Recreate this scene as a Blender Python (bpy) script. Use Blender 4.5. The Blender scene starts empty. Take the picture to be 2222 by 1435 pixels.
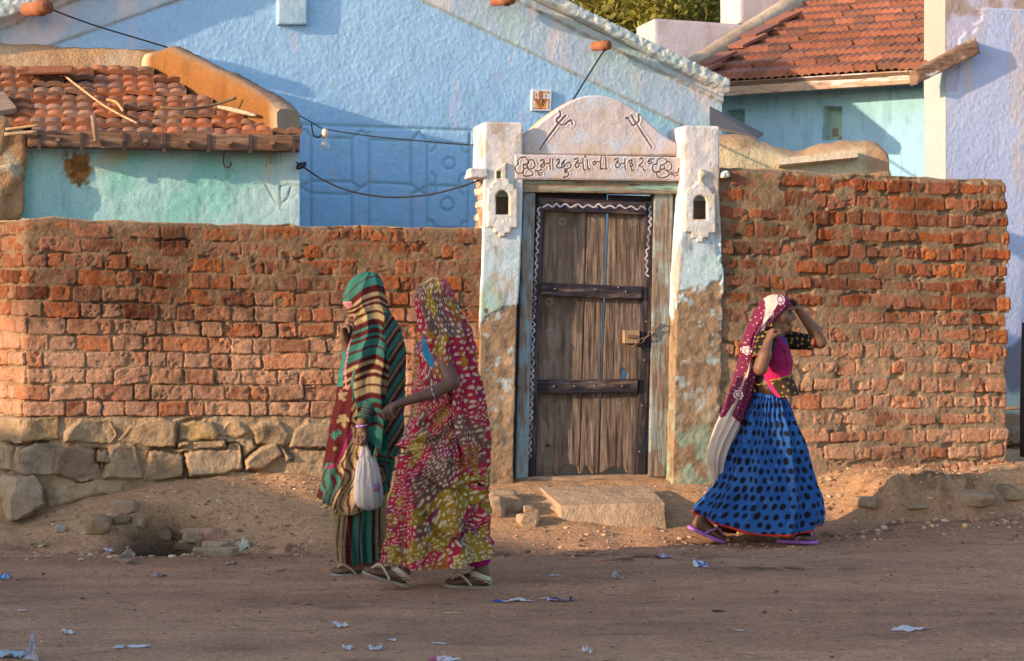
import bpy, math, random
import numpy as np
import openvdb as vdb

# ------------------------------------------------------------------ core
SC = bpy.context.scene
COL = SC.collection
F, CX, HY, CH = 4000.0, 1111.0, 655.0, 1.46      # focal length and horizon of the photograph, eye height
R = math.radians
ORG = {}
PY = math.pi

def P(px, py, Y):
    return np.array([(px - CX) / F * Y, Y, CH + (HY - py) / F * Y])

class Facade:
    """An upright plane: O on the ground, u along it, n towards the street."""
    def __init__(s, px, Y, deg):
        t = R(deg)
        s.O = np.array([(px - CX) / F * Y, Y, 0.0])
        s.u = np.array([math.cos(t), math.sin(t), 0.0]); s.n = np.array([math.sin(t), -math.cos(t), 0.0])
    def hit(s, px, py, h=0.0):
        d = np.array([(px - CX) / F, 1.0, (HY - py) / F])
        t = (s.O + h * s.n).dot(s.n) / d.dot(s.n)
        p = t * d
        return (p - s.O).dot(s.u), CH + p[2]
    def pl(s, pts, h=0.0):
        return [s.hit(x, y, h) for x, y in pts]
    def W(s, S, T, H):
        S, T, H = np.broadcast_arrays(np.asarray(S, float), np.asarray(T, float), np.asarray(H, float))
        return s.O + S[..., None] * s.u + H[..., None] * s.n + T[..., None] * np.array([0, 0, 1.0])

# ---- noise
def _h(ix, iy, iz, seed):
    n = (ix.astype(np.int64) * 374761393 + iy.astype(np.int64) * 668265263 + iz.astype(np.int64) * 2147483647 + seed * 974634533) & 0xffffffff
    n = ((n ^ (n >> 13)) * 1274126177) & 0xffffffff
    n = ((n ^ (n >> 16)) * 2246822519) & 0xffffffff
    return ((n ^ (n >> 15)) & 0xffffff) / float(0xffffff)

def vn(x, y, seed=0):
    x, y = np.broadcast_arrays(np.asarray(x, float), np.asarray(y, float))
    ix = np.floor(x); iy = np.floor(y); fx = x - ix; fy = y - iy
    fx = fx * fx * fx * (fx * (fx * 6 - 15) + 10); fy = fy * fy * fy * (fy * (fy * 6 - 15) + 10)
    z = np.zeros_like(ix)
    a = _h(ix, iy, z, seed); b = _h(ix + 1, iy, z, seed); c = _h(ix, iy + 1, z, seed); d = _h(ix + 1, iy + 1, z, seed)
    return (a * (1 - fx) + b * fx) * (1 - fy) + (c * (1 - fx) + d * fx) * fy

def vn3(x, y, z, seed=0):
    ix = np.floor(x); iy = np.floor(y); iz = np.floor(z); fx = x - ix; fy = y - iy; fz = z - iz
    fx = fx * fx * (3 - 2 * fx); fy = fy * fy * (3 - 2 * fy); fz = fz * fz * (3 - 2 * fz)
    def L(k):
        a = _h(ix, iy, iz + k, seed); b = _h(ix + 1, iy, iz + k, seed); c = _h(ix, iy + 1, iz + k, seed); d = _h(ix + 1, iy + 1, iz + k, seed)
        return (a * (1 - fx) + b * fx) * (1 - fy) + (c * (1 - fx) + d * fx) * fy
    return L(0) * (1 - fz) + L(1) * fz

def fbm(x, y, sc=1.0, oc=4, seed=0, g=0.5):
    """about -1..1"""
    s = 0; a = 1.0; t = 0
    for k in range(oc):
        s = s + a * (2 * vn(np.asarray(x) * sc + 17.3 * k, np.asarray(y) * sc - 9.1 * k, seed + k) - 1); t += a; a *= g; sc *= 2.03
    return s / t

def fbm3(p, sc=1.0, oc=3, seed=0):
    s = 0; a = 1.0; t = 0
    for k in range(oc):
        s = s + a * (2 * vn3(p[..., 0] * sc + 3.1 * k, p[..., 1] * sc, p[..., 2] * sc, seed + k) - 1); t += a; a *= 0.5; sc *= 2.03
    return s / t

def sm(a, b, x):
    t = np.clip((np.asarray(x, float) - a) / (b - a), 0, 1)
    return t * t * (3 - 2 * t)

def mixc(a, b, f):
    f = np.asarray(f)[..., None]
    return np.asarray(a) * (1 - f) + np.asarray(b) * f

def lin(r, g, b):
    """sRGB 0-255 to linear"""
    return np.array([(c / 255 / 12.92) if c <= 10 else ((c / 255 + 0.055) / 1.055) ** 2.4 for c in (r, g, b)])

def dseg(S, T, a, b):
    ax, ay = a; bx, by = b
    dx, dy = bx - ax, by - ay
    q = dx * dx + dy * dy + 1e-12
    t = np.clip(((S - ax) * dx + (T - ay) * dy) / q, 0, 1)
    return np.hypot(S - ax - t * dx, T - ay - t * dy)

def dline(S, T, pts, closed=False):
    d = np.full(np.shape(S), 9.0)
    pts = list(pts) + ([pts[0]] if closed else [])
    for a, b in zip(pts[:-1], pts[1:]):
        x0, x1 = min(a[0], b[0]) - .06, max(a[0], b[0]) + .06; y0, y1 = min(a[1], b[1]) - .06, max(a[1], b[1]) + .06
        m = (S > x0) & (S < x1) & (T > y0) & (T < y1)
        if m.any():
            d[m] = np.minimum(d[m], dseg(S[m], T[m], a, b))
    return d

def inside(S, T, pts):
    r = np.zeros(np.shape(S), bool)
    n = len(pts)
    for i in range(n):
        ax, ay = pts[i]; bx, by = pts[(i + 1) % n]
        if ay == by: continue
        c = ((ay > T) != (by > T)) & (S < (bx - ax) * (T - ay) / (by - ay) + ax)
        r ^= c
    return r

def psd(S, T, pts):
    """signed distance to a polygon, negative inside"""
    d = np.full(np.shape(S), 9.0)
    n = len(pts)
    for i in range(n):
        d = np.minimum(d, dseg(S, T, pts[i], pts[(i + 1) % n]))
    return np.where(inside(S, T, pts), -d, d)

def spl(pts, n=8, closed=False):
    """Catmull-Rom through points"""
    p = [np.array(q, float) for q in pts]
    out = []
    N = len(p)
    rng = range(N) if closed else range(N - 1)
    for i in rng:
        g = (lambda k: p[k % N]) if closed else (lambda k: p[min(max(k, 0), N - 1)])
        p0, p1, p2, p3 = g(i - 1), g(i), g(i + 1), g(i + 2)
        for k in range(n):
            t = k / n
            out.append(0.5 * (2 * p1 + (p2 - p0) * t + (2 * p0 - 5 * p1 + 4 * p2 - p3) * t * t + (3 * p1 - p0 - 3 * p2 + p3) * t ** 3))
    if not closed: out.append(p[-1])
    return np.array(out)

# ---- objects
def tag(o, label=None, cat=None, group=None, kind=None):
    if label: o['label'] = label
    if cat: o['category'] = cat
    if group: o['group'] = group
    if kind: o['kind'] = kind
    return o

def thing(name, loc, label, cat, group=None):
    o = bpy.data.objects.new(name, None); COL.objects.link(o)
    o.empty_display_size = 0.1
    o.location = [float(c) for c in loc]; ORG[o] = np.array(loc, float)
    return tag(o, label, cat, group)

def mesh(name, V, quads, col=None, m=None, parent=None, tris=None, smooth=True, org=None):
    V = np.asarray(V, float).reshape(-1, 3)
    if parent is not None: org = ORG[parent]
    elif org is None:
        org = np.array([(V[:, 0].min() + V[:, 0].max()) / 2, (V[:, 1].min() + V[:, 1].max()) / 2, V[:, 2].min()])
    org = np.asarray(org, float)
    me = bpy.data.meshes.new(name)
    q = np.asarray(quads, np.int32).reshape(-1, 4) if quads is not None and len(quads) else np.zeros((0, 4), np.int32)
    t = np.asarray(tris, np.int32).reshape(-1, 3) if tris is not None and len(tris) else np.zeros((0, 3), np.int32)
    me.vertices.add(len(V)); me.vertices.foreach_set('co', (V - org).astype(np.float32).ravel())
    me.loops.add(q.size + t.size)
    me.loops.foreach_set('vertex_index', np.concatenate([q.ravel(), t.ravel()]))
    me.polygons.add(len(q) + len(t))
    st = np.concatenate([np.arange(len(q)) * 4, q.size + np.arange(len(t)) * 3]).astype(np.int32)
    me.polygons.foreach_set('loop_start', st)
    me.update(calc_edges=True)
    me.polygons.foreach_set('use_smooth', np.full(len(me.polygons), bool(smooth)))
    if col is not None:
        c = np.asarray(col, float)
        c = np.broadcast_to(c, (len(V), 3)) if c.ndim == 1 else c.reshape(-1, 3)
        a = me.color_attributes.new('Col', 'FLOAT_COLOR', 'POINT')
        a.data.foreach_set('color', np.concatenate([np.clip(c, 0, 1), np.ones((len(V), 1))], 1).astype(np.float32).ravel())
    if m is not None: me.materials.append(m)
    me.update()
    o = bpy.data.objects.new(name, me); COL.objects.link(o)
    if parent is not None:
        o.parent = parent; ORG[o] = ORG[parent]
    else:
        o.location = org; ORG[o] = org
    return o

def grid(name, Pos, col, m, parent=None, mask=None, back=None, wrap=False, smooth=True, org=None, sidecol=None):
    """Pos (ni,nj,3) seen from the side where i runs right and j up; back (3,) offset or array closes the rim."""
    ni, nj = Pos.shape[:2]
    idx = np.arange(ni * nj).reshape(ni, nj)
    if wrap:
        a, b, c, d = idx, np.roll(idx, -1, 0), np.roll(idx, -1, 0), idx
        q = np.stack([idx[:, :-1], b[:, :-1], b[:, 1:], idx[:, 1:]], -1).reshape(-1, 4)
    else:
        q = np.stack([idx[:-1, :-1], idx[1:, :-1], idx[1:, 1:], idx[:-1, 1:]], -1).reshape(-1, 4)
    if mask is not None:
        mf = mask.ravel()
        q = q[mf[q].all(1)]
    V = Pos.reshape(-1, 3); C = np.broadcast_to(np.asarray(col, float), Pos.shape).reshape(-1, 3)
    if back is not None:
        e = np.concatenate([q[:, [0, 1]], q[:, [1, 2]], q[:, [2, 3]], q[:, [3, 0]]])
        key = np.sort(e, 1); k = key[:, 0].astype(np.int64) * (ni * nj) + key[:, 1]
        _, inv, cnt = np.unique(k, return_inverse=True, return_counts=True)
        e = e[cnt[inv] == 1]
        bp = np.broadcast_to(back, Pos.shape).reshape(-1, 3) if np.ndim(back) > 1 else V + np.asarray(back)
        n0 = len(V); ne = len(e)
        V = np.concatenate([V, V[e[:, 0]], V[e[:, 1]], bp[e[:, 1]], bp[e[:, 0]]])
        sc_ = C[e[:, 0]] if sidecol is None else np.broadcast_to(sidecol, (ne, 3))
        C = np.concatenate([C, sc_, sc_, sc_, sc_])
        r = np.arange(ne)
        q = np.concatenate([q, np.stack([n0 + ne + r, n0 + r, n0 + 3 * ne + r, n0 + 2 * ne + r], -1)])
    used = np.unique(q); remap = np.full(len(V), -1); remap[used] = np.arange(len(used))
    return mesh(name, V[used], remap[q], C[used], m, parent, smooth=smooth, org=org)

class MB:
    """collects small shapes into one mesh"""
    def __init__(s): s.V = []; s.Q = []; s.T = []; s.C = []; s.n = 0
    def add(s, V, Q=None, T=None, col=(.5, .5, .5)):
        V = np.asarray(V, float).reshape(-1, 3)
        s.V.append(V); c = np.asarray(col, float); s.C.append(np.broadcast_to(c, (len(V), 3)) if c.ndim == 1 else c.reshape(-1, 3))
        if Q is not None and len(Q): s.Q.append(np.asarray(Q).reshape(-1, 4) + s.n)
        if T is not None and len(T): s.T.append(np.asarray(T).reshape(-1, 3) + s.n)
        s.n += len(V)
    def box8(s, c8, col):
        """8 corners: bottom 4 (ccw from above) then top 4; faces get their own verts"""
        c8 = np.asarray(c8, float)
        for f in ((0, 3, 2, 1), (4, 5, 6, 7), (0, 1, 5, 4), (1, 2, 6, 5), (2, 3, 7, 6), (3, 0, 4, 7)):
            s.add(c8[list(f)], [[0, 1, 2, 3]], col=col)
    def box(s, c, size, col, ax=None):
        ax = np.eye(3) if ax is None else np.asarray(ax, float)
        h = np.asarray(size, float) / 2
        k = [(-1, -1, -1), (1, -1, -1), (1, 1, -1), (-1, 1, -1), (-1, -1, 1), (1, -1, 1), (1, 1, 1), (-1, 1, 1)]
        s.box8([np.asarray(c) + ax[0] * a * h[0] + ax[1] * b * h[1] + ax[2] * d * h[2] for a, b, d in k], col)
    def tube(s, pts, r, col, n=8, closed=False, cap=True):
        pts = np.asarray(pts, float); N = len(pts)
        r = np.broadcast_to(np.asarray(r, float), (N,))
        t = np.gradient(pts, axis=0) if not closed else np.roll(pts, -1, 0) - np.roll(pts, 1, 0)
        t /= np.linalg.norm(t, axis=1)[:, None] + 1e-12
        up = np.array([0, 0, 1.0]) if abs(t[0][2]) < .8 else np.array([1.0, 0, 0])
        a = np.cross(t[0], up); a /= np.linalg.norm(a)
        rings = []
        for i in range(N):
            a = a - t[i] * a.dot(t[i]); a /= np.linalg.norm(a) + 1e-12
            b = np.cross(t[i], a)
            th = np.arange(n) * 2 * PY / n
            rings.append(pts[i] + r[i] * (np.cos(th)[:, None] * a + np.sin(th)[:, None] * b))
        V = np.concatenate(rings); Q = []
        M = N if closed else N - 1
        for i in range(M):
            for k in range(n):
                j = (i + 1) % N
                Q.append([i * n + k, i * n + (k + 1) % n, j * n + (k + 1) % n, j * n + k])
        T = []
        if cap and not closed:
            V = np.concatenate([V, pts[:1], pts[-1:]])
            for k in range(n):
                T.append([N * n, (k + 1) % n, k]); T.append([N * n + 1, (N - 1) * n + k, (N - 1) * n + (k + 1) % n])
        c = np.asarray(col, float)
        if c.ndim == 2: c = np.concatenate([np.repeat(c, n, 0)] + ([c[:1], c[-1:]] if cap and not closed else []))
        s.add(V, Q, T, c)
    def build(s, name, m, parent=None, smooth=False, org=None):
        return mesh(name, np.concatenate(s.V), np.concatenate(s.Q) if s.Q else None, np.concatenate(s.C), m, parent,
                    tris=np.concatenate(s.T) if s.T else None, smooth=smooth, org=org)

_ICO = {}
def ico(sub):
    if sub not in _ICO:
        import bmesh
        b = bmesh.new(); bmesh.ops.create_icosphere(b, subdivisions=sub, radius=1.0)
        b.verts.ensure_lookup_table()
        V = np.array([v.co[:] for v in b.verts]); T = np.array([[v.index for v in f.verts] for f in b.faces]); b.free()
        _ICO[sub] = (V, T)
    return _ICO[sub]

def rockV(c, size, seed, yaw=0.0, sub=4, planes=14, rough=.03):
    """a faceted stone: planes cut from a ball"""
    rg = np.random.default_rng(seed)
    D, T = ico(sub)
    N = rg.normal(size=(planes, 3)); N = np.concatenate([N, np.eye(3), -np.eye(3)]); N /= np.linalg.norm(N, axis=1)[:, None]
    dd = rg.uniform(.8, 1.05, len(N)); dd[-6:] = rg.uniform(.75, .95, 6)
    q = D @ N.T
    r = np.min(np.where(q > 0.05, dd / np.maximum(q, .05), 9), 1)
    V = D * r[:, None]
    V = V + D * (rough * 3 * fbm3(V, 2.2, 4, seed) )[:, None]
    V = V * np.asarray(size) / 2
    cy, sy = math.cos(yaw), math.sin(yaw)
    V = V @ np.array([[cy, sy, 0], [-sy, cy, 0], [0, 0, 1]])
    return V + np.asarray(c), T

# ---- materials
def mat(name, col=None, rough=.9, spec=.25, var=None, bumps=(), trans=0.0, alpha=None, streak=None, tint=None, metal=0.0, sheen=0.0, sss=0.0):
    """col None: base colour from the mesh's own colour attribute. var=(scale, amount); bumps=((scale, height_m, kind),...)
    streak=(scale xyz, amount, lo, hi): dark flecks stretched along one axis; tint=(scale, colour, lo, hi, amount)"""
    m = bpy.data.materials.new(name); m.use_nodes = True
    nt = m.node_tree; N = nt.nodes; L = nt.links
    b = N['Principled BSDF']
    tc = N.new('ShaderNodeTexCoord')
    def nz(scale, detail=6, rough_=.6, vec=None):
        n = N.new('ShaderNodeTexNoise'); n.inputs['Scale'].default_value = scale; n.inputs['Detail'].default_value = detail; n.inputs['Roughness'].default_value = rough_
        L.new(vec if vec is not None else tc.outputs['Object'], n.inputs['Vector']); return n
    if col is None:
        a = N.new('ShaderNodeAttribute'); a.attribute_name = 'Col'; c = a.outputs['Color']
    else:
        a = N.new('ShaderNodeRGB'); a.outputs[0].default_value = (*[float(x) for x in col], 1); c = a.outputs[0]
    def mul(c, fac):
        x = N.new('ShaderNodeVectorMath'); x.operation = 'SCALE'; L.new(c, x.inputs[0]); L.new(fac, x.inputs['Scale']); return x.outputs[0]
    def rng(src, a0, a1, b0, b1, smooth=False):
        r = N.new('ShaderNodeMapRange'); r.inputs[1].default_value = a0; r.inputs[2].default_value = a1; r.inputs[3].default_value = b0; r.inputs[4].default_value = b1
        if smooth: r.interpolation_type = 'SMOOTHSTEP'
        L.new(src, r.inputs[0]); return r.outputs[0]
    if tint:
        for (sc_, tcol, lo, hi, amt) in (tint if isinstance(tint[0], tuple) else (tint,)):
            n = nz(sc_, 8, .65)
            mx = N.new('ShaderNodeMix'); mx.data_type = 'RGBA'
            L.new(rng(n.outputs[0], lo, hi, 0, amt, True), mx.inputs[0]); L.new(c, mx.inputs[6]); mx.inputs[7].default_value = (*[float(x) for x in tcol], 1)
            c = mx.outputs[2]
    if var:
        for (sc_, amt) in (var if isinstance(var[0], tuple) else (var,)):
            c = mul(c, rng(nz(sc_, 7, .65).outputs[0], .25, .75, 1 - amt, 1 + amt))
    if streak:
        for (s3, amt, lo, hi) in (streak if isinstance(streak[0][0], tuple) else (streak,)):
            mp = N.new('ShaderNodeMapping'); mp.inputs['Scale'].default_value = s3; L.new(tc.outputs['Object'], mp.inputs['Vector'])
            c = mul(c, rng(nz(1.0, 5, .6, mp.outputs[0]).outputs[0], lo, hi, 1.0, 1 - amt, True))
    L.new(c, b.inputs['Base Color'])
    b.inputs['Roughness'].default_value = rough; b.inputs['Specular IOR Level'].default_value = spec; b.inputs['Metallic'].default_value = metal
    if sheen: b.inputs['Sheen Weight'].default_value = sheen
    if sss:
        b.inputs['Subsurface Weight'].default_value = sss; b.inputs['Subsurface Radius'].default_value = (.012, .005, .003); b.inputs['Subsurface Scale'].default_value = 1.0
    prev = None
    for bp in bumps:
        sc_, hgt, kind = bp[:3]
        if kind == 'noise': t = nz(sc_, 8, .6).outputs[0]
        elif kind == 'grain':
            mp = N.new('ShaderNodeMapping'); mp.inputs['Scale'].default_value = sc_; L.new(tc.outputs['Object'], mp.inputs['Vector'])
            t = nz(1.0, 6, .6, mp.outputs[0]).outputs[0]
        else:
            v = N.new('ShaderNodeTexVoronoi'); v.feature = 'SMOOTH_F1'; v.inputs['Scale'].default_value = sc_
            wq = N.new('ShaderNodeVectorMath'); wq.operation = 'ADD'
            w_ = nz(sc_ * .6, 3); L.new(tc.outputs['Object'], wq.inputs[0])
            ws = N.new('ShaderNodeVectorMath'); ws.operation = 'SCALE'; ws.inputs['Scale'].default_value = 1.2 / sc_; L.new(w_.outputs['Color'], ws.inputs[0]); L.new(ws.outputs[0], wq.inputs[1])
            L.new(wq.outputs[0], v.inputs['Vector'])
            t = rng(v.outputs['Distance'], .1, .6, 1, 0, True)
        bn = N.new('ShaderNodeBump'); bn.inputs['Strength'].default_value = 1.0; bn.inputs['Distance'].default_value = hgt
        L.new(t, bn.inputs['Height'])
        if prev is not None: L.new(prev, bn.inputs['Normal'])
        prev = bn.outputs[0]
    if prev is not None: L.new(prev, b.inputs['Normal'])
    if trans:
        tr = N.new('ShaderNodeBsdfTranslucent'); L.new(c, tr.inputs['Color'])
        mx = N.new('ShaderNodeMixShader'); mx.inputs[0].default_value = trans
        out = N['Material Output']
        L.new(b.outputs[0], mx.inputs[1]); L.new(tr.outputs[0], mx.inputs[2]); L.new(mx.outputs[0], out.inputs['Surface'])
        last = mx.outputs[0]
    if alpha is not None:
        b.inputs['Alpha'].default_value = alpha
    return m
# ------------------------------------------------------------------ camera, light
cam = bpy.data.cameras.new('camera'); cam.sensor_width = 36; cam.lens = F / 2222 * 36
cam.shift_y = -(1435 / 2 - HY) / 2222; cam.clip_end = 3000; cam.clip_start = .1
co = bpy.data.objects.new('camera', cam); COL.objects.link(co); co.location = (0, 0, CH); co.rotation_euler = (PY / 2, 0, 0); SC.camera = co

FR = Facade(1300, 12.2, 13)          # street front: gate and brick walls
SUN_AZ, SUN_EL = 74.0, 14.0
_h2 = -math.sin(R(SUN_AZ)) * FR.u + math.cos(R(SUN_AZ)) * FR.n
TOSUN = np.array([_h2[0] * math.cos(R(SUN_EL)), _h2[1] * math.cos(R(SUN_EL)), math.sin(R(SUN_EL))])
from mathutils import Vector
sl = bpy.data.lights.new('sun', 'SUN'); sl.energy = 3.0; sl.angle = R(.5); sl.color = (1.0, .71, .44)
so = bpy.data.objects.new('sun', sl); COL.objects.link(so); so.rotation_euler = Vector(TOSUN).to_track_quat('Z', 'Y').to_euler(); so.location = (0, 0, 30)
w = bpy.data.worlds.new('World'); SC.world = w; w.use_nodes = True
sk = w.node_tree.nodes.new('ShaderNodeTexSky'); sk.sky_type = 'NISHITA'; sk.sun_disc = False
sk.sun_elevation = R(SUN_EL); sk.sun_rotation = math.atan2(_h2[0], _h2[1]); sk.dust_density = 1.0
w.node_tree.links.new(sk.outputs[0], w.node_tree.nodes['Background'].inputs[0]); w.node_tree.nodes['Background'].inputs[1].default_value = .15
SC.view_settings.view_transform = 'Standard'; SC.view_settings.look = 'None'; SC.view_settings.gamma = 1.0; SC.view_settings.exposure = 1.48
SC.cycles.max_bounces = 6

# ------------------------------------------------------------------ materials of the place
M = {}
M['earth'] = mat('earth', None, .97, .1, var=((3.0, .16), (30, .24), (75, .34)), bumps=((26, .020, 'noise'), (130, .010, 'noise')),
                 streak=(((2.2, 7, 7), .28, .52, .72), ((11, 22, 22), .6, .62, .69), ((34, 52, 52), .6, .60, .69), ((80, 110, 110), .5, .58, .70)))
M['gravel'] = mat('gravel', None, .95, .1, var=(60, .25), bumps=((90, .004, 'noise'),))
M['brick'] = mat('brick', None, .95, .12, var=((40, .24), (90, .26)), bumps=((60, .007, 'noise'), (210, .004, 'noise')))
M['stone'] = mat('stone', None, .95, .12, var=((14, .20), (75, .28)), bumps=((35, .012, 'noise'), (130, .005, 'noise')))
M['stucco'] = mat('stucco', None, .88, .15, var=((5, .08), (60, .12), (170, .10)), bumps=((16, .0028, 'noise'), (70, .0035, 'noise'), (190, .0022, 'noise')), streak=(((16, 16, 3.5), .22, .55, .72), ((60, 60, 40), .35, .62, .72)))
M['rough_stucco'] = mat('rough_stucco', None, .85, .2, var=((3, .05), (26, .08), (70, .10)), bumps=(((36, 36, 18), .0036, 'grain'), (100, .0036, 'noise'), (26, .0020, 'blob')))
M['tile'] = mat('tile', None, .9, .15, var=((30, .25), (120, .15)), bumps=((60, .004, 'noise'),))
M['wood'] = mat('wood', None, .85, .2, var=((9, .15), (40, .12)), bumps=(((70, 70, 4), .004, 'grain'), ((220, 220, 9), .003, 'grain')), streak=(((60, 60, 3), .35, .52, .70), ((190, 190, 9), .4, .5, .7)))
M['beam'] = mat('beam', None, .85, .2, var=(9, .2), bumps=(((4, 40, 70), .006, 'grain'),), streak=((2.5, 30, 60), .5, .52, .68))
M['mud'] = mat('mud', None, .95, .1, var=((6, .12), (40, .15)), bumps=((12, .02, 'noise'), (60, .008, 'noise')))
M['iron'] = mat('iron', None, .7, .4, var=(60, .3), bumps=((120, .002, 'noise'),))
M['wire'] = mat('wire', (.02, .018, .02), .6, .3)
M['scrap'] = mat('scrap', None, .55, .4, var=(40, .1), trans=.25)
M['leaf'] = mat('leaf', None, .6, .3, trans=.3)
M['clay'] = mat('clay', None, .85, .2, var=(30, .2), bumps=((70, .003, 'noise'),))

EARTH = np.array([.43, .237, .146]); DUST = np.array([.50, .305, .175])

# ------------------------------------------------------------------ ground
_zb = [(-200, .10), (50, .13), (200, .24), (350, .33), (500, .37), (650, .36), (800, .31), (1030, .28), (1130, .27), (1300, .27), (1500, .28), (1700, .30), (1900, .32), (2190, .33), (2400, .3)]
_wm = [(-200, .4), (50, .5), (350, .75), (650, 1.1), (900, 1.25), (1100, 1.2), (1500, 1.05), (1650, .95), (1800, .82), (2200, .85), (2400, .85)]
def _tab(t, s):
    xs = [FR.hit(a, 900)[0] for a, _ in t]; return np.interp(s, xs, [b for _, b in t])

def ground_z(x, y):
    x = np.asarray(x, float); y = np.asarray(y, float)
    s = (x - FR.O[0]) * FR.u[0] + (y - FR.O[1]) * FR.u[1]
    d = (x - FR.O[0]) * FR.n[0] + (y - FR.O[1]) * FR.n[1]
    far = sm(6, 12, np.hypot(x, y - 11))
    zb = _tab(_zb, s); wm = _tab(_wm, s)
    wm = wm * (1 + .22 * fbm(s, d * .3, 1.7, 3, 5))
    t = np.clip(d / wm, 0, 1)
    prof = 1 - sm(0, 1, t) * .62 - t * .38
    sr = sm(FR.hit(1720, 900)[0], FR.hit(1860, 900)[0], s)               # the lumpy bank at the right wall
    tt = d / wm; prof = prof * (1 - sr) + sr * (1 - .80 * sm(.72, 1.02, tt + .13 * fbm(s, d, 3.0, 4, 8)) - .20 * sm(1.0, 2.0, tt))
    z = zb * prof * (1 - far)
    on = prof * (1 - far)
    z = z + on * (.018 * fbm(x, y, 3, 4, 1) + .006 * fbm(x, y, 14, 3, 2)) * (1 + 1.2 * sr)
    z = z + (1 - far) * (.010 * fbm(x, y, 1.1, 3, 3) + .009 * fbm(x * .7, y, 7, 4, 4) + .004 * np.abs(fbm(x * .35, y, 14, 3, 6)))
    gully = np.exp(-((d - wm * 1.02) / .07) ** 2) * (.4 + .6 * vn(s * 2.3, s * 0, 9)) * (1 - far)
    z = z - .022 * gully
    dx, dy = x - P(352, 1190, 10.92)[0], y - 10.95                          # drain hollow
    r = np.hypot(dx * .8, dy)
    z = z - .15 * np.exp(-(r / .19) ** 2) + .03 * np.exp(-((r - .3) / .09) ** 2) * sm(-.3, .1, dy)
    return z

fx = np.arange(-3.6, 4.6, .02); fy = np.arange(6.6, 13.6, .02)
xs = np.concatenate([[-600, -300, -120, -60, -30, -16, -9, -6, -4.5], fx, [5, 6, 8, 12, 20, 40, 80, 200, 600]])
ys = np.concatenate([[-300, -100, -40, -15, -5, 0, 3, 5, 6], fy, [14, 15, 17, 20, 26, 40, 80, 200, 800]])
X, Y = np.meshgrid(xs, ys, indexing='ij')
Z = ground_z(X, Y)
s_ = (X - FR.O[0]) * FR.u[0] + (Y - FR.O[1]) * FR.u[1]; d_ = (X - FR.O[0]) * FR.n[0] + (Y - FR.O[1]) * FR.n[1]
c = mixc(EARTH, EARTH * np.array([.80, .78, .80]), sm(-.2, .5, fbm(X, Y * 3, .7, 4, 11))) * (1 + .16 * fbm(X * .8, Y * 6, 1.2, 5, 13) + .10 * fbm(X, Y * 2, 7, 4, 14))[..., None]
c = mixc(c, np.array([.47, .285, .155]), (1 - sm(.5, 1.15, d_ / np.maximum(_tab(_wm, s_), .1))) * .8)
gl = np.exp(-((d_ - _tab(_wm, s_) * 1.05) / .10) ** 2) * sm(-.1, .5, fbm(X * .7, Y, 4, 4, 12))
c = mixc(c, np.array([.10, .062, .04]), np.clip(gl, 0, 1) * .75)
rr = np.hypot((X - P(352, 1190, 10.92)[0]) * .66, (Y - 10.92) * .74)
c = mixc(c, np.array([.024, .015, .010]), np.exp(-(rr / (.20 + .05 * fbm(X, Y, 9, 3, 19))) ** 4) * .92)
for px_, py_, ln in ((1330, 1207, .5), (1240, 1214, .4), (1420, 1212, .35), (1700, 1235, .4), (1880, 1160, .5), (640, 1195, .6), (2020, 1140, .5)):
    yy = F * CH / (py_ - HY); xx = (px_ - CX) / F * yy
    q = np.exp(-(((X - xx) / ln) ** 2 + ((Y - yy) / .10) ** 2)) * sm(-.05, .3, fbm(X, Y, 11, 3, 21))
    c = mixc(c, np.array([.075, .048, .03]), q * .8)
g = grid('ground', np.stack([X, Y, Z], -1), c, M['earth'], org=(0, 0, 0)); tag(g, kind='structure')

# mud and water in the drain hollow
th = np.linspace(0, 2 * PY, 28, endpoint=False)
px0 = P(352, 1190, 10.86)
V = [[px0[0], 10.86, -.03]] + [[px0[0] + .17 * math.cos(a) * (1 + .3 * math.sin(3 * a)), 10.86 + .09 * math.sin(a) * (1 + .25 * math.cos(2 * a)), -.03] for a in th]
T = [[0, 1 + i, 1 + (i + 1) % 28] for i in range(28)]
wt = mesh('puddle_water', V, None, (.02, .014, .01), mat('water', None, .12, .5), None, tris=T); tag(wt, kind='structure')

# pebbles and clods: nobody could count them
rg = np.random.default_rng(4)
mb = MB(); D0, T0 = ico(1)
def _scatter(n, f, smin, smax, cols):
    for k in range(n):
        x, y = f()
        if math.hypot(x - P(352, 1190, 10.92)[0], (y - 10.95) * .8) < .26: continue
        r = smin * (smax / smin) ** (rg.random() ** 2.2)
        V = D0 * (r * np.array([rg.uniform(.8, 1.5), rg.uniform(.7, 1.2), rg.uniform(.45, .9)])) * (1 + .25 * rg.normal(size=(len(D0), 1)))
        a = rg.uniform(0, 6.3); V = V @ np.array([[math.cos(a), math.sin(a), 0], [-math.sin(a), math.cos(a), 0], [0, 0, 1]])
        mb.add(V + np.array([x, y, float(ground_z(x, y)) + r * .2]), None, T0, cols[rg.integers(len(cols))] * rg.uniform(.75, 1.25))
dirt = [EARTH, DUST, np.array([.27, .165, .10]), np.array([.46, .33, .23]), np.array([.36, .20, .12])]
dark = [np.array([.09, .055, .035]), np.array([.14, .085, .055]), EARTH * .7, EARTH, EARTH]
def onwall(lo, hi, d0, d1):
    a, b = FR.hit(lo, 900)[0], FR.hit(hi, 900)[0]
    def f():
        s = rg.uniform(a, b); d = d0 + (d1 - d0) * rg.random()
        p = FR.W(s, 0, d); return p[0], p[1]
    return f
_scatter(650, onwall(300, 760, .04, 1.0), .004, .016, dirt)
_scatter(260, onwall(-100, 500, .25, 1.1), .004, .022, dirt)
_scatter(500, onwall(1030, 1600, .1, 1.5), .004, .015, dirt)
_scatter(500, onwall(1650, 2250, .05, 1.2), .005, .024, dirt)
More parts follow.
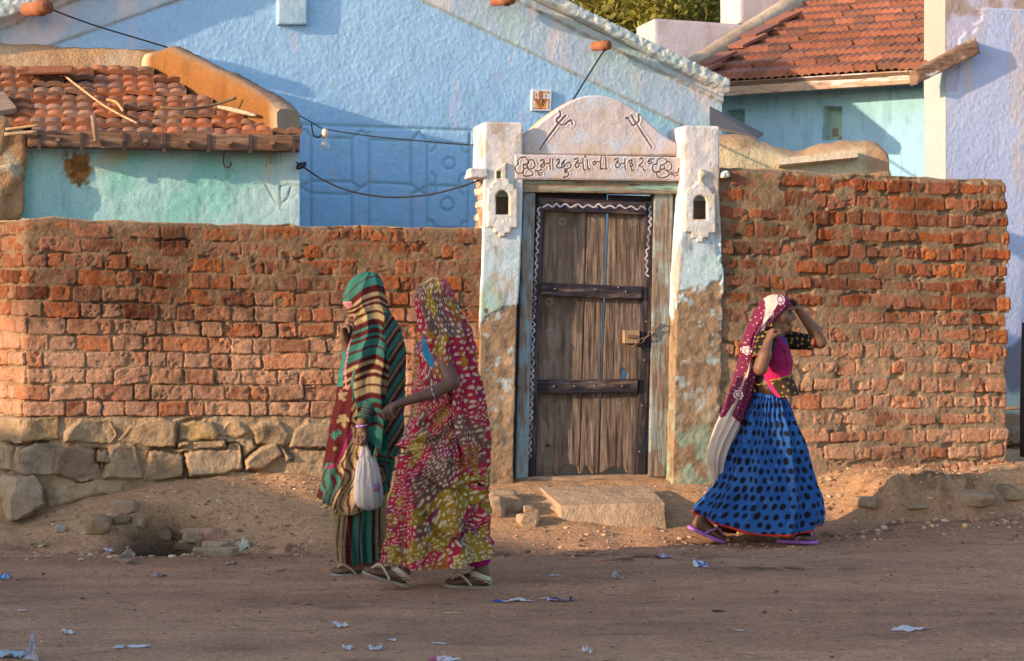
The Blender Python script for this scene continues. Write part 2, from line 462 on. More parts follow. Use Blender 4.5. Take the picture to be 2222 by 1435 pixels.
_scatter(600, onwall(500, 2222, 1.0, 1.6), .003, .014, dark)
def road(): 
    y = 7.3 + 4.2 * rg.random() ** .8; return rg.uniform(-.3, .3) * y, y
_scatter(1000, road, .002, .0075, dark)
_scatter(45, road, .007, .014, dark[:2])
_scatter(900, road, .002, .006, dirt)
tag(mb.build('gravel', M['gravel'], smooth=False), 'loose pebbles and small clods of earth scattered over the dirt street', 'gravel', kind='stuff')
# ------------------------------------------------------------------ brick walls
def wpath(pts, rad, step):
    """plan polyline with rounded corners -> points, normals (street side), arc length"""
    pts = [np.array(p, float) for p in pts]; out = [pts[0]]
    for i in range(1, len(pts) - 1):
        a, b, c = pts[i - 1], pts[i], pts[i + 1]
        d0 = (a - b) / np.linalg.norm(a - b); d1 = (c - b) / np.linalg.norm(c - b)
        for k in range(9):
            t = k / 8; p0 = b + d0 * rad; p1 = b + d1 * rad
            out.append((1 - t) ** 2 * p0 + 2 * t * (1 - t) * b + t * t * p1)
    out.append(pts[-1]); out = np.array(out)
    L = np.concatenate([[0], np.cumsum(np.linalg.norm(np.diff(out, axis=0), axis=1))])
    s = np.linspace(0, L[-1], int(L[-1] / step) + 2)
    q = np.stack([np.interp(s, L, out[:, k]) for k in range(2)], -1)
    d = np.gradient(q, axis=0); d /= np.linalg.norm(d, axis=1)[:, None]
    for _ in range(3): d[1:-1] = (d[:-2] + 2 * d[1:-1] + d[2:]) / 4
    n = np.stack([d[:, 1], -d[:, 0]], -1); n /= np.linalg.norm(n, axis=1)[:, None]
    return q, n, s

def brickwork(S, V, nrow, seed, pal, mortar_lvl, proud, dustf, jh=.16, lens=(.15, .27), fixed=None, sstart=0, mcol=(.34, .215, .128), upd=.40):
    """S metres along, V in courses. Returns relief and colour."""
    rg = np.random.default_rng(seed)
    ds = S[1, 0] - S[0, 0]; ni, nj = S.shape
    wob = .008 * fbm(S, V * .1, 30, 4, seed) ; wob2 = .07 * fbm(S, V * .1, 26, 4, seed + 3) + .12 * fbm(S, V * .1, 1.3, 2, seed + 4)
    mort = mortar_lvl(S, V) + .0045 * fbm(S, V * .1, 34, 4, seed + 7) + .004 * fbm(S, V * .1, 7, 3, seed + 8)
    mort = mort - .022 * sm(.15, .45, fbm(S * .6, V * .1, 13, 3, seed + 9)); Hb = np.full(S.shape, -.05); C = np.zeros(S.shape + (3,))
    for k in range(nrow):
        s = S[0, 0] - rg.uniform(0, .2)
        j0, j1 = np.searchsorted(V[0], k - .15), np.searchsorted(V[0], k + 1.15)
        while s < S[-1, 0]:
            L = rg.choice([lens[0] * rg.uniform(.75, 1.15), lens[1] * rg.uniform(.85, 1.1), rg.uniform(*lens)], p=[.45, .35, .2])
            gap = rg.uniform(.006, .018)
            a, b = s + gap / 2, s + L - gap / 2; s += L
            i0, i1 = np.searchsorted(S[:, 0], a - .03), np.searchsorted(S[:, 0], b + .03)
            if i1 - i0 < 3: continue
            sl_ = (slice(i0, i1), slice(j0, j1))
            x = S[sl_] - (a + b) / 2 + wob[sl_]; tilt = rg.normal() * .45
            v = (V[sl_] - k - .5 + wob2[sl_] + tilt * x) * .102
            hh = .102 * (.5 - jh * rg.uniform(.35, 1.5)); hw = (b - a) / 2
            rr = rg.uniform(.006, .016)
            qx = np.abs(x) - hw + rr; qv = np.abs(v) - hh + rr
            sd = np.hypot(np.maximum(qx, 0), np.maximum(qv, 0)) + np.minimum(np.maximum(qx, qv), 0) - rr
            pr = rg.uniform(*proud)
            h = pr * sm(.004, -.006, sd) - .05 * sm(-.001, .007, sd) + x * rg.normal() * .025 + v * rg.normal() * .05
            cr = fbm(S[sl_] + 7 * k, V[sl_] * .1, 18, 4, seed + 40)
            h = h + .008 * cr - .014 * sm(.25, .6, np.abs(cr)) * rg.random()
            col = np.array(pal[rg.integers(len(pal))]) * rg.uniform(.9, 1.4)
            df = dustf(S[sl_], V[sl_]) * rg.uniform(.3, 1.5)
            f = np.clip(df + .35 * fbm(S[sl_], V[sl_] * .1, 28, 3, seed + 50), 0, .85)
            cc = mixc(col, np.array([.43, .245, .155]), f)
            up = h > Hb[sl_]
            Hb[sl_] = np.where(up, h, Hb[sl_]); Cs = C[sl_]; Cs[up] = cc[up]; C[sl_] = Cs
    m = mort > Hb
    H = np.maximum(Hb, mort)
    mc = mixc(np.array(mcol), np.array(mcol) * .72, sm(-.3, .5, fbm(S, V * .1, 9, 4, seed + 60)))
    f = sm(-.004, .004, mort - Hb)
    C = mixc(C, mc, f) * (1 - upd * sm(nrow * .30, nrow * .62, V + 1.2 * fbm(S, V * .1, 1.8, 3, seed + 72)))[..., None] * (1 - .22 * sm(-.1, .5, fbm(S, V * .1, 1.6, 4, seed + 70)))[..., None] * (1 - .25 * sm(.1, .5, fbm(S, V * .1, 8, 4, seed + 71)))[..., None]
    return np.maximum(H, -.032), C

def wall_obj(path, zb, zt, nrow, relief, parent, name, seed, rad=.06, thick=.26, stepv=.0048):
    q, n, s = wpath(path, rad, .005)
    nv = int(nrow * .102 / stepv)
    v = np.linspace(0, nrow, nv)
    S, V = np.meshgrid(s, v, indexing='ij')
    H, C = relief(S, V)
    b = zb(q)[:, None]; t = zt(q)[:, None]
    topn = .012 * fbm(S, 0 * S, 5, 4, seed + 90)
    Z = b + (t - b) * (V / nrow) + topn * (V / nrow) ** 4
    H = H - .03 * np.clip((V - (nrow - .25)) / .25, 0, 1) ** 2
    Pos = np.stack([q[:, None, 0] + n[:, None, 0] * H, q[:, None, 1] + n[:, None, 1] * H, Z], -1)
    # cap and back
    ext = []; cap = [.03, .08, .15, .22, thick]
    capc = []
    for k, e in enumerate(cap):
        zz = Z[:, -1] + (.012 * fbm(s, s * 0 + e * 9, 9, 3, seed + 95) + .01 if k < 4 else -.01)
        ext.append(np.stack([q[:, 0] - n[:, 0] * e, q[:, 1] - n[:, 1] * e, zz], -1))
    ext.append(np.stack([q[:, 0] - n[:, 0] * thick, q[:, 1] - n[:, 1] * thick, Z[:, 0]], -1))
    Pos = np.concatenate([Pos, np.stack(ext, 1)], 1)
    C = np.concatenate([C, np.broadcast_to(np.array([.34, .225, .14]), (len(s), len(ext), 3))], 1)
    return grid(name, Pos, C, M['brick'], parent, back=None), q, n, s

def frz(px, py): return FR.hit(px, py)[1]
# --- left wall with its stone footing
s0 = FR.hit(52, 700)[0]; s1 = FR.hit(1046, 700)[0]
Cn = FR.W(s0, 0, 0)[:2]; E1 = FR.W(s1, 0, 0)[:2]; E0 = Cn + np.array([-.66, .75]) * 1.6
lw = thing('brick_wall', (*((Cn + E1) / 2), .1), 'long low wall of worn red brick over rough stone footing, left of the gateway', 'wall', 'brick walls along the street')
palL = [(.34, .095, .033), (.38, .115, .042), (.28, .075, .028), (.31, .11, .055), (.33, .15, .09), (.15, .045, .022), (.25, .09, .046), (.36, .10, .034), (.20, .06, .032), (.29, .125, .075)]
def q2s(q): return (q[:, 0] - FR.O[0]) * FR.u[0] + (q[:, 1] - FR.O[1]) * FR.u[1]
lzb = lambda q: np.interp(q2s(q), [s0, s1], [frz(52, 905), frz(1046, 906)])
lzt = lambda q: np.interp(q2s(q), [s0, FR.hit(400, 487)[0], s1], [frz(52, 476), frz(400, 487), frz(1046, 500)])
def relL(S, V):
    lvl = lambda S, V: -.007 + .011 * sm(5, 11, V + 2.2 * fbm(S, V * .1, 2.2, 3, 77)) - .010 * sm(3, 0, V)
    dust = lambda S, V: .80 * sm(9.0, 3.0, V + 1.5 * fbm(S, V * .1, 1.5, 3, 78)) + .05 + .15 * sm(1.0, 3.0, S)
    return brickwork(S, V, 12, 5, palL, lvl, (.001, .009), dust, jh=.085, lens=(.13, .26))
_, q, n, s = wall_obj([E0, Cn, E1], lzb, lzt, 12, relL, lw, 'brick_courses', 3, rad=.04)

cpx = lambda pts: [(x * .324, 880 + y * .324) for x, y in pts]
stones = [
 [(145,88),(385,78),(392,225),(140,258)], [(430,180),(540,85),(740,110),(775,200),(740,250),(430,245)], [(800,235),(870,140),(1080,98),(1182,115),(1178,275),(1000,272)],
 [(1208,130),(1290,105),(1420,115),(1462,190),(1440,240),(1212,232)], [(1470,190),(1520,113),(1600,108),(1668,190),(1590,212)], [(1678,150),(1750,118),(1862,113),(1938,190),(1905,262),(1720,256)],
 [(1943,277),(1970,180),(2060,108),(2215,128),(2225,282)], [(115,300),(240,253),(384,270),(372,458),(150,468),(112,430)], [(10,290),(95,262),(112,330),(95,462),(10,467)],
 [(388,300),(520,270),(640,315),(668,480),(560,507),(375,470)], [(735,290),(800,258),(900,273),(957,492),(690,492)], [(1000,308),(1080,308),(1228,343),(1217,477),(963,507)],
 [(1238,330),(1400,288),(1602,263),(1622,422),(1490,462),(1268,477)], [(1300,250),(1500,238),(1505,278),(1300,288)], [(1643,370),(1740,288),(1852,258),(1893,330),(1740,432),(1648,432)],
 [(1885,278),(1952,350),(1912,372)], [(310,560),(640,510),(642,600),(312,690)], [(645,515),(820,505),(815,600),(650,590)], [(650,310),(715,315),(720,375),(655,378)], [(1195,250),(1262,245),(1265,275),(1195,278)],
 [(2240,120),(2500,110),(2520,250),(2250,260)], [(2280,280),(2560,270),(2560,420),(2290,430)], [(2560,110),(2850,120),(2860,260),(2570,255)], [(2880,130),(3150,140),(3170,280),(2890,270)], [(2600,285),(2900,280),(2920,400),(2610,420)], [(2930,290),(3180,300),(3180,420),(2940,410)],
 [(-160,90),(-20,85),(130,95),(125,255),(-20,262),(-160,260)], [(-200,280),(0,290),(-5,455),(-200,450)]]
stc = [(.33, .215, .115), (.36, .25, .15), (.38, .26, .155), (.40, .255, .115), (.37, .25, .15), (.36, .245, .15), (.37, .26, .17), (.33, .245, .175), (.36, .26, .18), (.28, .19, .12), (.35, .245, .16), (.34, .235, .15), (.40, .275, .18), (.36, .24, .14), (.37, .255, .16), (.36, .25, .16), (.34, .235, .15), (.34, .235, .15)]
nv = 150
v = np.linspace(0, 1, nv)
S, V = np.meshgrid(s, v, indexing='ij')
sf = s - (s[np.argmin(np.abs(q - Cn).sum(1))] - s0)             # arc length in FR's own s
zt_ = lzb(q)[:, None] + .004; zb_ = -.06
Z = zb_ + (zt_ - zb_) * V
SS = np.broadcast_to(sf[:, None], S.shape)
H = -.012 + .012 * fbm(SS, Z, 8, 4, 31) + .006 * fbm(SS, Z, 25, 3, 32); C = mixc(np.array([.36, .25, .155]), np.array([.26, .17, .10]), sm(-.3, .4, fbm(SS, Z, 5, 4, 33)))
rg = np.random.default_rng(8)
for k, poly in enumerate(stones):
    pl = FR.pl(cpx(poly))
    xs_ = [a for a, _ in pl]; ys_ = [b for _, b in pl]
    m = (SS > min(xs_) - .05) & (SS < max(xs_) + .05) & (Z > min(ys_) - .05) & (Z < max(ys_) + .05)
    if not m.any(): continue
    a, b = SS[m], Z[m]
    sd = psd(a + .007 * fbm(a, b, 20, 3, 41), b + .007 * fbm(a, b, 20, 3, 42), pl)
    pr = rg.uniform(.008, .026)
    low = k in (1, 16, 17)
    if low: pr *= .35
    tx, ty = rg.normal() * .10, rg.normal() * .10
    h = pr * sm(.005, -.014, sd) + ((a - np.mean(xs_)) * tx + (b - np.mean(ys_)) * ty) * sm(.005, -.02, sd) + .014 * fbm(a + k, b, 9, 4, 50) * sm(.005, -.02, sd) - .02 * sm(.002, .008, sd)
    gapd = -.05 * np.exp(-((sd - .010) / .010) ** 2) * (0 if low else 1) * sm(-.1, .3, fbm(a, b, 6, 2, 53))
    hm = H[m]
    hm = np.where(sd < .004, np.maximum(hm, h), hm + gapd)
    H[m] = hm
    cc = np.array(stc[k] if k < len(stc) else (.36, .25, .16))
    cc = cc * .9; C[m] = mixc(C[m], mixc(mixc(cc, cc * .7, sm(-.2, .6, fbm(a, b, 14, 4, 51))), np.array([.36, .25, .155]), sm(-.05, .35, fbm(a, b, 7, 4, 54)) * .8), sm(.006, -.004, sd))
H += .03 * sm(.25, 0.02, Z)
Pos = np.stack([q[:, None, 0] + n[:, None, 0] * H, q[:, None, 1] + n[:, None, 1] * H, Z], -1)
grid('stone_footing', Pos, C, M['stone'], lw)
# the big squared corner stone
bx = P(36, 1060, 11.22)
V_, T_ = rockV((bx[0] - .02, bx[1] + .16, .27), (.26, .34, .31), 14, R(30), 5, 16, .035)
mesh('corner_stone', V_, None, np.array([.36, .25, .165]), M['stone'], lw, tris=T_, smooth=False)

# --- right wall
HR = .10
r0, r1 = FR.hit(1556, 700, HR)[0], FR.hit(2188, 700, HR)[0]
def frz(px, py): return FR.hit(px, py, HR)[1]
rw = thing('brick_wall', (*FR.W((r0 + r1) / 2, 0, 0)[:2], .25), 'tall wall of red brick smeared with grey mortar, right of the gateway', 'wall', 'brick walls along the street')
palR = [(.27, .075, .030), (.21, .064, .030), (.29, .084, .033), (.25, .090, .050), (.20, .072, .042), (.28, .102, .055), (.33, .094, .031), (.26, .105, .062)]
rzb = lambda q: np.interp(q2s(q), [r0, r1], [frz(1556, 1030), frz(2180, 1024)]) - .03
rzt = lambda q: np.interp(q2s(q), [r0, FR.hit(1800, 380, HR)[0], r1], [frz(1560, 366), frz(1800, 379), frz(2190, 394)])
def relR(S, V):
    lvl = lambda S, V: .0004 + .004 * fbm(S, V * .1, 2.0, 3, 87) - .005 * sm(1.2, 2.2, S) + .0022 * sm(1.3, .8, S) + .008 * sm(1.0, .2, V)
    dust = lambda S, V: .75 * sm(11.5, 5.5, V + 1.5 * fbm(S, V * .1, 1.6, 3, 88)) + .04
    lvl0 = lvl
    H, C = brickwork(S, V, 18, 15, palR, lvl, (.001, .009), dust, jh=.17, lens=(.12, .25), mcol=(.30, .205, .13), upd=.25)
    k = np.floor(V + .05); H = H + (.045 * (_h(k, k * 0, k * 0, 5) - .6)) * (S > S.max() - .305)
    return H, C
rb = FR.W(r1, 0, HR - .3)[:2]
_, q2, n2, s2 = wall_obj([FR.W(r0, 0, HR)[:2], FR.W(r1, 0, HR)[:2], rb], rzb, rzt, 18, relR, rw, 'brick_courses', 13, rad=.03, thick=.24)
# earth plinth at the foot of the right wall end
mbp = MB()
for k, (px_, py_, sx, sz) in enumerate([(2165, 1028, .22, .1), (2205, 1046, .2, .12), (2100, 1032, .25, .08)]):
    p = P(px_, py_, 12.75)
    V_, T_ = rockV(p, (sx, .2, sz), 60 + k, .2, 3, 10); mbp.add(V_, None, T_, np.array([.34, .225, .14]))
mbp.build('plinth', M['mud'], rw)
# ------------------------------------------------------------------ gateway
gx, gy = FR.W(0, 0, 0)[:2]
GW = thing('gateway', (gx, gy, .27), 'whitewashed plaster gateway with two square pillars, carved lintel and round arch', 'gateway')
WASH = np.array([.50, .49, .52]); BLUEW = np.array([.40, .53, .60]); EXPO = np.array([.27, .18, .112]); GREEN = np.array([.25, .46, .36])
c4 = lambda pts: [(980 + x * .288, 180 + y * .288) for x, y in pts]

plate = [(335,735),(335,660),(360,632),(412,600),(412,720),(437,725),(437,755),(470,770),(475,795),(498,800),(498,1090),(450,1095),(450,1130),(405,1135),(405,1160),(360,1160),(355,1135),(320,1130),(320,1090),(268,1085),(275,790),(298,785),(298,755),(320,750)]
hole = [(335,993),(335,855),(345,830),(365,813),(385,809),(405,813),(425,830),(437,860),(437,993)]
fin = [(340,672),(358,664),(376,672),(376,718),(340,722)]
def shift(p, dx, dy): return [(x + dx, y + dy) for x, y in p]
plateR = [(1868,735),(1868,690),(1872,655),(1890,648),(1922,680),(1915,700),(1895,712),(1893,745)] + shift(plate, 1492, 38)[7:-3] + [(1793,790),(1815,785)]
holeR = shift(hole, 1490, 36)

def pillar(name, edges, htop, hface, seed, holes, zlow):
    """edges: [(py, left px, right px)] of the front face; left side is seen too"""
    hf = hface; ztop = FR.hit(edges[0][1], htop, hf)[1]
    zz = np.linspace(zlow, ztop, int((ztop - zlow) / .0045))
    ez = [FR.hit(l, y, hf)[1] for y, l, r in edges][::-1]
    el = np.interp(zz, ez, [FR.hit(l, y, hf)[0] for y, l, r in edges][::-1]); er = np.interp(zz, ez, [FR.hit(r, y, hf)[0] for y, l, r in edges][::-1])
    dep = .36; rad = .014
    ka = np.linspace(0, 1, 60); kb = np.linspace(0, 1, 74); kc = np.linspace(0, 1, 50)
    # path: back-left -> front-left (round) -> front-right (round) -> back-right; coordinates (s, h)
    rows = []
    nrm = []
    for j in range(1):
        pass
    def path(j):
        l, r = el[j], er[j]
        p = [np.stack([np.full(60, l), hf - dep + (dep - rad) * ka], -1)]
        a = np.linspace(0, PY / 2, 7)[1:]; p.append(np.stack([l + rad - rad * np.cos(a), hf - rad + rad * np.sin(a)], -1))
        p.append(np.stack([l + rad + (r - l - 2 * rad) * kb, np.full(74, hf)], -1))
        p.append(np.stack([r - rad + rad * np.sin(a), hf - rad + rad * np.cos(a)], -1))
        p.append(np.stack([np.full(50, r), hf - rad - (dep - rad) * kc], -1))
        return np.concatenate(p)
    A = np.stack([path(j) for j in range(len(zz))], 1)            # (ni,nj,2)
    a = np.linspace(0, PY / 2, 7)[1:]
    N = np.concatenate([np.tile([-1., 0], (60, 1)), np.stack([-np.cos(a), np.sin(a)], -1), np.tile([0., 1], (74, 1)), np.stack([np.sin(a), np.cos(a)], -1), np.tile([1., 0], (50, 1))])
    U = np.broadcast_to((np.concatenate([[0], np.cumsum(np.hypot(*np.diff(A[:, 0], axis=0).T))]))[:, None], A.shape[:2])
    Zg = np.broadcast_to(zz[None], A.shape[:2])
    Sg = A[..., 0]
    pyv = HY - (Zg - CH) * F / 12.2                                 # rough photo row, to place wear
    # plaster is lost low down
    nz_ = fbm(U, Zg, 4.5, 5, seed); nf = fbm(U, Zg, 22, 4, seed + 2)
    lost = sm(-.05, .06, .05 * fbm(U, Zg, 40, 3, seed + 6) + nz_ * 170 / 300 + (pyv - (700 if seed == 100 else 640) - 90 * fbm(U, Zg, 1.7, 3, seed + 5)) / 300)
    blue = sm(380, 560, pyv + 60 * nz_)
    c = mixc(WASH, BLUEW, blue * .85)
    c = mixc(c, np.array([.70, .60, .55]), sm(.1, .4, fbm(U, Zg, 6, 4, seed + 9)) * (1 - blue) * .6)
    c = mixc(c, np.array([.34, .26, .19]), sm(.12, .45, fbm(U, Zg * .45, 9, 5, seed + 12)) * .7)
    c = mixc(c, np.array([.16, .13, .11]), sm(.35, .6, fbm(U, Zg * .35, 14, 4, seed + 14)) * .5)
    c = mixc(c, GREEN, sm(.15, .5, fbm(U, Zg, 7, 4, seed + 11)) * .45 * blue)
    e = mixc(EXPO, EXPO * .72, sm(-.2, .5, nf)); e = mixc(e, np.array([.40, .27, .17]), sm(.0, .5, fbm(U, Zg, 5, 3, seed + 21)))
    e = mixc(e, GREEN * .9, sm(840, 1000, pyv) * sm(-.05, .35, fbm(U, Zg, 9, 4, seed + 22)) * .6)
    e = mixc(e, np.array([.34, .44, .47]), sm(.16, .45, fbm(U, Zg, 13, 6, seed + 23, .65)) * .75 * sm(1000, 780, pyv))
    c = mixc(c, e, lost)
    H = .0022 * nf + .003 * fbm(U, Zg, 9, 3, seed + 3) - .007 * lost + lost * .007 * fbm(U, Zg, 16, 4, seed + 4)
    # left side below the cap: bare rubble brick
    side = (U < dep - .02) & (Zg < FR.hit(1040, 378, hf)[1])
    bk = sm(-.1, .1, np.sin(Zg * 2 * PY / .085) + .5 * fbm(U, Zg, 14, 3, seed + 30))
    if seed == 100:
        H = np.where(side, H - .012 - .014 * bk + .012 * fbm(U, Zg, 12, 3, seed + 31), H)
        c = np.where(side[..., None], mixc(mixc(np.array([.55, .46, .36]), np.array([.32, .14, .07]), sm(-.1, .3, fbm(U, Zg, 9, 3, seed + 32))), np.array([.2, .13, .08]), bk * .6), c)
    # ragged broken edges on the outer right
    if seed == 200:
        ed = sm(.05, .0, np.abs(U - (dep + (er - el)[None] )))
        H = H - ed * .016 * sm(-.1, .3, fbm(U, Zg, 11, 3, seed + 33)) * sm(330, 420, pyv)
    H = H - .012 * sm(.012, 0, ztop - Zg)
    front = (N[:, 1] > .9)[:, None]
    for hpoly in holes:
        pl = FR.pl(c4(hpoly), hf)
        ins = inside(Sg, Zg, pl) & front
        zmid = np.mean([b for _, b in pl]) + .015
        d_ = psd(Sg[ins], Zg[ins], pl)
        dp = .035 if len(hpoly) < 6 else .085
        H[ins] = -dp * sm(0, -.006, d_)
        cin = np.where((Zg[ins] > zmid)[:, None], np.array([.42, .52, .50]), np.array([.15, .10, .07])) if len(hpoly) > 6 else np.tile(np.array([.33, .44, .36]), (ins.sum(), 1))
        c[ins] = cin
    s2_, h2_ = Sg + N[:, None, 0] * H, A[..., 1] + N[:, None, 1] * H
    Pos = FR.W(s2_, Zg, h2_)
    caps = [Pos]
    ctr = FR.W((el[-1] + er[-1]) / 2, ztop, hf - dep / 2)
    for f in (.94, .6, .02):
        r = ctr + (Pos[:, -1] - ctr) * f; r[:, 2] = ztop + .004 * (f < .9); caps.append(r[:, None])
    Pos = np.concatenate(caps, 1); c = np.concatenate([c, np.tile(c[:, -1:], (1, 3, 1))], 1)
    o = grid(name, Pos, c, M['stucco'], GW)
    return o

pillar('pillar', [(264, 1051, 1135), (372, 1050, 1135), (384, 1050, 1136), (560, 1046, 1131), (700, 1040, 1123), (1065, 1036, 1116)], 264, .05, 100, [hole, fin], .17)
pillar('pillar', [(272, 1484, 1562), (370, 1483, 1562), (420, 1482, 1561), (600, 1470, 1572), (760, 1465, 1570), (1060, 1458, 1560)], 272, .13, 200, [holeR], .17)
# ledge on the left pillar, broken cornice on the right
V_, T_ = rockV(FR.W(*FR.hit(1033, 379, -.05), -.05), (.14, .26, .075), 31, R(13), 4, 4, .02)
mesh('ledge', V_, None, WASH * .95, M['stucco'], GW, tris=T_)
V_, T_ = rockV(FR.W(*FR.hit(1566, 381, .06), .06), (.075, .2, .06), 32, R(13), 4, 12, .05)
mesh('ledge', V_, None, np.array([.55, .53, .50]), M['stucco'], GW, tris=T_)

def panel(name, poly, hf, dep, colf, relf, step=.004, m='stucco', parent=None, holes=(), world=None, sidecol=None, fac=None, org=None):
    """flat relief cut to a photo-traced outline (poly in photo px at offset hf)"""
    fac = fac or FR
    pl = fac.pl(poly, hf) if world is None else world
    xs_ = np.array([a for a, _ in pl]); ys_ = np.array([b for _, b in pl])
    S, T = np.meshgrid(np.arange(xs_.min() - step, xs_.max() + 2 * step, step), np.arange(ys_.min() - step, ys_.max() + 2 * step, step), indexing='ij')
    sd = psd(S, T, pl)
    for hp in holes: sd = np.maximum(sd, -psd(S, T, hp))
    # pull rim samples onto the outline
    g0 = np.gradient(sd, step, axis=0); g1 = np.gradient(sd, step, axis=1)
    near = (sd > 0) & (sd < step * 1.3)
    k = np.where(near, sd, 0); k2 = k / np.maximum(np.hypot(g0, g1), .3)
    S2 = S - g0 * k2; T2 = T - g1 * k2
    H = relf(S2, T2, sd) + hf
    return grid(name, fac.W(S2, T2, H), colf(S2, T2, sd), M[m], parent if parent is not None else (GW if org is None else None), mask=sd < step * 1.3, back=np.array([0, 0, 0]) - fac.n * dep, sidecol=sidecol, org=org)

# arch with two tridents
c3 = lambda pts: [(1130 + x * .162, 200 + y * .162) for x, y in pts]
arc = spl([(20,600),(180,482),(330,352),(520,212),(720,95),(880,50),(1050,45),(1250,85),(1400,148),(1600,292),(1780,462),(1950,602),(2110,700)], 6)
arcpoly = c3(arc) + [(1478, 338), (1133, 336)]
tri = [[(258,770),(340,650),(520,410),(605,320)], [(525,258),(540,290),(520,340),(488,362),(490,395),(518,412)], [(530,428),(570,445),(605,430),(640,398),(675,385),(692,400),(698,428)],
       [(1762,745),(1560,430),(1490,312)], [(1415,350),(1445,355),(1465,385),(1490,430),(1520,450),(1550,425)], [(1550,425),(1580,400),(1590,360),(1580,315),(1595,298),(1612,310)]]
tri = [FR.pl(c3(spl(t, 4)), -.005) for t in tri]
def arc_rel(S, T, sd):
    d = np.full(S.shape, 9.0)
    for t in tri: d = np.minimum(d, dline(S, T, t))
    return .002 * fbm(S, T, 18, 4, 301) - .009 * np.exp(-(d / .0050) ** 2) + .003 * np.exp(-((d - .012) / .005) ** 2) - .008 * sm(-.012, 0, sd)
def arc_col(S, T, sd):
    d = np.full(S.shape, 9.0)
    for t in tri: d = np.minimum(d, dline(S, T, t))
    c = mixc(np.array([.485, .43, .45]), np.array([.45, .47, .56]), sm(0, .35, fbm(S, T, 9, 4, 302)))
    zb = T.min()
    c = mixc(c, np.array([.42, .33, .22]), sm(.14, .0, T - zb) * sm(-.2, .4, fbm(S, T, 8, 4, 303)) * .8)
    c = mixc(c, np.array([.25, .19, .12]), np.exp(-np.hypot(S - S.max() + .02, T - zb - .04) / .04) * .8)
    c = mixc(c, np.array([.45, .36, .30]), sm(.25, .5, fbm(S, T, 20, 4, 304)) * .5)
    return mixc(c, np.array([.11, .062, .042]), np.exp(-(d / .0044) ** 2) * (.5 + .5 * vn(S * 14, T * 14, 305)))
panel('arch', arcpoly, -.005, .2, arc_col, arc_rel, .0035, sidecol=(.60, .38, .25))

# carved lintel with the writing
c2 = lambda pts: [(1100 + x * .17552, 320 + y * .17552) for x, y in pts]
L_ = []
def st(*p, n=5): L_.append(c2(spl(p, n)))
def flower(cx, cy, k):
    for a, dx, dy, rx, ry in k:
        t = np.linspace(0, 2 * PY, 20)
        L_.append(c2([(cx + dx + rx * math.cos(q) * math.cos(a) - ry * math.sin(q) * math.sin(a), cy + dy + rx * math.cos(q) * math.sin(a) + ry * math.sin(q) * math.cos(a)) for q in t]))
st((250,160),(215,130),(165,135),(128,165),(130,215)); st((250,160),(260,195),(235,215),(190,218)); st((265,165),(310,165),(335,205),(325,255),(285,275),(245,265)); st((250,185),(245,225),(255,262))
st((125,220),(98,245),(105,305),(140,330),(180,320),(195,285)); st((255,270),(300,300),(310,345),(275,360),(215,360),(190,330),(200,285)); t = np.linspace(0, 2 * PY, 14); st(*[(217 + 24 * math.cos(a), 245 + 24 * math.sin(a)) for a in t], n=2)
st((15,200),(45,180),(90,180)); st((50,215),(90,205)); st((340,295),(385,300),(415,280)); st((370,305),(400,325),(430,318)); st((375,335),(400,350),(425,345))
# first word
st((405,170),(440,160),(455,180),(430,215),(408,230),(425,252),(450,240),(455,205),(440,185)); st((455,212),(500,208),(520,205)); st((520,150),(522,215),(525,280)); st((555,150),(556,215),(560,280))
st((605,165),(625,155),(640,168),(625,195),(640,185),(625,210),(605,225),(615,255),(650,262),(670,240),(668,205)); st((668,205),(690,180),(705,165),(690,195),(675,200),(700,205)); st((690,200),(700,230),(680,260)); st((705,240),(730,205),(765,195),(780,225),(765,260),(725,275),(705,265)); st((735,235),(745,225))
st((700,295),(735,285),(720,305),(705,315),(730,310),(752,320),(748,350),(715,378),(690,370))
# second word
st((820,155),(855,145),(872,165),(850,200),(832,225),(850,255),(875,240),(878,205),(850,190)); st((878,205),(920,200)); st((925,150),(930,220),(940,285),(965,285)); st((980,160),(985,230),(995,275),(1015,275)); t = np.linspace(0, 2 * PY, 10); st(*[(962 + 10 * math.cos(a), 115 + 14 * math.sin(a)) for a in t], n=2)
st((1050,195),(1072,182),(1090,205),(1075,220),(1055,210)); st((1088,190),(1140,185)); st((1145,270),(1148,160),(1160,115),(1185,105),(1205,120),(1208,190),(1215,270)); st((1145,270),(1185,272)); st((1200,275),(1230,275))
# third word
st((1315,160),(1345,145),(1365,160),(1355,195),(1330,220),(1345,255),(1375,250),(1385,215),(1365,190),(1340,185)); st((1385,215),(1440,205)); st((1445,150),(1446,215),(1450,278))
st((1490,180),(1515,165),(1535,170),(1520,195),(1500,200),(1530,200),(1548,225),(1525,240),(1510,235),(1525,260),(1535,290),(1562,288))
st((1630,150),(1660,140),(1672,165),(1655,200),(1620,230),(1640,240),(1665,250),(1680,285),(1700,295))
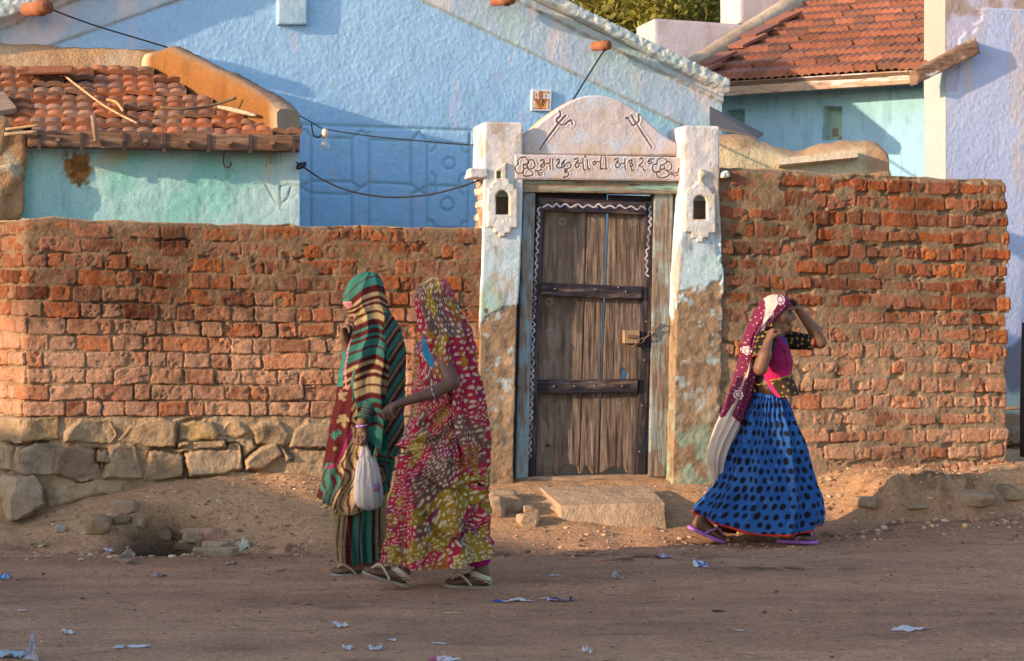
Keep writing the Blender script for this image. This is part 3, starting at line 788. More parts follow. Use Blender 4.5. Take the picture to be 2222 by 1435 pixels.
# right flower
st((1730,190),(1760,150),(1805,155)); st((1740,210),(1790,195)); st((1735,170),(1775,182)); st((1840,215),(1845,170),(1890,140),(1950,150),(1960,185),(1925,225)); st((1935,215),(1975,180),(2015,205),(2020,260),(1985,295),(1940,275)); st((1850,215),(1800,220),(1785,270),(1815,310),(1860,305),(1885,280))
st((1890,310),(1840,320),(1850,365),(1900,385),(1970,365),(1990,325),(1950,285)); t = np.linspace(0, 2 * PY, 14); st(*[(1908 + 28 * math.cos(a), 250 + 28 * math.sin(a)) for a in t], n=2)
st((2000,310),(2050,325),(2095,315),(2110,270)); st((2020,330),(2060,360),(2100,345)); st((2010,340),(2050,345))
L_ = [FR.pl(l, .025) for l in L_]
def letd(S, T):
    d = np.full(S.shape, 9.0)
    for l in L_: d = np.minimum(d, dline(S, T, l))
    return d
def lin_rel(S, T, sd):
    d = letd(S, T)
    return .002 * fbm(S, T, 20, 4, 311) - .008 * np.exp(-(d / .0036) ** 2) + .002 * np.exp(-((d - .009) / .004) ** 2) - .006 * sm(-.01, 0, sd)
def lin_col(S, T, sd):
    d = letd(S, T)
    c = mixc(np.array([.485, .42, .42]), np.array([.46, .46, .51]), sm(0, .35, fbm(S, T, 8, 4, 312)))
    c = mixc(c, np.array([.45, .33, .22]), sm(.2, .5, fbm(S, T, 15, 4, 313)) * .5)
    return mixc(c, np.array([.12, .052, .032]), np.exp(-(d / .0040) ** 2) * (.55 + .4 * vn(S * 22, T * 22, 314)))
panel('carved_lintel', [(1117, 335), (1480, 341), (1479, 393), (1117, 389)], .058, .2, lin_col, lin_rel, .0026, sidecol=(.5, .38, .28))

# shield-shaped plates round the lamp niches
def pl_rel(S, T, sd): return .003 * fbm(S, T, 30, 3, 321) - .006 * sm(-.006, 0, sd)
def pl_col(S, T, sd):
    c = mixc(np.array([.53, .53, .54]), np.array([.52, .47, .42]), sm(0, .4, fbm(S, T, 10, 4, 322)))
    return mixc(c, np.array([.45, .30, .12]), sm(-.018, 0, sd) * sm(-.1, .35, fbm(S, T, 14, 3, 323)) * .8)
for pp, hp, extra, hq in ((plate, hole, [fin], .073), (plateR, holeR, [], .153)):
    panel('lamp_niche', c4(pp), hq, .03, pl_col, pl_rel, .004, holes=[FR.pl(c4(h), hq) for h in [hp] + extra], sidecol=(.6, .57, .52))

# ---- timber frame
GREYW = np.array([.26, .185, .135])
def wood_rel(S, T, sd): return .004 * fbm(S * 6, T * .6, 9, 4, 331) - .004 * sm(-.006, 0, sd)
def wood_col(base, paint=None, amt=.0, seed=0, sx=6, sy=.7):
    def f(S, T, sd):
        c = mixc(np.array(base) * .85, np.array(base) * .62, sm(0, .6, fbm(S * sx, T * sy, 8, 4, 340 + seed)))
        c = mixc(c, np.array(base) * 1.2, sm(.1, .6, fbm(S * sx, T * sy, 10, 4, 345 + seed)) * .6)
        if paint is not None: c = mixc(c, np.array(paint), sm(-.2, .3, fbm(S * sx * .4, T * sy * 1.3, 8, 4, 350 + seed)) * amt)
        return c
    return f
panel('frame_jamb', [(1136, 416), (1162, 419), (1146, 1036), (1119, 1040)], -.02, .10, wood_col((.25, .20, .165), (.22, .32, .36), .75, 1), wood_rel, .005, 'wood')
panel('frame_jamb', [(1421, 419), (1461, 420), (1448, 1036), (1409, 1034)], -.02, .10, wood_col((.25, .19, .15), (.30, .40, .42), .5, 2), wood_rel, .005, 'wood')
panel('frame_head', [(1134, 388), (1480, 390), (1480, 421), (1134, 417)], .015, .14, wood_col((.30, .22, .15), (.24, .42, .36), .85, 3, .7, 6), lambda S, T, sd: .004 * fbm(S * .6, T * 6, 9, 4, 332) - .004 * sm(-.006, 0, sd), .005, 'beam')
panel('door_sill', [(1117, 1036), (1449, 1029), (1449, 1052), (1115, 1062)], -.04, .2, wood_col((.38, .255, .16), None, 0, 4, .7, 6), lambda S, T, sd: .004 * fbm(S * .6, T * 6, 9, 4, 333) - .004 * sm(-.006, 0, sd), .006, 'beam')

# ---- door
hd = -.075
brd = np.array([.27, .185, .13])
A_ = [(1170, 452), (1273, 455), (1267, 640), (1262, 850), (1257, 1026), (1254, 1012), (1240, 1008), (1222, 1012), (1216, 1030), (1200, 1031), (1196, 1000), (1193, 965), (1186, 962), (1181, 985), (1181, 1031), (1155, 1032)]
B_ = [(1275, 455), (1316, 458), (1310, 640), (1303, 850), (1299, 1028), (1286, 1029), (1276, 1012), (1268, 1014), (1266, 1029), (1258, 1028), (1264, 850), (1270, 640)]
C_ = [(1323, 459), (1406, 462), (1398, 700), (1388, 850), (1374, 1030), (1362, 1026), (1352, 1012), (1345, 1018), (1338, 1011), (1325, 1016), (1310, 1024), (1302, 1028), (1303, 940), (1307, 850), (1316, 640)]
knot = [(1347, 822), (1349, 808), (1353, 798), (1359, 802), (1364, 813), (1361, 824)]
def plank_col(S, T, sd):
    c = wood_col((.175, .122, .092), None, 0, 7, 7, .5)(S, T, sd)
    pyv = HY - (T - CH) * F / 12.3
    c = mixc(c, np.array([.26, .195, .16]), sm(-.1, .4, fbm(S * 5, T * .7, 7, 4, 361)) * .5)
    c = mixc(c, np.array([.07, .05, .04]), sm(.15, .5, fbm(S * 2.5, T * .6, 7, 5, 362)) * .6)
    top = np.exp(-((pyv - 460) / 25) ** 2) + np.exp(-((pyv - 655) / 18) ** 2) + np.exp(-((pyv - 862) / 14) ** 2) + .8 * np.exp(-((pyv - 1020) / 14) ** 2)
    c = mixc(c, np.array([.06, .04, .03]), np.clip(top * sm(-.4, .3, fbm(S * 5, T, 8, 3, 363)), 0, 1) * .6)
    # small dotted chalk rosettes
    for px_, py_ in ((1221, 481), (1291, 473), (1375, 482), (1191, 655), (1192, 722), (1344, 870)):
        a, b = FR.hit(px_, py_, hd)
        r = np.hypot(S - a, T - b); ang = np.arctan2(T - b, S - a)
        c = mixc(c, np.array([.6, .55, .55]), np.exp(-((r - .020) / .006) ** 2) * sm(-.2, .5, np.cos(ang * 8) + .8 * fbm(S, T, 45, 2, 366)) * .32)
    return c
def plank_rel(S, T, sd): return .005 * fbm(S * 6, T * .4, 9, 4, 364) - .004 * sm(-.005, 0, sd)
# one leaf: three planks in one part, then rails, stiles and fittings as its sub-parts
pieces = []
for poly, hs in ((A_, []), (B_, []), (C_, [FR.pl(knot, hd)])):
    pieces.append(panel('door', poly, hd, .03, plank_col, plank_rel, .004, 'wood', holes=hs, sidecol=(.36, .22, .12)))
def join(objs, name):
    base = objs[0]
    for o in objs[1:]: 
        pass
    V = []; Q = []; C = []; n = 0
    for o in objs:
        me = o.data; k = len(me.vertices)
        v = np.zeros(k * 3, np.float32); me.vertices.foreach_get('co', v)
        l = np.zeros(len(me.loops), np.int32); me.loops.foreach_get('vertex_index', l)
        c = np.zeros(k * 4, np.float32); me.color_attributes['Col'].data.foreach_get('color', c)
        V.append(v.reshape(-1, 3) + ORG[o]); Q.append(l.reshape(-1, 4) + n); C.append(c.reshape(-1, 4)[:, :3]); n += k
    par = base.parent; mm = base.data.materials[0]
    for o in objs: bpy.data.objects.remove(o)
    return mesh(name, np.concatenate(V), np.concatenate(Q), np.concatenate(C), mm, par)
DOOR = join(pieces, 'door'); DOOR['label'] = 'weathered plank door leaf with open gaps and rotted bottom edge'
dk = np.array([.032, .024, .032])
def zig(pts, step_px, amp):
    """white wavy line along a photo polyline"""
    out = []; p = np.array(pts, float)
    L = np.concatenate([[0], np.cumsum(np.hypot(*np.diff(p, axis=0).T))]); k = 0; t = 0
    rg = np.random.default_rng(3)
    while t < L[-1]:
        x = np.interp(t, L, p[:, 0]); y = np.interp(t, L, p[:, 1])
        i = min(np.searchsorted(L, t, side='right') - 1, len(p) - 2); d = (p[i + 1] - p[i]); d = d / np.hypot(*d)
        o = amp * (1 if k % 2 else -1) * rg.uniform(.45, 1.25)
        out.append((x - d[1] * o, y + d[0] * o)); t += step_px * rg.uniform(.65, 1.35); k += 1
    return spl(out, 4)
def rail(name, poly, h, dep, base=dk, worn=.4, z=None, m='wood', seed=0, horiz=True):
    m = 'beam' if horiz else 'wood'
    zz = [FR.pl(q, h) for q in z] if z else []
    def cf(S, T, sd):
        a, b = (.6, 6) if horiz else (6, .6)
        c = mixc(base, np.array([.17, .12, .09]), sm(-.05, .45, fbm(S * a, T * b, 9, 4, 370 + seed)) * worn)
        c = mixc(c, np.array([.02, .025, .05]), sm(0, .4, fbm(S * a, T * b, 7, 4, 375 + seed)) * .5)
        for q in zz:
            d = dline(S, T, q)
            c = mixc(c, np.array([.55, .52, .58]), sm(.0062, .003, d) * np.clip(.25 + .75 * sm(-.4, .2, fbm(S, T, 14, 4, 376)), 0, 1))
        return c
    o = panel(name, poly, h, dep, cf, lambda S, T, sd: .003 * fbm(S * 2, T * 2, 9, 4, 379) - .004 * sm(-.005, 0, sd), .0028, m, parent=DOOR)
    return o
rail('stile', [(1165, 427), (1184, 445), (1170, 760), (1164, 1032), (1145, 1034), (1151, 850), (1157, 640)], hd + .03, .05, z=[zig([(1170, 450), (1164, 560), (1158, 690), (1153, 900), (1149, 1000)], 8, 3)], horiz=False, seed=1)
rail('stile', [(1400, 437), (1421, 438), (1418, 560), (1412, 760), (1396, 1031), (1374, 1032), (1386, 850), (1394, 640)], hd + .03, .05, base=np.array([.034, .028, .032]), worn=.45, z=[zig([(1411, 448), (1410, 500), (1402, 560), (1404, 600)], 7.5, 3)], horiz=False, seed=2)
rail('rail', [(1166, 428), (1403, 439), (1402, 467), (1180, 456)], hd + .045, .06, z=[zig([(1168, 446), (1260, 446), (1340, 449), (1417, 453)], 11, 4)], seed=3)
rail('rail', [(1177, 613), (1395, 622), (1393, 650), (1174, 641)], hd + .045, .06, worn=.7, seed=4)
rail('rail', [(1169, 825), (1385, 823), (1384, 852), (1169, 855)], hd + .045, .06, worn=.9, seed=5)
rail('rail', [(1160, 419), (1318, 421), (1317, 440), (1160, 436)], hd - .02, .03, worn=.2, seed=6)
rail('rail', [(1322, 423), (1424, 426), (1424, 444), (1322, 441)], hd - .02, .03, worn=.2, seed=7)
# nails, latch block, chain
for lst in ([(1204, 627), (1292, 629), (1342, 624), (1358, 633)], [(1202, 839), (1246, 838), (1290, 838), (1350, 838)], [(1198, 441), (1250, 449), (1296, 451), (1360, 452)], [(1163, 596), (1161, 678), (1158, 800), (1154, 880)], [(1409, 470), (1402, 698), (1398, 782), (1393, 880), (1388, 980)]):
    for px_, py_ in lst:
        p = FR.W(*FR.hit(px_, py_, hd + .049), hd + .049)
        V_, T_ = ico(1); mesh('nail', p + V_ * .007, None, (.24, .15, .09), M['iron'], DOOR, tris=T_)
a, b = FR.hit(1369, 731, hd + .03); fx_ = np.stack([FR.u, -FR.n, [0, 0, 1]])
mb = MB(); mb.box(FR.W(a, b, hd + .03), (.10, .07, .085), (.30, .20, .12), fx_); mb.box(FR.W(a - .01, b + .004, hd + .07), (.055, .02, .02), (.17, .10, .06), fx_)
mb.build('latch_block', M['wood'], DOOR)
mb = MB()
ch0, ch1 = FR.W(*FR.hit(1374, 750, hd + .06), hd + .06), FR.W(*FR.hit(1432, 703, .0), .0)
nl = 5
for k in range(nl):
    f0, f1 = (k - .12) / nl, (k + 1.12) / nl
    a0, a1 = ch0 + (ch1 - ch0) * f0, ch0 + (ch1 - ch0) * f1
    sag = -.016 * math.sin(PY * (k + .5) / nl); a0 = a0 + [0, 0, sag]; a1 = a1 + [0, 0, sag]
    ax = (a1 - a0) / np.linalg.norm(a1 - a0); sd_ = np.cross(ax, FR.n if k % 2 else np.array([0, 0, 1.])); sd_ /= np.linalg.norm(sd_)
    t = np.linspace(0, 2 * PY, 16, endpoint=False); Lh = np.linalg.norm(a1 - a0) / 2
    mb.tube([(a0 + a1) / 2 + ax * Lh * math.copysign(abs(math.cos(q)) ** .7, math.cos(q)) + sd_ * .012 * math.copysign(abs(math.sin(q)) ** .7, math.sin(q)) for q in t], .0042, (.12, .075, .05), 6, closed=True)
mb.tube([ch1, ch1 - FR.n * .05], .006, (.1, .06, .04), 6)
mb.build('latch_chain', M['iron'], DOOR, smooth=True)

# ---- doorstep
def slab(name, c8, seed, col, amp, label, cat, m='mud', step=.012):
    """a worn block given by 8 corners (bottom 4, top 4)"""
    c8 = np.asarray(c8, float)
    def face(a, b, c, d):
        n = max(3, int(max(np.linalg.norm(c8[b] - c8[a]), np.linalg.norm(c8[c] - c8[d])) / step)); k = max(3, int(max(np.linalg.norm(c8[d] - c8[a]), np.linalg.norm(c8[c] - c8[b])) / step))
        u, v = np.meshgrid(np.linspace(0, 1, n), np.linspace(0, 1, k), indexing='ij'); u = u[..., None]; v = v[..., None]
        return (c8[a] * (1 - u) + c8[b] * u) * (1 - v) + (c8[d] * (1 - u) + c8[c] * u) * v
    ctr = c8.mean(0); mb = MB()
    for f in ((4, 5, 6, 7), (0, 1, 5, 4), (1, 2, 6, 5), (2, 3, 7, 6), (3, 0, 4, 7)):
        G = face(*f)
        e = (G - ctr); 
        nn = fbm3(G, 7, 4, seed)[..., None] * amp + fbm3(G, 28, 3, seed + 1)[..., None] * amp * .4
        dirn = e / np.linalg.norm(e, axis=-1, keepdims=True)
        G2 = G + dirn * nn
        cc = mixc(np.array(col), np.array(col) * .75, sm(-.2, .5, fbm3(G, 6, 4, seed + 2)))
        ni, nj = G.shape[:2]; idx = np.arange(ni * nj).reshape(ni, nj)
        mb.add(G2, np.stack([idx[:-1, :-1], idx[1:, :-1], idx[1:, 1:], idx[:-1, 1:]], -1).reshape(-1, 4), None, cc)
    o = mb.build(name, M[m], smooth=True)
    return tag(o, label, cat)
b0, b1 = P(1222, 1150, 11.36), P(1446, 1142, 11.44); t0, t1 = P(1217, 1097, 11.40), P(1442, 1091, 11.46); t2, t3 = P(1402, 1053, 11.95), P(1172, 1057, 11.90)
slab('doorstep', [[b0[0], b0[1], .0], [b1[0], b1[1], .0], [t2[0], t2[1], .0], [t3[0] , t3[1], .0], t0, t1, t2, t3], 41, (.385, .275, .19), .010, 'cracked earthen doorstep slab in front of the wooden door', 'step')
slab('mud_ramp', [[t0[0] - .36, 11.62, .0], [t0[0] + .04, 11.42, .0], [t3[0] + .04, 11.95, .0], [t3[0] - .22, 12.0, .0], [t0[0] - .26, 11.72, .14], t0 + [.02, .05, -.02], t3 + [.04, .02, -.01], [t3[0] - .17, 12.0, .27]], 42, (.37, .245, .15), .016, 'sloping ramp of dried mud beside the doorstep', 'ramp')
# ------------------------------------------------------------------ blue gabled house behind the gate
FH = Facade(1300, 15.2, 19)
hx = FH.W(0, 0, 0)
HS = thing('house', (hx[0], hx[1] + 1, 0), 'big pale blue plastered house with a wide gable, behind the gateway', 'house', 'village houses')
BLUE = np.array([.285, .475, .72]); PALE = np.array([.37, .48, .62]); TEAL = np.array([.29, .51, .61])
c2h = lambda pts: [(600 + x * .34843, y * .34843) for x, y in pts]
gro = [[(140,775),(1215,815)], [(215,860),(215,1410)], [(470,865),(470,1130)], [(470,1215),(470,1420)], [(578,830),(578,1420)], [(840,880),(840,1160)], [(840,1205),(840,1420)], [(940,890),(940,1420)], [(1205,830),(1190,1425)],
       [(215,855),(470,865)], [(590,872),(835,880)], [(945,888),(1205,905)], [(215,1130),(470,1135)], [(590,1140),(835,1150)], [(945,1155),(1190,1165)], [(215,1205),(470,1213)], [(945,1422),(1190,1425)],
       [(140,838),(170,806),(215,855)], [(470,865),(530,815),(578,850)], [(840,880),(893,820),(940,888)], [(150,1165),(215,1130)], [(150,1165),(215,1205)], [(470,1135),(525,1175),(578,1130)], [(470,1213),(525,1175),(590,1140)], [(840,1150),(890,1190),(940,1155)], [(840,1210),(890,1190),(940,1212)]]
gro = [[tuple(q) for q in a] for a in gro]
def circ(cx, cy, r, a0=0, a1=360): return [(cx + r * math.cos(R(a)), cy + r * math.sin(R(a))) for a in np.linspace(a0, a1, 14)]
gro += [circ(1077, 1020, 36), circ(1065, 1275, 40), circ(945, 895, 52, 0, 90), circ(1205, 905, 50, 90, 180), circ(945, 1120, 50, -60, 60), circ(1190, 1130, 50, 120, 240), circ(945, 1180, 50, -30, 60), circ(1190, 1175, 45, 120, 210), circ(945, 1420, 45, -90, 0), circ(1190, 1425, 45, 180, 270)]
gro = [FH.pl(c2h(a)) for a in gro]
def lnf(p0, p1, h=0):
    a, b = FH.hit(*p0, h), FH.hit(*p1, h); k = (b[1] - a[1]) / (b[0] - a[0]); return lambda s: a[1] + k * (s - a[0])
R1, R2, R3 = lnf((1200, 22), (1563, 205)), lnf((1200, 44), (1563, 224)), lnf((1200, 138), (1458, 262))
RT = lnf((1200, 0), (1567, 178)); L1, L2, LT = lnf((0, 52), (91, 17)), lnf((171, 77), (387, 0)), lnf((0, -18), (60, -40))
sL, sR = FH.hit(-130, 300)[0], FH.hit(1564, 300)[0]
st_ = .0105
S, T = np.meshgrid(np.arange(sL, sR + st_ * .5, st_), np.arange(.3, 5.3, st_), indexing='ij')
top = np.minimum(RT(S), LT(S))
e1 = np.minimum(R1(S), L1(S)) - T; e2 = np.minimum(R2(S), L1(S) - .05) - T; e3 = np.minimum(R3(S), L2(S)) - T
e1 = e1 + .012 * fbm(S, T, 12, 3, 401)
H = .12 * sm(.006, -.012, e1) + .035 * sm(.006, -.012, e2 + .004 * fbm(S, T, 10, 3, 402)) + .014 * sm(.008, -.008, e3)
H += .004 * fbm(S, T, 6, 3, 403) + sm(.0, -.03, e1) * .012 * fbm(S, T, 25, 4, 404)
d = np.full(S.shape, 9.0)
for gq in gro: d = np.minimum(d, dline(S, T, gq))
H -= .013 * np.exp(-(d / .010) ** 2)
c = mixc(BLUE, np.array([.31, .50, .73]), sm(-.3, .5, fbm(S, T, .9, 4, 405)))
c = mixc(c, TEAL, sm(FH.hit(1150, 200)[0], FH.hit(1480, 200)[0], S + .5 * fbm(S, T, 1.2, 3, 406)) * .85)
c = mixc(c, np.array([.46, .45, .60]), sm(.30, .55, fbm(S * 2, T * .9, 4.5, 5, 407)) * .45)
c = mixc(c, np.array([.22, .44, .48]), sm(.42, .6, fbm(S, T, 4.5, 5, 408)) * .5)
bandm = sm(.02, -.02, e3)
pb = mixc(PALE, np.array([.54, .52, .58]), sm(-.1, .4, fbm(S * 2, T * .7, 3, 4, 409)))
pb = mixc(pb, np.array([.36, .52, .55]), sm(.05, .4, fbm(S, T, 4, 4, 410)) * .7)
c = mixc(c, pb, bandm)
c = mixc(c, np.array([.25, .24, .17]), np.exp(-(e3 / .016) ** 2) * (.35 + .65 * vn(S * 8, T * 8, 411)) * .8)
c = mixc(c, np.array([.26, .22, .16]), np.exp(-((e2 + .005) / .016) ** 2) * vn(S * 25, T * 25, 412) * .9)
c = mixc(c, np.array([.33, .40, .40]), sm(.0, -.02, e1) * .6)
c = mixc(c, np.array([.62, .61, .52]), sm(.0, -.02, e1) * sm(.1, .5, fbm(S, T, 30, 3, 413)) * .7)
c = mixc(c, np.array([.20, .33, .36]), np.exp(-(d / .010) ** 2) * .55)
c = mixc(c, np.array([.25, .40, .40]), sm(.1, .5, fbm(S * 3, T * .6, 3, 4, 414)) * .25 * sm(2.6, 1.8, T))
g = grid('wall', FH.W(S, T, H), c, M['rough_stucco'], HS, mask=T < top + .004, back=-FH.n * .35)
# roof slabs behind the gable
mb = MB()
for a0, a1, fn in ((sL - .3, FH.hit(560, 0)[0], LT), (FH.hit(560, 0)[0], sR + .02, RT)):
    lo = [FH.W(a, fn(a) - .10, h) for a, h in ((a0, .10), (a1, .10), (a1, -5), (a0, -5))]; hi = [p + [0, 0, .095] for p in lo]
    mb.box8(lo + hi, (.30, .31, .30))
mb.build('roof', M['stucco'], HS)
# square plaque of plaster, clay pipe ends, painted tile
panel('plaque', [(603, -30), (667, -30), (667, 53), (603, 53)], .05, .06, lambda S, T, sd: mixc(PALE * 1.05, TEAL, sm(0, .4, fbm(S, T, 6, 3, 420)) * .4), lambda S, T, sd: .004 * fbm(S, T, 9, 3, 421) - .006 * sm(-.01, 0, sd), .008, parent=HS, fac=FH)
CLAY = np.array([.26, .10, .055])
def pipe(px, py, L, r):
    a, b = FH.hit(px, py, L)
    p1 = FH.W(a, b, L); ad = FH.n * .80 + FH.u * .58; ad = ad / np.linalg.norm(ad); p0 = p1 - ad * (L * .72)
    mb = MB(); mb.tube([p0, p0 + (p1 - p0) * .55, p0 + (p1 - p0) * .6, p0 + (p1 - p0) * .75, p0 + (p1 - p0) * .8, p1, p1 - ad * .002, p1 - ad * .13], [r, r, r * 1.22, r * 1.22, r, r * 1.02, r * .78, r * .74], [CLAY, CLAY, CLAY * .8, CLAY, CLAY * .8, CLAY, CLAY * .35, CLAY * .03], 16, cap=True)
    mb.build('clay_pipe', M['clay'], HS, smooth=True)
pipe(104, 15, .34, .052); pipe(1322, 98, .22, .038); pipe(1112, -4, .26, .05)

def tile_col(S, T, sd):
    s0_, t0_ = S.min(), T.min(); u = (S - s0_) / (S.max() - s0_); v = (T - t0_) / (T.max() - t0_)
    c = np.tile(np.array([.60, .54, .66]), S.shape + (1,)).reshape(S.shape + (3,))
    gold = np.array([.42, .23, .04]); brn = np.array([.38, .11, .04])
    def rc(x0, x1, y0, y1): return (u > x0) & (u < x1) & (v > y0) & (v < y1)
    for r in ((.06, .18, .46, .90), (.06, .40, .46, .54), (.46, .92, .82, .90), (.46, .56, .5, .90), (.60, .92, .48, .56), (.82, .92, .06, .56)): c[rc(*r)] = gold
    def el(x, y, a, b, cl, rot=0.):
        dx, dy = u - x, v - y; ca, sa = math.cos(rot), math.sin(rot)
        c[((dx * ca + dy * sa) / a) ** 2 + ((-dx * sa + dy * ca) / b) ** 2 < 1] = cl
    el(.12, .08, .10, .08, gold); el(.47, .10, .28, .05, (.32, .05, .12)); el(.3, .24, .09, .15, (.62, .33, .04), .5); el(.64, .23, .09, .15, (.62, .33, .04), -.5)
    el(.47, .38, .17, .22, brn); el(.27, .47, .07, .13, brn, .3); el(.68, .47, .07, .13, brn, -.3); el(.26, .72, .05, .09, gold); el(.72, .70, .055, .06, gold); el(.47, .72, .11, .22, (.28, .10, .03)); el(.47, .68, .07, .16, (.46, .16, .07)); el(.47, .42, .04, .22, (.46, .18, .1)); el(.58, .5, .05, .07, (.06, .08, .05)); el(.54, .34, .035, .1, (.07, .09, .03))
    c[sd > -.012] = (.62, .58, .58)
    return c
panel('painted_tile', [(1155, 194), (1197, 196), (1195, 241), (1153, 240)], .022, .03, tile_col, lambda S, T, sd: 0 * S, .0022, 'clay', parent=HS, fac=FH, sidecol=(.72, .74, .68))

# ------------------------------------------------------------------ left shed
SX0 = -4.6
FS = Facade(650, 12.3, 13)
SH = thing('shed', (*FS.W(-1.2, 0, -.6)[:2], 0), 'low turquoise shed with broken clay tile roof and orange parapet, behind the brick wall', 'shed', 'village houses')
TQ = np.array([.29, .50, .52])
sa, sb = FS.hit(-110, 400)[0], FS.hit(650, 400)[0]
S, T = np.meshgrid(np.arange(sa, sb + .004, .008), np.arange(.5, 2.56, .008), indexing='ij')
H = .004 * fbm(S, T, 5, 4, 431) + .003 * fbm(S, T, 25, 3, 432)
lost = sm(.30, .36, fbm(S, T, 2.2, 5, 433)); H -= .004 * lost
c = mixc(TQ, np.array([.34, .56, .56]), sm(-.3, .3, fbm(S, T, 1.6, 4, 434)))
c = mixc(c, np.array([.18, .46, .43]), sm(.12, .3, fbm(S * 1.3, T, 2.6, 5, 435)) * .7)
c = mixc(c, np.array([.45, .56, .62]), sm(FS.hit(450, 400)[0], FS.hit(640, 400)[0], S) * .5)
a, b = FS.hit(168, 360)
mud = np.exp(-(((S - a) / .11) ** 2 + ((T - b) / .13) ** 2)) ; mud = sm(.32, .62, mud + .50 * fbm(S, T, 19, 6, 436, .75) + .2 * fbm(S, T, 5, 2, 437))
run = np.exp(-(((S - a - .25) / .3) ** 2)) * sm(b - .1, b + .12, T) * sm(-.3, .3, fbm(S, T, 6, 4, 437))
c = mixc(c, np.array([.42, .30, .10]), np.clip(run, 0, 1) * .75)
c = mixc(c, mixc(np.array([.15, .07, .02]), np.array([.26, .13, .05]), sm(-.2, .3, fbm(S, T, 28, 3, 438))), mud); H += mud * .010 * fbm(S, T, 30, 3, 439)
ck = [FS.pl(p) for p in ([(554, 398), (575, 397), (585, 415), (597, 440)], [(610, 455), (608, 405), (625, 400), (648, 402)], [(612, 440), (625, 430), (632, 404)])]
dk_ = np.full(S.shape, 9.0)
for p in ck: dk_ = np.minimum(dk_, dline(S + .006 * fbm(S, T, 25, 2, 440), T, p))
H -= .006 * np.exp(-(dk_ / .004) ** 2); c = mixc(c, np.array([.10, .10, .08]), np.exp(-(dk_ / .004) ** 2) * .8)
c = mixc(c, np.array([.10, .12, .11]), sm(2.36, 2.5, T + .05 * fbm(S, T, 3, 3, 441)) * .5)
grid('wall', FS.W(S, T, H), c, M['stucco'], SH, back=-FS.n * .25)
# oblique right end
PE = np.array([P(650, 240, 12.3)[0], 12.3]); PB = np.array([P(352, 105, 13.95)[0], 13.95]); NB = None
mb = MB()
dv = (PB - PE) / np.linalg.norm(PB - PE); nv_ = np.array([-dv[1], dv[0]])
if nv_[0] < 0: nv_ = -nv_
PF = PE + FS.n[:2] * -.012 - FS.u[:2] * .01; PG = PF - FS.u[:2] * .26
lo = [[*PG, .5], [*PF, .5], [*(PB + nv_ * .02), .5], [*(PB - nv_ * .22), .5]]
hi = [[*PG, 2.5], [*PF, 2.5], [*(PB + nv_ * .02), 3.0], [*(PB - nv_ * .22), 3.0]]
mb.box8([lo[0], lo[1], lo[2], lo[3], hi[0], hi[1], hi[2], hi[3]], TQ * .95)
mb.build('end_wall', M['stucco'], SH)
# parapet: orange inside, rough on top
tt = np.linspace(0, 1, 90)
def on_line(px, py, off=.17):
    a = PB - nv_ * off; d = PE - PB; k = (px - CX) / F
    t = (k * a[1] - a[0]) / (d[0] - k * d[1]); q = a + d * t
    return t, CH + (HY - py) / F * q[1]
tz_ = np.array([on_line(*p) for p in ((340, 112), (362, 103), (420, 131), (477, 158), (564, 202), (600, 236), (606, 242))])
ti = np.zeros((90, 3)); ti[:, 2] = np.interp(tt, tz_[:, 0], tz_[:, 1])
cr = []
wid = .15; out = np.array([nv_[0], nv_[1], 0])
# keep the inner face on the oblique line
base_xy = PB[None] + (PE - PB)[None] * tt[:, None]
ti[:, :2] = base_xy - nv_ * .17
prof = [(-.0, -.40), (0, -.30), (0, -.2), (0, -.1), (0, -.03), (.02, 0), (.05, .010), (.10, .008), (wid, -.005), (wid + .02, -.04), (wid + .02, -.16), (wid + .0, -.30)]
G = np.stack([ti + out * o + np.array([0, 0, 1.0]) * (z * np.interp(tt, [0, .7, 1], [1.3, 1.0, .62]))[:, None] for o, z in prof], 1)
G = G + fbm3(G, 9, 4, 451)[..., None] * np.array([.012, .012, .012]) + fbm3(G, 2.4, 2, 452)[..., None] * np.array([.0, .0, .02])
Gf = np.repeat(np.repeat(G, 1, 0), 1, 1)
ORA = np.array([.195, .085, .028]); TOPC = np.array([.20, .135, .10])
pc = np.array([0, 0, 0, 0, .1, .8, 1, 1, 1, .9, .9, .9])
c = mixc(ORA, TOPC, pc[None, :] * np.ones((90, 1)))
c = mixc(c, np.array([.30, .23, .16]), sm(.93, .99, tt)[:, None] * np.ones((1, 12)) * .85)
c = mixc(c, np.array([.48, .36, .25]), sm(.08, .02, tt)[:, None] * np.ones((1, 12)))
c = mixc(c, c * .7, sm(.0, .5, fbm3(G, 5, 4, 453)))
grid('parapet', G, c, M['mud'], SH)
endc = G[-1]; ctr = endc.mean(0)
mesh('parapet_end', np.concatenate([endc, ctr[None]]), None, np.array([.24, .20, .155]), M['mud'], SH, tris=[[(i + 1) % 12, i, 12] for i in range(12)], smooth=False)
# plaster flashing along the house wall
aa = np.linspace(FH.hit(-120, 110, .1)[0], FH.hit(362, 110, .1)[0], 120)
zt_ = np.interp(aa, [aa[0], FH.hit(330, 110, .1)[0], aa[-1]], [FH.hit(0, 92, .1)[1], FH.hit(330, 106, .1)[1], FH.hit(360, 108, .1)[1]]) + .02 * fbm(aa, aa * 0, 4, 3, 461)
G = np.stack([FH.W(aa, zt_ + dz, np.full_like(aa, h)) for dz, h in ((-.35, .16), (-.18, .13), (-.06, .09), (-.015, .06), (.0, .02), (0, -.05))], 1)
G = G + fbm3(G, 9, 4, 462)[..., None] * .015
c = mixc(np.array([.42, .25, .14]), np.array([.52, .38, .26]), sm(-.2, .4, fbm3(G, 4, 4, 463)))
grid('flashing', G, c, M['mud'], SH)

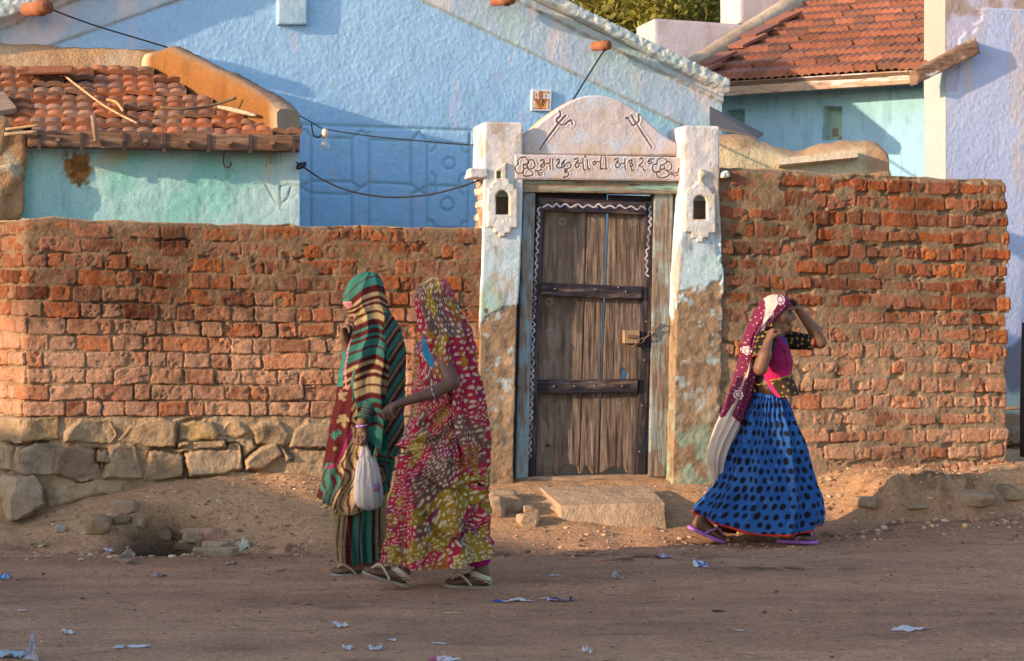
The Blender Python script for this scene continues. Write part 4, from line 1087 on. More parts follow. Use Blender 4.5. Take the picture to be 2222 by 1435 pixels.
def tiled(name, eave0, eave1, back0, back1, nrow, ncol, prof, amp, parent, seed, keep, lip, over=1.25, cols=None, skew=0.0, jit=1.0):
    """clay tiles, row by row; corners of the roof plane; keep(u,v) says where a tile lies"""
    rg = np.random.default_rng(seed); mb = MB()
    e0, e1, b0, b1 = [np.asarray(p, float) for p in (eave0, eave1, back0, back1)]
    nrm = np.cross(e1 - e0, b0 - e0); nrm /= np.linalg.norm(nrm)
    nu, nv = 13, 4
    uu = np.linspace(0, 1, nu); pr = np.array([prof(x) for x in uu])
    for r in range(nrow):
        sh = .5 * (r % 2) * 0 + rg.uniform(-.08, .08)
        for k in range(-1, ncol + 1):
            u0, u1 = (k + sh) / ncol, (k + 1 + sh) / ncol
            v0, v1 = r / nrow, (r + over) / nrow
            if not keep((u0 + u1) / 2, v0): continue
            dv_ = rg.normal() * .05 / nrow * jit; lift = abs(rg.normal()) * .004 * jit; tw = rg.normal() * .02 * jit
            um, vm = np.meshgrid(u0 + (u1 - u0) * uu * 1.02, np.linspace(v0 + dv_, v1 + dv_, nv), indexing='ij')
            vm = vm + (um - (u0 + u1) / 2) * tw
            B = (e0 * (1 - um[..., None]) + e1 * um[..., None]) * (1 - vm[..., None]) + (b0 * (1 - um[..., None]) + b1 * um[..., None]) * vm[..., None]
            hgt = lip * (1 - np.linspace(0, 1, nv) * .95)[None] + lift * (1 - np.linspace(0, 1, nv))[None] + amp * pr[:, None] + rg.normal() * .002 * jit
            G = B + nrm * hgt[..., None]
            base = cols[rg.integers(len(cols))] * rg.uniform(.75, 1.2)
            cc = np.tile(base, (nu, nv, 1)); cc = mixc(cc, np.array([.16, .10, .075]), sm(.1, .7, fbm3(G, 9, 3, seed)) * .5)
            idx = np.arange(nu * nv).reshape(nu, nv)
            mb.add(G, np.stack([idx[:-1, :-1], idx[1:, :-1], idx[1:, 1:], idx[:-1, 1:]], -1).reshape(-1, 4), None, cc)
            lowe = G[:, 0]; lb = lowe - nrm * lip * 1.15
            mb.add(np.concatenate([lb, lowe]), [[i, i + 1, nu + i + 1, nu + i] for i in range(nu - 1)], None, base * .85)
            sd_ = np.concatenate([G[0] - nrm * lip, G[0]]); mb.add(sd_, [[i + 1, i, nv + i, nv + i + 1] for i in range(nv - 1)], None, base * .8)
    return mb.build(name, M['tile'], parent, smooth=True)
tcols = [np.array([.38, .13, .06]), np.array([.34, .13, .072]), np.array([.41, .155, .078]), np.array([.30, .13, .078]), np.array([.25, .13, .085]), np.array([.34, .18, .12])]
tcols = [c_ * .88 for c_ in tcols]
eL, eR = P(-130, 295, 11.88), P(655, 302, 12.18)
bL, bR = P(-130, 149, 13.28), P(655, 154, 13.95)
ul = lambda v: np.interp(v, [0, .07, .14, 1], [.992, .985, .93, .615])
hollow = lambda u, v: not (v < .05 and u < .28) and not (.08 < v < .16 and u < .17)
def left_of(u, v):
    p = (eL * (1 - u) + eR * u) * (1 - v) + (bL * (1 - u) + bR * u) * v
    return (p[:2] - PE).dot(nv_) < (.0 if v < .05 else -.20)
tiled('roof_tiles', eL, eR, bL, bR, 9, 12, lambda x: (1 - abs(math.cos(2 * PY * x + .3)) ** 7), .013, SH, 471, lambda u, v: left_of(u, v) and hollow(u, v), .030, cols=tcols, jit=2.0)
# underside battens, fascia beam with straps and bolts, hook
mb = MB()
n_ = np.cross(eR - eL, bL - eL); n_ /= np.linalg.norm(n_)
q0, q1, q2_, q3 = eL + (bL - eL) * .02, eR + (bR - eR) * .02 - (eR - eL) * .02, bR * .64 + bL * .36, bL
mb.box8([p - n_ * .05 for p in (q0, q1, q2_, q3)] + [p - n_ * .02 for p in (q0, q1, q2_, q3)], (.05, .035, .025)); mb.build('roof_deck', M['beam'], SH)
hb = .20
bm = [FS.hit(60, 285, hb), FS.hit(651, 293, hb), FS.hit(651, 328, hb), FS.hit(60, 318, hb)]
panel('beam', None, hb, .13, lambda S, T, sd: mixc(np.array([.16, .085, .055]), np.array([.24, .15, .10]), sm(-.1, .5, fbm(S * .8, T * 7, 7, 4, 481))), lambda S, T, sd: .004 * fbm(S, T * 6, 6, 3, 482) - .005 * sm(-.008, 0, sd), .006, 'beam', parent=SH, world=bm, fac=FS)
fs3 = np.stack([FS.u, -FS.n, [0, 0, 1.]])
for px_ in (85, 177, 270, 356, 452, 543, 637):
    mb = MB(); a, b = FS.hit(px_, 288 + (px_ - 60) * .014 + 18, hb); mb.box(FS.W(a, b, hb + .004), (.022, .012, .118), (.06, .035, .028), fs3); mb.build('strap', M['iron'], SH)
for px_ in (125, 220, 315, 407, 498, 590):
    mb = MB(); a, b = FS.hit(px_, 288 + (px_ - 60) * .014 + 16, hb); mb.box(FS.W(a, b, hb + .02), (.025, .05, .022), (.2, .11, .06), fs3); mb.box(FS.W(a, b - .012, hb + .012), (.012, .03, .04), (.07, .04, .03), fs3); mb.build('bolt', M['iron'], SH)

a, b = FS.hit(486, 352, .06)
mb = MB(); mb.tube([FS.W(a + .012 + x, b + z, .06) for x, z in ((0, .09), (-.012, .05), (-.016, .0), (-.008, -.03), (.015, -.038), (.032, -.022), (.034, .0))], .0055, (.12, .065, .035), 6); mb.build('hook', M['iron'], SH, smooth=True)
# frayed fibres under the beam
mb = MB(); rg = np.random.default_rng(5)
for k in range(12):
    px_ = [578, 581, 584, 588, 591, 610, 612][k % 7] + rg.normal() * 1.2; a, b = FS.hit(px_, 328, .10); L = rg.uniform(.05, .22)
    mb.tube([FS.W(a, b, .10), FS.W(a + rg.normal() * .006, b - L * .5, .10), FS.W(a + rg.normal() * .012, b - L, .10)], [.0016, .0014, .0008], (.26, .17, .11), 4)
mb.build('fibre', M['gravel'], SH)
# broken rubble pier at the left edge
mb = MB()
for k, (px_, py_, sx, sy, sz) in enumerate([(8, 330, .34, .22, .30), (-8, 395, .38, .26, .26), (22, 432, .22, .2, .30), (-20, 300, .3, .25, .3), (14, 365, .26, .2, .16), (-30, 450, .4, .3, .3), (20, 300, .2, .18, .14)]):
    p = FS.W(*FS.hit(px_, py_, .08), .04)
    V_, T_ = rockV(p, (sx, sy, sz), 490 + k, .2, 4, 10, .05); mb.add(V_, None, T_, mixc(np.array([.30, .18, .10]), np.array([.38, .33, .26]), sm(-.1, .4, fbm3(V_, 6, 4, 491))))
mb.build('rubble_pier', M['mud'], SH, smooth=True)

# things lying on the shed roof
def stick(pts, r, col, label, n=7, name='stick', cat='stick', m='beam', flat=None):
    mb = MB(); mb.tube(spl(pts, 5), r if np.isscalar(r) else np.interp(np.linspace(0, 1, (len(pts) - 1) * 5 + 1), np.linspace(0, 1, len(r)), r), col, n)
    return tag(mb.build(name, M[m], smooth=True), label, cat, 'debris on the shed roof')
def onroof(px, py, lift=.06):
    d = np.array([(px - CX) / F, 1, (HY - py) / F]); o = np.array([0, 0, CH]); t = (eL + n_ * lift - o).dot(n_) / d.dot(n_); return o + d * t
stick([onroof(122, 150), onroof(170, 188), onroof(230, 232), onroof(298, 268)], .0075, (.45, .27, .15), 'long split bamboo stick lying slantwise across the clay tiles')
stick([onroof(232, 217), onroof(252, 222), onroof(268, 242)], .010, (.44, .24, .11), 'short bent orange stick beside the long bamboo on the tiles')
stick([onroof(348, 233), onroof(400, 237), onroof(455, 230), onroof(512, 213, .12)], .010, (.13, .10, .06), 'thin dark curved pipe lying on the tiles near the parapet')
stick([onroof(474, 232, .08), onroof(510, 240, .08), onroof(556, 251, .08)], [.012, .018, .010], (.42, .32, .23), 'pale thick wood offcut at the foot of the orange parapet', name='wood_offcut', cat='wood')
stick([FS.W(*FS.hit(202, 251, .30), .30), FS.W(*FS.hit(205, 275, .30), .30), FS.W(*FS.hit(209, 306, .25), .25)], [.018, .019, .016], (.30, .19, .13), 'short stick hanging over the eave in front of the beam')
stick([FS.W(*FS.hit(12, 281, .2), .2), FS.W(*FS.hit(85, 272, .25), .25)], .009, (.40, .25, .13), 'upper straw-coloured rod poking out under the broken eave')
stick([FS.W(*FS.hit(10, 292, .2), .2), FS.W(*FS.hit(80, 286, .25), .25)], .012, (.33, .22, .14), 'lower grey rod poking out under the broken eave')
mb = MB()
ax = (eR - eL) / np.linalg.norm(eR - eL); ay = np.cross(n_, ax)
for k in range(3):
    p = onroof(98 + 6 * k, 156 - 2 * k, .07 + .014 * k)
    mb.box(p, (.34 - .02 * k, .17, .012), tcols[k % 4] * (.45 + .1 * k), np.stack([ax * .98 + ay * .15, ay, n_]))
tag(mb.build('spare_tiles', M['tile']), 'small stack of dark flat spare tiles lying on the shed roof', 'tiles', 'debris on the shed roof')
V_ = np.array([onroof(-40, 205), onroof(8, 205), onroof(36, 240), onroof(-10, 250)])
mb = MB(); mb.box8(list(V_ - n_ * .015) + list(V_ + n_ * .02), (.25, .17, .13)); tag(mb.build('plank', M['beam']), 'grey weathered board lying at the left end of the shed roof', 'board', 'debris on the shed roof')

# ------------------------------------------------------------------ cables and the bulb
def cable(pts, r, label, cat='cable', name='cable', grp='cables over the yard'):
    mb = MB(); mb.tube(spl(pts, 8), r, (.02, .018, .02), 6); return tag(mb.build(name, M['wire'], smooth=True), label, cat, grp)
cA, cB = P(648, 250, 12.35), P(1040, 316, 12.30)
cable([cA, P(680, 268, 12.35), P(705, 280, 12.35), P(800, 295, 12.33), P(900, 305, 12.3), P(980, 312, 12.3), cB], .0045, 'thin upper cable carrying the light bulb between shed and gateway')
cable([P(608, 330, 12.3), P(650, 357, 12.3), P(700, 390, 12.3), P(760, 415, 12.3), P(840, 428, 12.28), P(920, 424, 12.25), P(985, 410, 12.2), P(1050, 388, 12.17)], .0065, 'thick lower cable sagging between shed and gateway')
mb = MB(); rg = np.random.default_rng(2); kc = P(654, 360, 12.28)
mb.tube([kc + np.array([.03 * math.cos(t * 1.7), .02 * math.sin(t * 2.3), .022 * math.sin(t * 1.9)]) for t in np.linspace(0, 14, 50)], .004, (.02, .018, .02), 5)
tag(mb.build('cable_knot', M['wire'], smooth=True), 'tangled knot on the thick cable at the shed corner', 'knot')
cable([P(676, 268, 12.33), P(678, 285, 12.33), P(682, 295, 12.33), P(692, 298, 12.33), P(701, 290, 12.33), P(705, 281, 12.33)], .005, 'short looped tail of wire dangling above the bulb')
LB = thing('light_bulb', P(704, 325, 12.33), 'clear glass light bulb hanging from the thin upper cable', 'bulb')
b0_ = P(705, 281, 12.33)
mb = MB(); mb.tube([b0_ + [0, 0, z] for z in (.004, -.012, -.03, -.058)], [.012, .021, .021, .017], (.55, .45, .38), 12); mb.build('socket', M['clay'], LB, smooth=True)
gm = mat('bulb_glass', (.55, .6, .64), .08, .5, trans=.2, alpha=.32)
mb = MB(); mb.tube([b0_ + [0, 0, z] for z in (-.058, -.075, -.09, -.105, -.120, -.132, -.138)], [.013, .017, .026, .031, .029, .018, .002], (.7, .72, .75), 16); mb.build('glass', gm, LB, smooth=True)
a, b = FH.hit(1312, 108, .14); p0 = FH.W(a, b, .14)
cable([p0, P(1280, 158, 14.2), P(1243, 218, 13.2), P(1215, 262, 12.5)], .0075, 'taut wire running from the right clay pipe down behind the arch', 'wire', 'wire', 'wires on the blue house')
cable([FH.W(*FH.hit(x, y, h), h) for x, y, h in ((114, 22, .33), (170, 43, .24), (220, 60, .18), (330, 93, .10), (400, 114, .06))], .006, 'brown wire from the left clay pipe to the shed parapet', 'wire', 'wire', 'wires on the blue house')
# ------------------------------------------------------------------ right: turquoise tiled house, lavender house, mud wall
FQ = Facade(2010, 16.2, -25)
QH = thing('house', (*FQ.W(-1.2, 0, -.5)[:2], 0), 'turquoise house with a red ribbed tile roof and two small wall niches', 'house', 'village houses')
TUR = np.array([.255, .44, .60])
qa, qb = FQ.hit(1440, 300)[0], FQ.hit(2012, 300)[0]
w1 = FQ.pl([(1789, 232), (1826, 232), (1825, 304), (1786, 304)]); w2 = FQ.pl([(1577, 240), (1614, 238), (1614, 300), (1577, 302)])
S, T = np.meshgrid(np.arange(qa, qb + .005, .01), np.arange(.5, 3.44, .01), indexing='ij')
H = .004 * fbm(S, T, 4, 3, 501); c = mixc(TUR, np.array([.24, .44, .52]), sm(2.9, 3.3, T + .1 * fbm(S, T, 3, 3, 502))); c = mixc(c, c * .86, sm(.1, .5, fbm(S * 3, T * .7, 2.5, 4, 503)))
for wp in (w1, w2):
    i = inside(S, T, wp); H[i] = -.16; dd = psd(S[i], T[i], wp)
    c[i] = mixc(np.array([.33, .48, .42]), np.array([.28, .14, .08]), sm(.1, .3, fbm(S[i], T[i], 14, 3, 504)) * .8)
grid('wall', FQ.W(S, T, H), c, M['stucco'], QH, back=-FQ.n * .3)
ho = .34
e0, e1 = FQ.W(*FQ.hit(1430, 184, ho), ho), FQ.W(*FQ.hit(1996, 150, ho), ho)
ea = (e1 - e0) / np.linalg.norm(e1 - e0); back = -FQ.n * 3.6 + np.array([0, 0, 3.6 * math.tan(R(22))])
qcols = [np.array([.27, .105, .068]), np.array([.23, .10, .07]), np.array([.29, .12, .08]), np.array([.20, .095, .070])]
nq = np.cross(e1 - e0, back); nq /= np.linalg.norm(nq)
tiled('roof_tiles', e0, e1 + ea * .6, e0 + back, e1 + ea * .6 + back, 13, 15, lambda x: abs(math.sin(PY * 3 * x)) ** .7, .020, QH, 511, lambda u, v: .11 + .17 * v < u < .955, .055, cols=qcols, jit=.8)
mb = MB(); f4 = np.stack([ea, -FQ.n, [0, 0, 1.]])
LQ = np.linalg.norm(e1 - e0 + ea * .6); q = [e0 + ea * LQ * .1, e1 + ea * .1, e1 + ea * .1 + back, e0 + ea * LQ * .27 + back]
mb.box8([p - nq * .06 for p in q] + [p - nq * .02 for p in q], (.12, .075, .05)); mb.build('roof_deck', M['beam'], QH)
bm = [FQ.hit(1430, 186, ho - .02), FQ.hit(1982, 152, ho - .02), FQ.hit(1982, 181, ho - .02), FQ.hit(1430, 216, ho - .02)]
panel('beam', None, ho - .02, .09, lambda S, T, sd: mixc(np.array([.34, .23, .16]), np.array([.50, .46, .46]), sm(-.05, .35, fbm(S * .9, T * 5, 4, 4, 521) + .4 * (S.mean() - S) / np.ptp(S))), lambda S, T, sd: .004 * fbm(S, T * 6, 6, 3, 522), .01, 'beam', parent=QH, world=bm, fac=FQ)
# verge: mortar bank and loose ridge tiles up the left edge
vb = [e0 + ea * np.linalg.norm(e1 - e0 + ea * .6) * (.10 + .17 * v) + back * v + nq * .03 for v in np.linspace(-.02, 1.05, 40)]
mb = MB(); vb = np.array(vb); vb = vb + fbm3(vb, 3, 3, 530)[:, None] * .02; mb.tube(vb - ea * .12, .12, mixc(np.array([.44, .34, .25]), np.array([.34, .25, .18]), sm(-.2, .3, fbm3(vb, 4, 3, 531))), 10); mb.build('verge', M['mud'], QH, smooth=True)
mb = MB()
for k, v in enumerate((.02, .1, .28, .36, .5)):
    p = e0 + ea * np.linalg.norm(e1 - e0 + ea * .6) * (.13 + .17 * v) + back * v + nq * (.09 + .02 * (k % 2)); bd = back / np.linalg.norm(back)
    mb.box(p, (.16, .42, .03), qcols[k % 4] * .95, np.stack([ea, bd * .97 + ea * .3, nq]))
mb.build('verge_tile', M['tile'], QH)

# lavender house: front wall from its left corner out of the picture
FL = Facade(2052, 15.5, 13)
LH = thing('house', (*FL.W(1.0, 0, -.5)[:2], 0), 'pale lavender plastered house wall at the right edge, behind the right brick wall', 'house', 'village houses')
la, lb_ = FL.hit(2052, 300)[0], FL.hit(2420, 300)[0]
S, T = np.meshgrid(np.arange(la, lb_, .01), np.arange(-.05, 4.6, .01), indexing='ij')
LAV = np.array([.33, .39, .60])
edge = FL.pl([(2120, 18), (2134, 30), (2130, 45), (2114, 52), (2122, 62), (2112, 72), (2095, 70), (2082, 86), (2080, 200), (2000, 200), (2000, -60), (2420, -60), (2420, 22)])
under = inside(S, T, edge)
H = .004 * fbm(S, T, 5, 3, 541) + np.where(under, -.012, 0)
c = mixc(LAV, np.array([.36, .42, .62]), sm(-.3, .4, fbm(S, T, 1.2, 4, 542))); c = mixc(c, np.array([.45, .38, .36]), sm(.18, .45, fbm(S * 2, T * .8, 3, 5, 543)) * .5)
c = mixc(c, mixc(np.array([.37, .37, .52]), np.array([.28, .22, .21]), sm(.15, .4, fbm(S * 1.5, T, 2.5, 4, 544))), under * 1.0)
pyv = HY - (T - CH) * F / 15.6
gs = np.exp(-(((S - FL.hit(2222, 790)[0]) / .20) ** 2 + ((pyv - 800) / 70) ** 2)); gs = sm(.35, .5, gs + .25 * fbm(S, T, 6, 4, 545))
c = mixc(c, np.array([.13, .13, .16]), gs * .85)
c = mixc(c, np.array([.36, .46, .42]), sm(840, 860, pyv + 25 * fbm(S, T, 4, 3, 546)) * .9); c = mixc(c, np.array([.20, .14, .10]), sm(880, 900, pyv + 25 * fbm(S, T, 5, 3, 547)))
c = np.where((S < la + .012)[..., None], np.where((T > FL.hit(2052, 150)[1])[..., None], np.array([.31, .29, .265]), np.array([.30, .35, .36])), c)
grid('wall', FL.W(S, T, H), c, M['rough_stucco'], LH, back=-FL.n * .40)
bq = [FL.hit(x, y, .12) for x, y in ((1988, 152), (2117, 82), (2128, 116), (1990, 183))]
panel('board', None, .12, .13, lambda S, T, sd: mixc(mixc(np.array([.15, .09, .065]), np.array([.23, .14, .10]), sm(-.2, .4, fbm(S * 2, T * 2, 9, 4, 551))), np.array([.5, .5, .55]), sm(.25, .45, fbm(S, T, 9, 4, 552)) * .8), lambda S, T, sd: .006 * fbm(S, T, 12, 4, 553) - .006 * sm(-.01, 0, sd), .008, 'beam', parent=LH, world=bq, fac=FL)
mb = MB(); mb.tube([P(2150, 888, 15.0), P(2260, 884, 15.0)], .014, (.2, .13, .09), 8); tag(mb.build('pole', M['beam'], smooth=True), 'thin wooden pole lying against the foot of the lavender wall', 'pole')
mb = MB(); mb.tube([P(2222, 1030, 13.6), P(2221, 880, 13.6), P(2223, 700, 13.6)], [.03, .026, .02], (.05, .035, .03), 8); tag(mb.build('post', M['beam'], smooth=True), 'dark slender post at the right edge beyond the brick wall', 'post')
for k, (px_, py_, sz) in enumerate([(2200, 935, .25), (2218, 975, .3)]):
    V_, T_ = rockV(P(px_, py_ + 10, 14.6), (sz, .3, sz * .7), 560 + k, .3, 3, 10, .03); tag(mesh('rock', V_, None, (.22, .15, .10), M['stone'], tris=T_, smooth=False), ['dusky boulder under the pole at the lavender wall', 'lower brown boulder beside the dark post'][k], 'rock', 'rocks by the lavender wall')

# white parapets behind
for k, (pts, Yd, lab) in enumerate([([(1421, 40), (1640, 55), (1640, 200), (1421, 200)], 18.6, 'low lilac-white parapet block behind the red tile roof'), ([(1607, -60), (1760, -60), (1760, 120), (1607, 48)], 19.4, 'taller lilac-white chimney-like wall behind the red tile roof')]):
    fw = Facade(pts[0][0], Yd, 13)
    o = panel('parapet_wall', pts, 0, .62, lambda S, T, sd: mixc(np.array([.42, .37, .42]), np.array([.35, .30, .33]), sm(-.2, .5, fbm(S * 2, T, 2.5, 4, 571))), lambda S, T, sd: .004 * fbm(S, T, 8, 3, 572) - .01 * sm(-.02, 0, sd), .02, 'stucco', fac=fw, org=fw.O, sidecol=(.5, .45, .40))
    tag(o, lab, 'wall', 'white walls behind the tile roof')

# mud wall with a worn cap
top_ = [(1500, 296), (1565, 290), (1600, 289), (1640, 306), (1690, 322), (1730, 330), (1780, 316), (1850, 310), (1893, 311), (1910, 328), (1913, 350), (1922, 372), (1932, 395)]
FM = Facade(1700, 14.3, 8)
tq = np.array(spl([FM.hit(*p) for p in top_], 8)); tq = tq[np.argsort(tq[:, 0])]
ss = np.arange(tq[0, 0], tq[-1, 0], .008); zt_ = np.interp(ss, tq[:, 0], tq[:, 1])
ang = np.linspace(-PY / 2, PY / 2, 30); dth = .17
rows = []
zlow = 1.7
for k, t in enumerate(np.linspace(0, 1, 40)): rows.append(FM.W(ss, zlow + (zt_ - .12 - zlow) * t, np.full_like(ss, dth)))
for a in np.linspace(.1, PY, 26): rows.append(FM.W(ss, zt_ - .12 + .12 * np.sin(a), dth * np.cos(a) * np.ones_like(ss)))
G = np.stack(rows, 1); S = np.broadcast_to(ss[:, None], G.shape[:2]); T = G[..., 2]; d_ = zt_[:, None] - T
G = G + fbm3(G, 7, 4, 581)[..., None] * .025 + fbm3(G, 2.5, 2, 582)[..., None] * .03
c = mixc(np.array([.46, .39, .26]), np.array([.32, .21, .13]), sm(.12, .02, d_ + .1 * fbm(S, T, 5, 4, 583)))
c = mixc(c, np.array([.33, .21, .13]), sm(FM.hit(1840, 350)[0], FM.hit(1880, 350)[0], S + .06 * fbm(S, T, 5, 3, 584)))
c = mixc(c, np.array([.48, .41, .33]), np.exp(-((S - FM.hit(1740, 340)[0]) / .28) ** 2) * sm(-.1, .2, fbm(S, T, 5, 4, 585)) * sm(.02, .1, d_) * .8)
o = grid('mud_wall', G, c, M['mud'], None); tag(o, 'low lumpy mud wall with a worn cream cap, behind the right brick wall', 'wall')
mq = [FM.W(*FM.hit(x, y, h), h) for x, y, h in ((1690, 366, .16), (1862, 345, .16), (1862, 341, .30), (1690, 358, .30))]
mb = MB(); mb.box8(mq + [p + [0, 0, .05] for p in mq], (.58, .48, .38)); tag(mb.build('stone_slab', M['stone']), 'pale slab jutting from the cap of the mud wall', 'slab')
V4 = [P(1540, 236, 15.0), P(1657, 294, 15.0), P(1640, 303, 14.4), P(1540, 276, 14.4)]
mb = MB(); mb.box8(V4 + [p + np.array([0, 0, .02]) for p in V4], (.10, .085, .08)); tag(mb.build('sheet_awning', M['iron']), 'small dark sloping sheet awning between blue house and mud wall', 'awning')

# ------------------------------------------------------------------ trees
def tree(x, y, z0, h, rad, seed, label, n=5200):
    rg = np.random.default_rng(seed)
    t = thing('tree', (x, y, z0), label, 'tree', 'trees behind the houses')
    mb = MB(); bk = (.09, .065, .045)
    mb.tube([[x, y, z0], [x + .1, y, z0 + h * .3], [x - .05, y, z0 + h * .55], [x, y, z0 + h * .8]], [.22, .17, .12, .05], bk, 8)
    ctrs = []
    for k in range(16):
        a = rg.uniform(0, 6.28); r = rad * rg.uniform(.25, .95); zz = z0 + h * rg.uniform(.35, .95)
        e = np.array([x + r * math.cos(a), y + r * math.sin(a), zz]); ctrs.append(e)
        mb.tube([[x, y, z0 + h * rg.uniform(.3, .55)], [(x + e[0]) / 2, (y + e[1]) / 2, zz - .3], e], [.08, .05, .02], bk, 5)
    mb.build('trunk', M['beam'], t, smooth=True)
    ctrs = np.array(ctrs + [[x + rg.normal() * rad * .45, y + rg.normal() * rad * .45, z0 + h * rg.uniform(.4, 1.0)] for _ in range(26)])
    k = rg.integers(0, len(ctrs), n); sp = rg.uniform(.35, .75, len(ctrs))[k]
    c0 = ctrs[k] + rg.normal(size=(n, 3)) * sp[:, None] * np.array([1, 1, .75]) * .75
    ax = rg.normal(size=(n, 3)); ax[:, 2] -= .5; ax /= np.linalg.norm(ax, axis=1)[:, None]
    bx_ = np.cross(ax, rg.normal(size=(n, 3))); bx_ /= np.linalg.norm(bx_, axis=1)[:, None]
    L = rg.uniform(.035, .085, n)[:, None]; W_ = L * rg.uniform(.3, .55, n)[:, None]
    V = np.stack([c0 - ax * L, c0 + bx_ * W_, c0 + ax * L, c0 - bx_ * W_], 1)
    tone = rg.uniform(.6, 1.3, len(ctrs))[k]; mixk = rg.uniform(0, 1, len(ctrs))[k]
    col = (np.array([.10, .115, .018]) * (1 - mixk[:, None]) + np.array([.19, .155, .022]) * mixk[:, None]) * tone[:, None] * rg.uniform(.7, 1.3, (n, 1))
    mesh('crown', V.reshape(-1, 3), np.arange(n * 4).reshape(-1, 4), np.repeat(col, 4, 0), M['leaf'], t, smooth=False)
tree(1.6, 30, 0, 7.0, 2.2, 1, 'yellow-green leafy tree behind the gable end of the blue house', 26000)
tree(3.5, 29, 0, 7.6, 2.0, 2, 'yellow-green leafy tree behind the white parapet walls', 26000)
tree(2.6, 33, 0, 8.6, 2.6, 3, 'taller dark leafy tree standing behind the two yellow-green trees', 22000)
# ------------------------------------------------------------------ unseen house added across the street, shaped to shade the road
_c = FR.O[:2] + 14.0 * _h2[:2]; _e = np.array([_h2[1], -_h2[0]])
def _cp(a, dz, z): q = _c + _e * a + _h2[:2] * dz; return [q[0], q[1], z]
tp = 1.98 + 5.0 * math.tan(R(SUN_EL))
OH = thing('house', _cp(0, 1.5, 0), 'unseen flat-roofed mud house across the dirt street, shaped to shade the road', 'house', 'village houses')
mb = MB(); mb.box8([_cp(5.0, 0, 0), _cp(-5.6, 0, 0), _cp(-5.6, 3, 0), _cp(5.0, 3, 0), _cp(5.0, 0, tp - .12), _cp(-5.6, 0, tp - .12), _cp(-5.6, 3, tp - .12), _cp(5.0, 3, tp - .12)][:8], (.36, .25, .16)); mb.build('wall', M['mud'], OH)
ae = np.linspace(5.1, -5.7, 120); zz = tp + .03 * fbm(ae, ae * 0, 1.3, 3, 601)
mb = MB(); mb.box8([_cp(-1.62, .3, tp), _cp(-5.6, .3, tp), _cp(-5.6, 3, tp), _cp(-1.62, 3, tp), _cp(-1.62, .3, tp + 1.35), _cp(-5.6, .3, tp + 1.35), _cp(-5.6, 3, tp + 1.35), _cp(-1.62, 3, tp + 1.35)], (.36, .25, .16)); mb.build('shading_storey', M['mud'], OH)  # taller block added so the shade covers the right of the road
G = np.stack([np.array([_cp(a, d, z + dz) for a, z in zip(ae, zz)]) for d, dz in ((-.12, -.25), (-.12, 0), (3.1, 0), (3.1, -.25))], 1)
grid('roof', G, np.array([.34, .235, .15]), M['mud'], OH)
# ------------------------------------------------------------------ people: bodies as one surface grown from smooth-joined limbs
class SDF:
    def __init__(s): s.p = []
    def cap(s, a, b, ra, rb=None, k=.012, neg=False): s.p.append(('c', np.asarray(a, float), np.asarray(b, float), ra, ra if rb is None else rb, k, neg)); return s
    def chain(s, pts, rs, k=.012):
        for i in range(len(pts) - 1): s.cap(pts[i], pts[i + 1], rs[i], rs[i + 1], k)
    def ell(s, c, r, k=.02, neg=False, rot=None): s.p.append(('e', np.asarray(c, float), np.asarray(r, float), rot, 0, k, neg)); return s
    def build(s, res):
        lo = np.full(3, 9e9); hi = -lo
        bb = []
        for p in s.p:
            if p[0] == 'c': r = max(p[3], p[4]); a, b = np.minimum(p[1], p[2]) - r, np.maximum(p[1], p[2]) + r
            else: r = p[2].max() if p[3] is not None else p[2]; a, b = p[1] - r, p[1] + r
            bb.append((a, b))
            if not p[6]: lo = np.minimum(lo, a); hi = np.maximum(hi, b)
        lo -= .02; hi += .02
        n = np.ceil((hi - lo) / res).astype(int) + 1
        D = np.full(n, .03, np.float32)
        ax = [lo[k] + np.arange(n[k]) * res for k in range(3)]
        for p, (a, b) in zip(s.p, bb):
            m = .022 + p[5]
            i0 = np.clip(np.floor((a - m - lo) / res).astype(int), 0, n); i1 = np.clip(np.ceil((b + m - lo) / res).astype(int) + 1, 0, n)
            sl_ = tuple(slice(i0[k], i1[k]) for k in range(3))
            X, Y, Z = np.meshgrid(*[ax[k][sl_[k]] for k in range(3)], indexing='ij')
            if X.size == 0: continue
            if p[0] == 'c':
                A, B = p[1], p[2]; v = B - A; q = v.dot(v) + 1e-12
                t = np.clip(((X - A[0]) * v[0] + (Y - A[1]) * v[1] + (Z - A[2]) * v[2]) / q, 0, 1)
                d = np.sqrt((X - A[0] - t * v[0]) ** 2 + (Y - A[1] - t * v[1]) ** 2 + (Z - A[2] - t * v[2]) ** 2) - (p[3] + (p[4] - p[3]) * t)
            else:
                q = np.stack([X - p[1][0], Y - p[1][1], Z - p[1][2]], -1)
                if p[3] is not None: q = q @ np.asarray(p[3]).T
                k0 = np.sqrt(((q / p[2]) ** 2).sum(-1)); k1 = np.sqrt(((q / p[2] ** 2) ** 2).sum(-1))
                d = k0 * (k0 - 1) / np.maximum(k1, 1e-6)
            o = D[sl_]; k = p[5]
            if p[6]:
                h = np.maximum(k - np.abs(o + d), 0) / k; D[sl_] = np.maximum(o, -d) + h * h * k / 4
            else:
                h = np.maximum(k - np.abs(o - d), 0) / k; D[sl_] = np.minimum(o, d) - h * h * k / 4
        g = vdb.FloatGrid(background=.03); g.copyFromArray(D)
        pts, q = g.convertToQuads(0.0)
        return pts.astype(float) * res + lo, q[:, ::-1].astype(int)

def unit(v): v = np.asarray(v, float); return v / np.linalg.norm(v)
def rotv(v, ax, a):
    ax = unit(ax); return v * math.cos(a) + np.cross(ax, v) * math.sin(a) + ax * ax.dot(v) * (1 - math.cos(a))

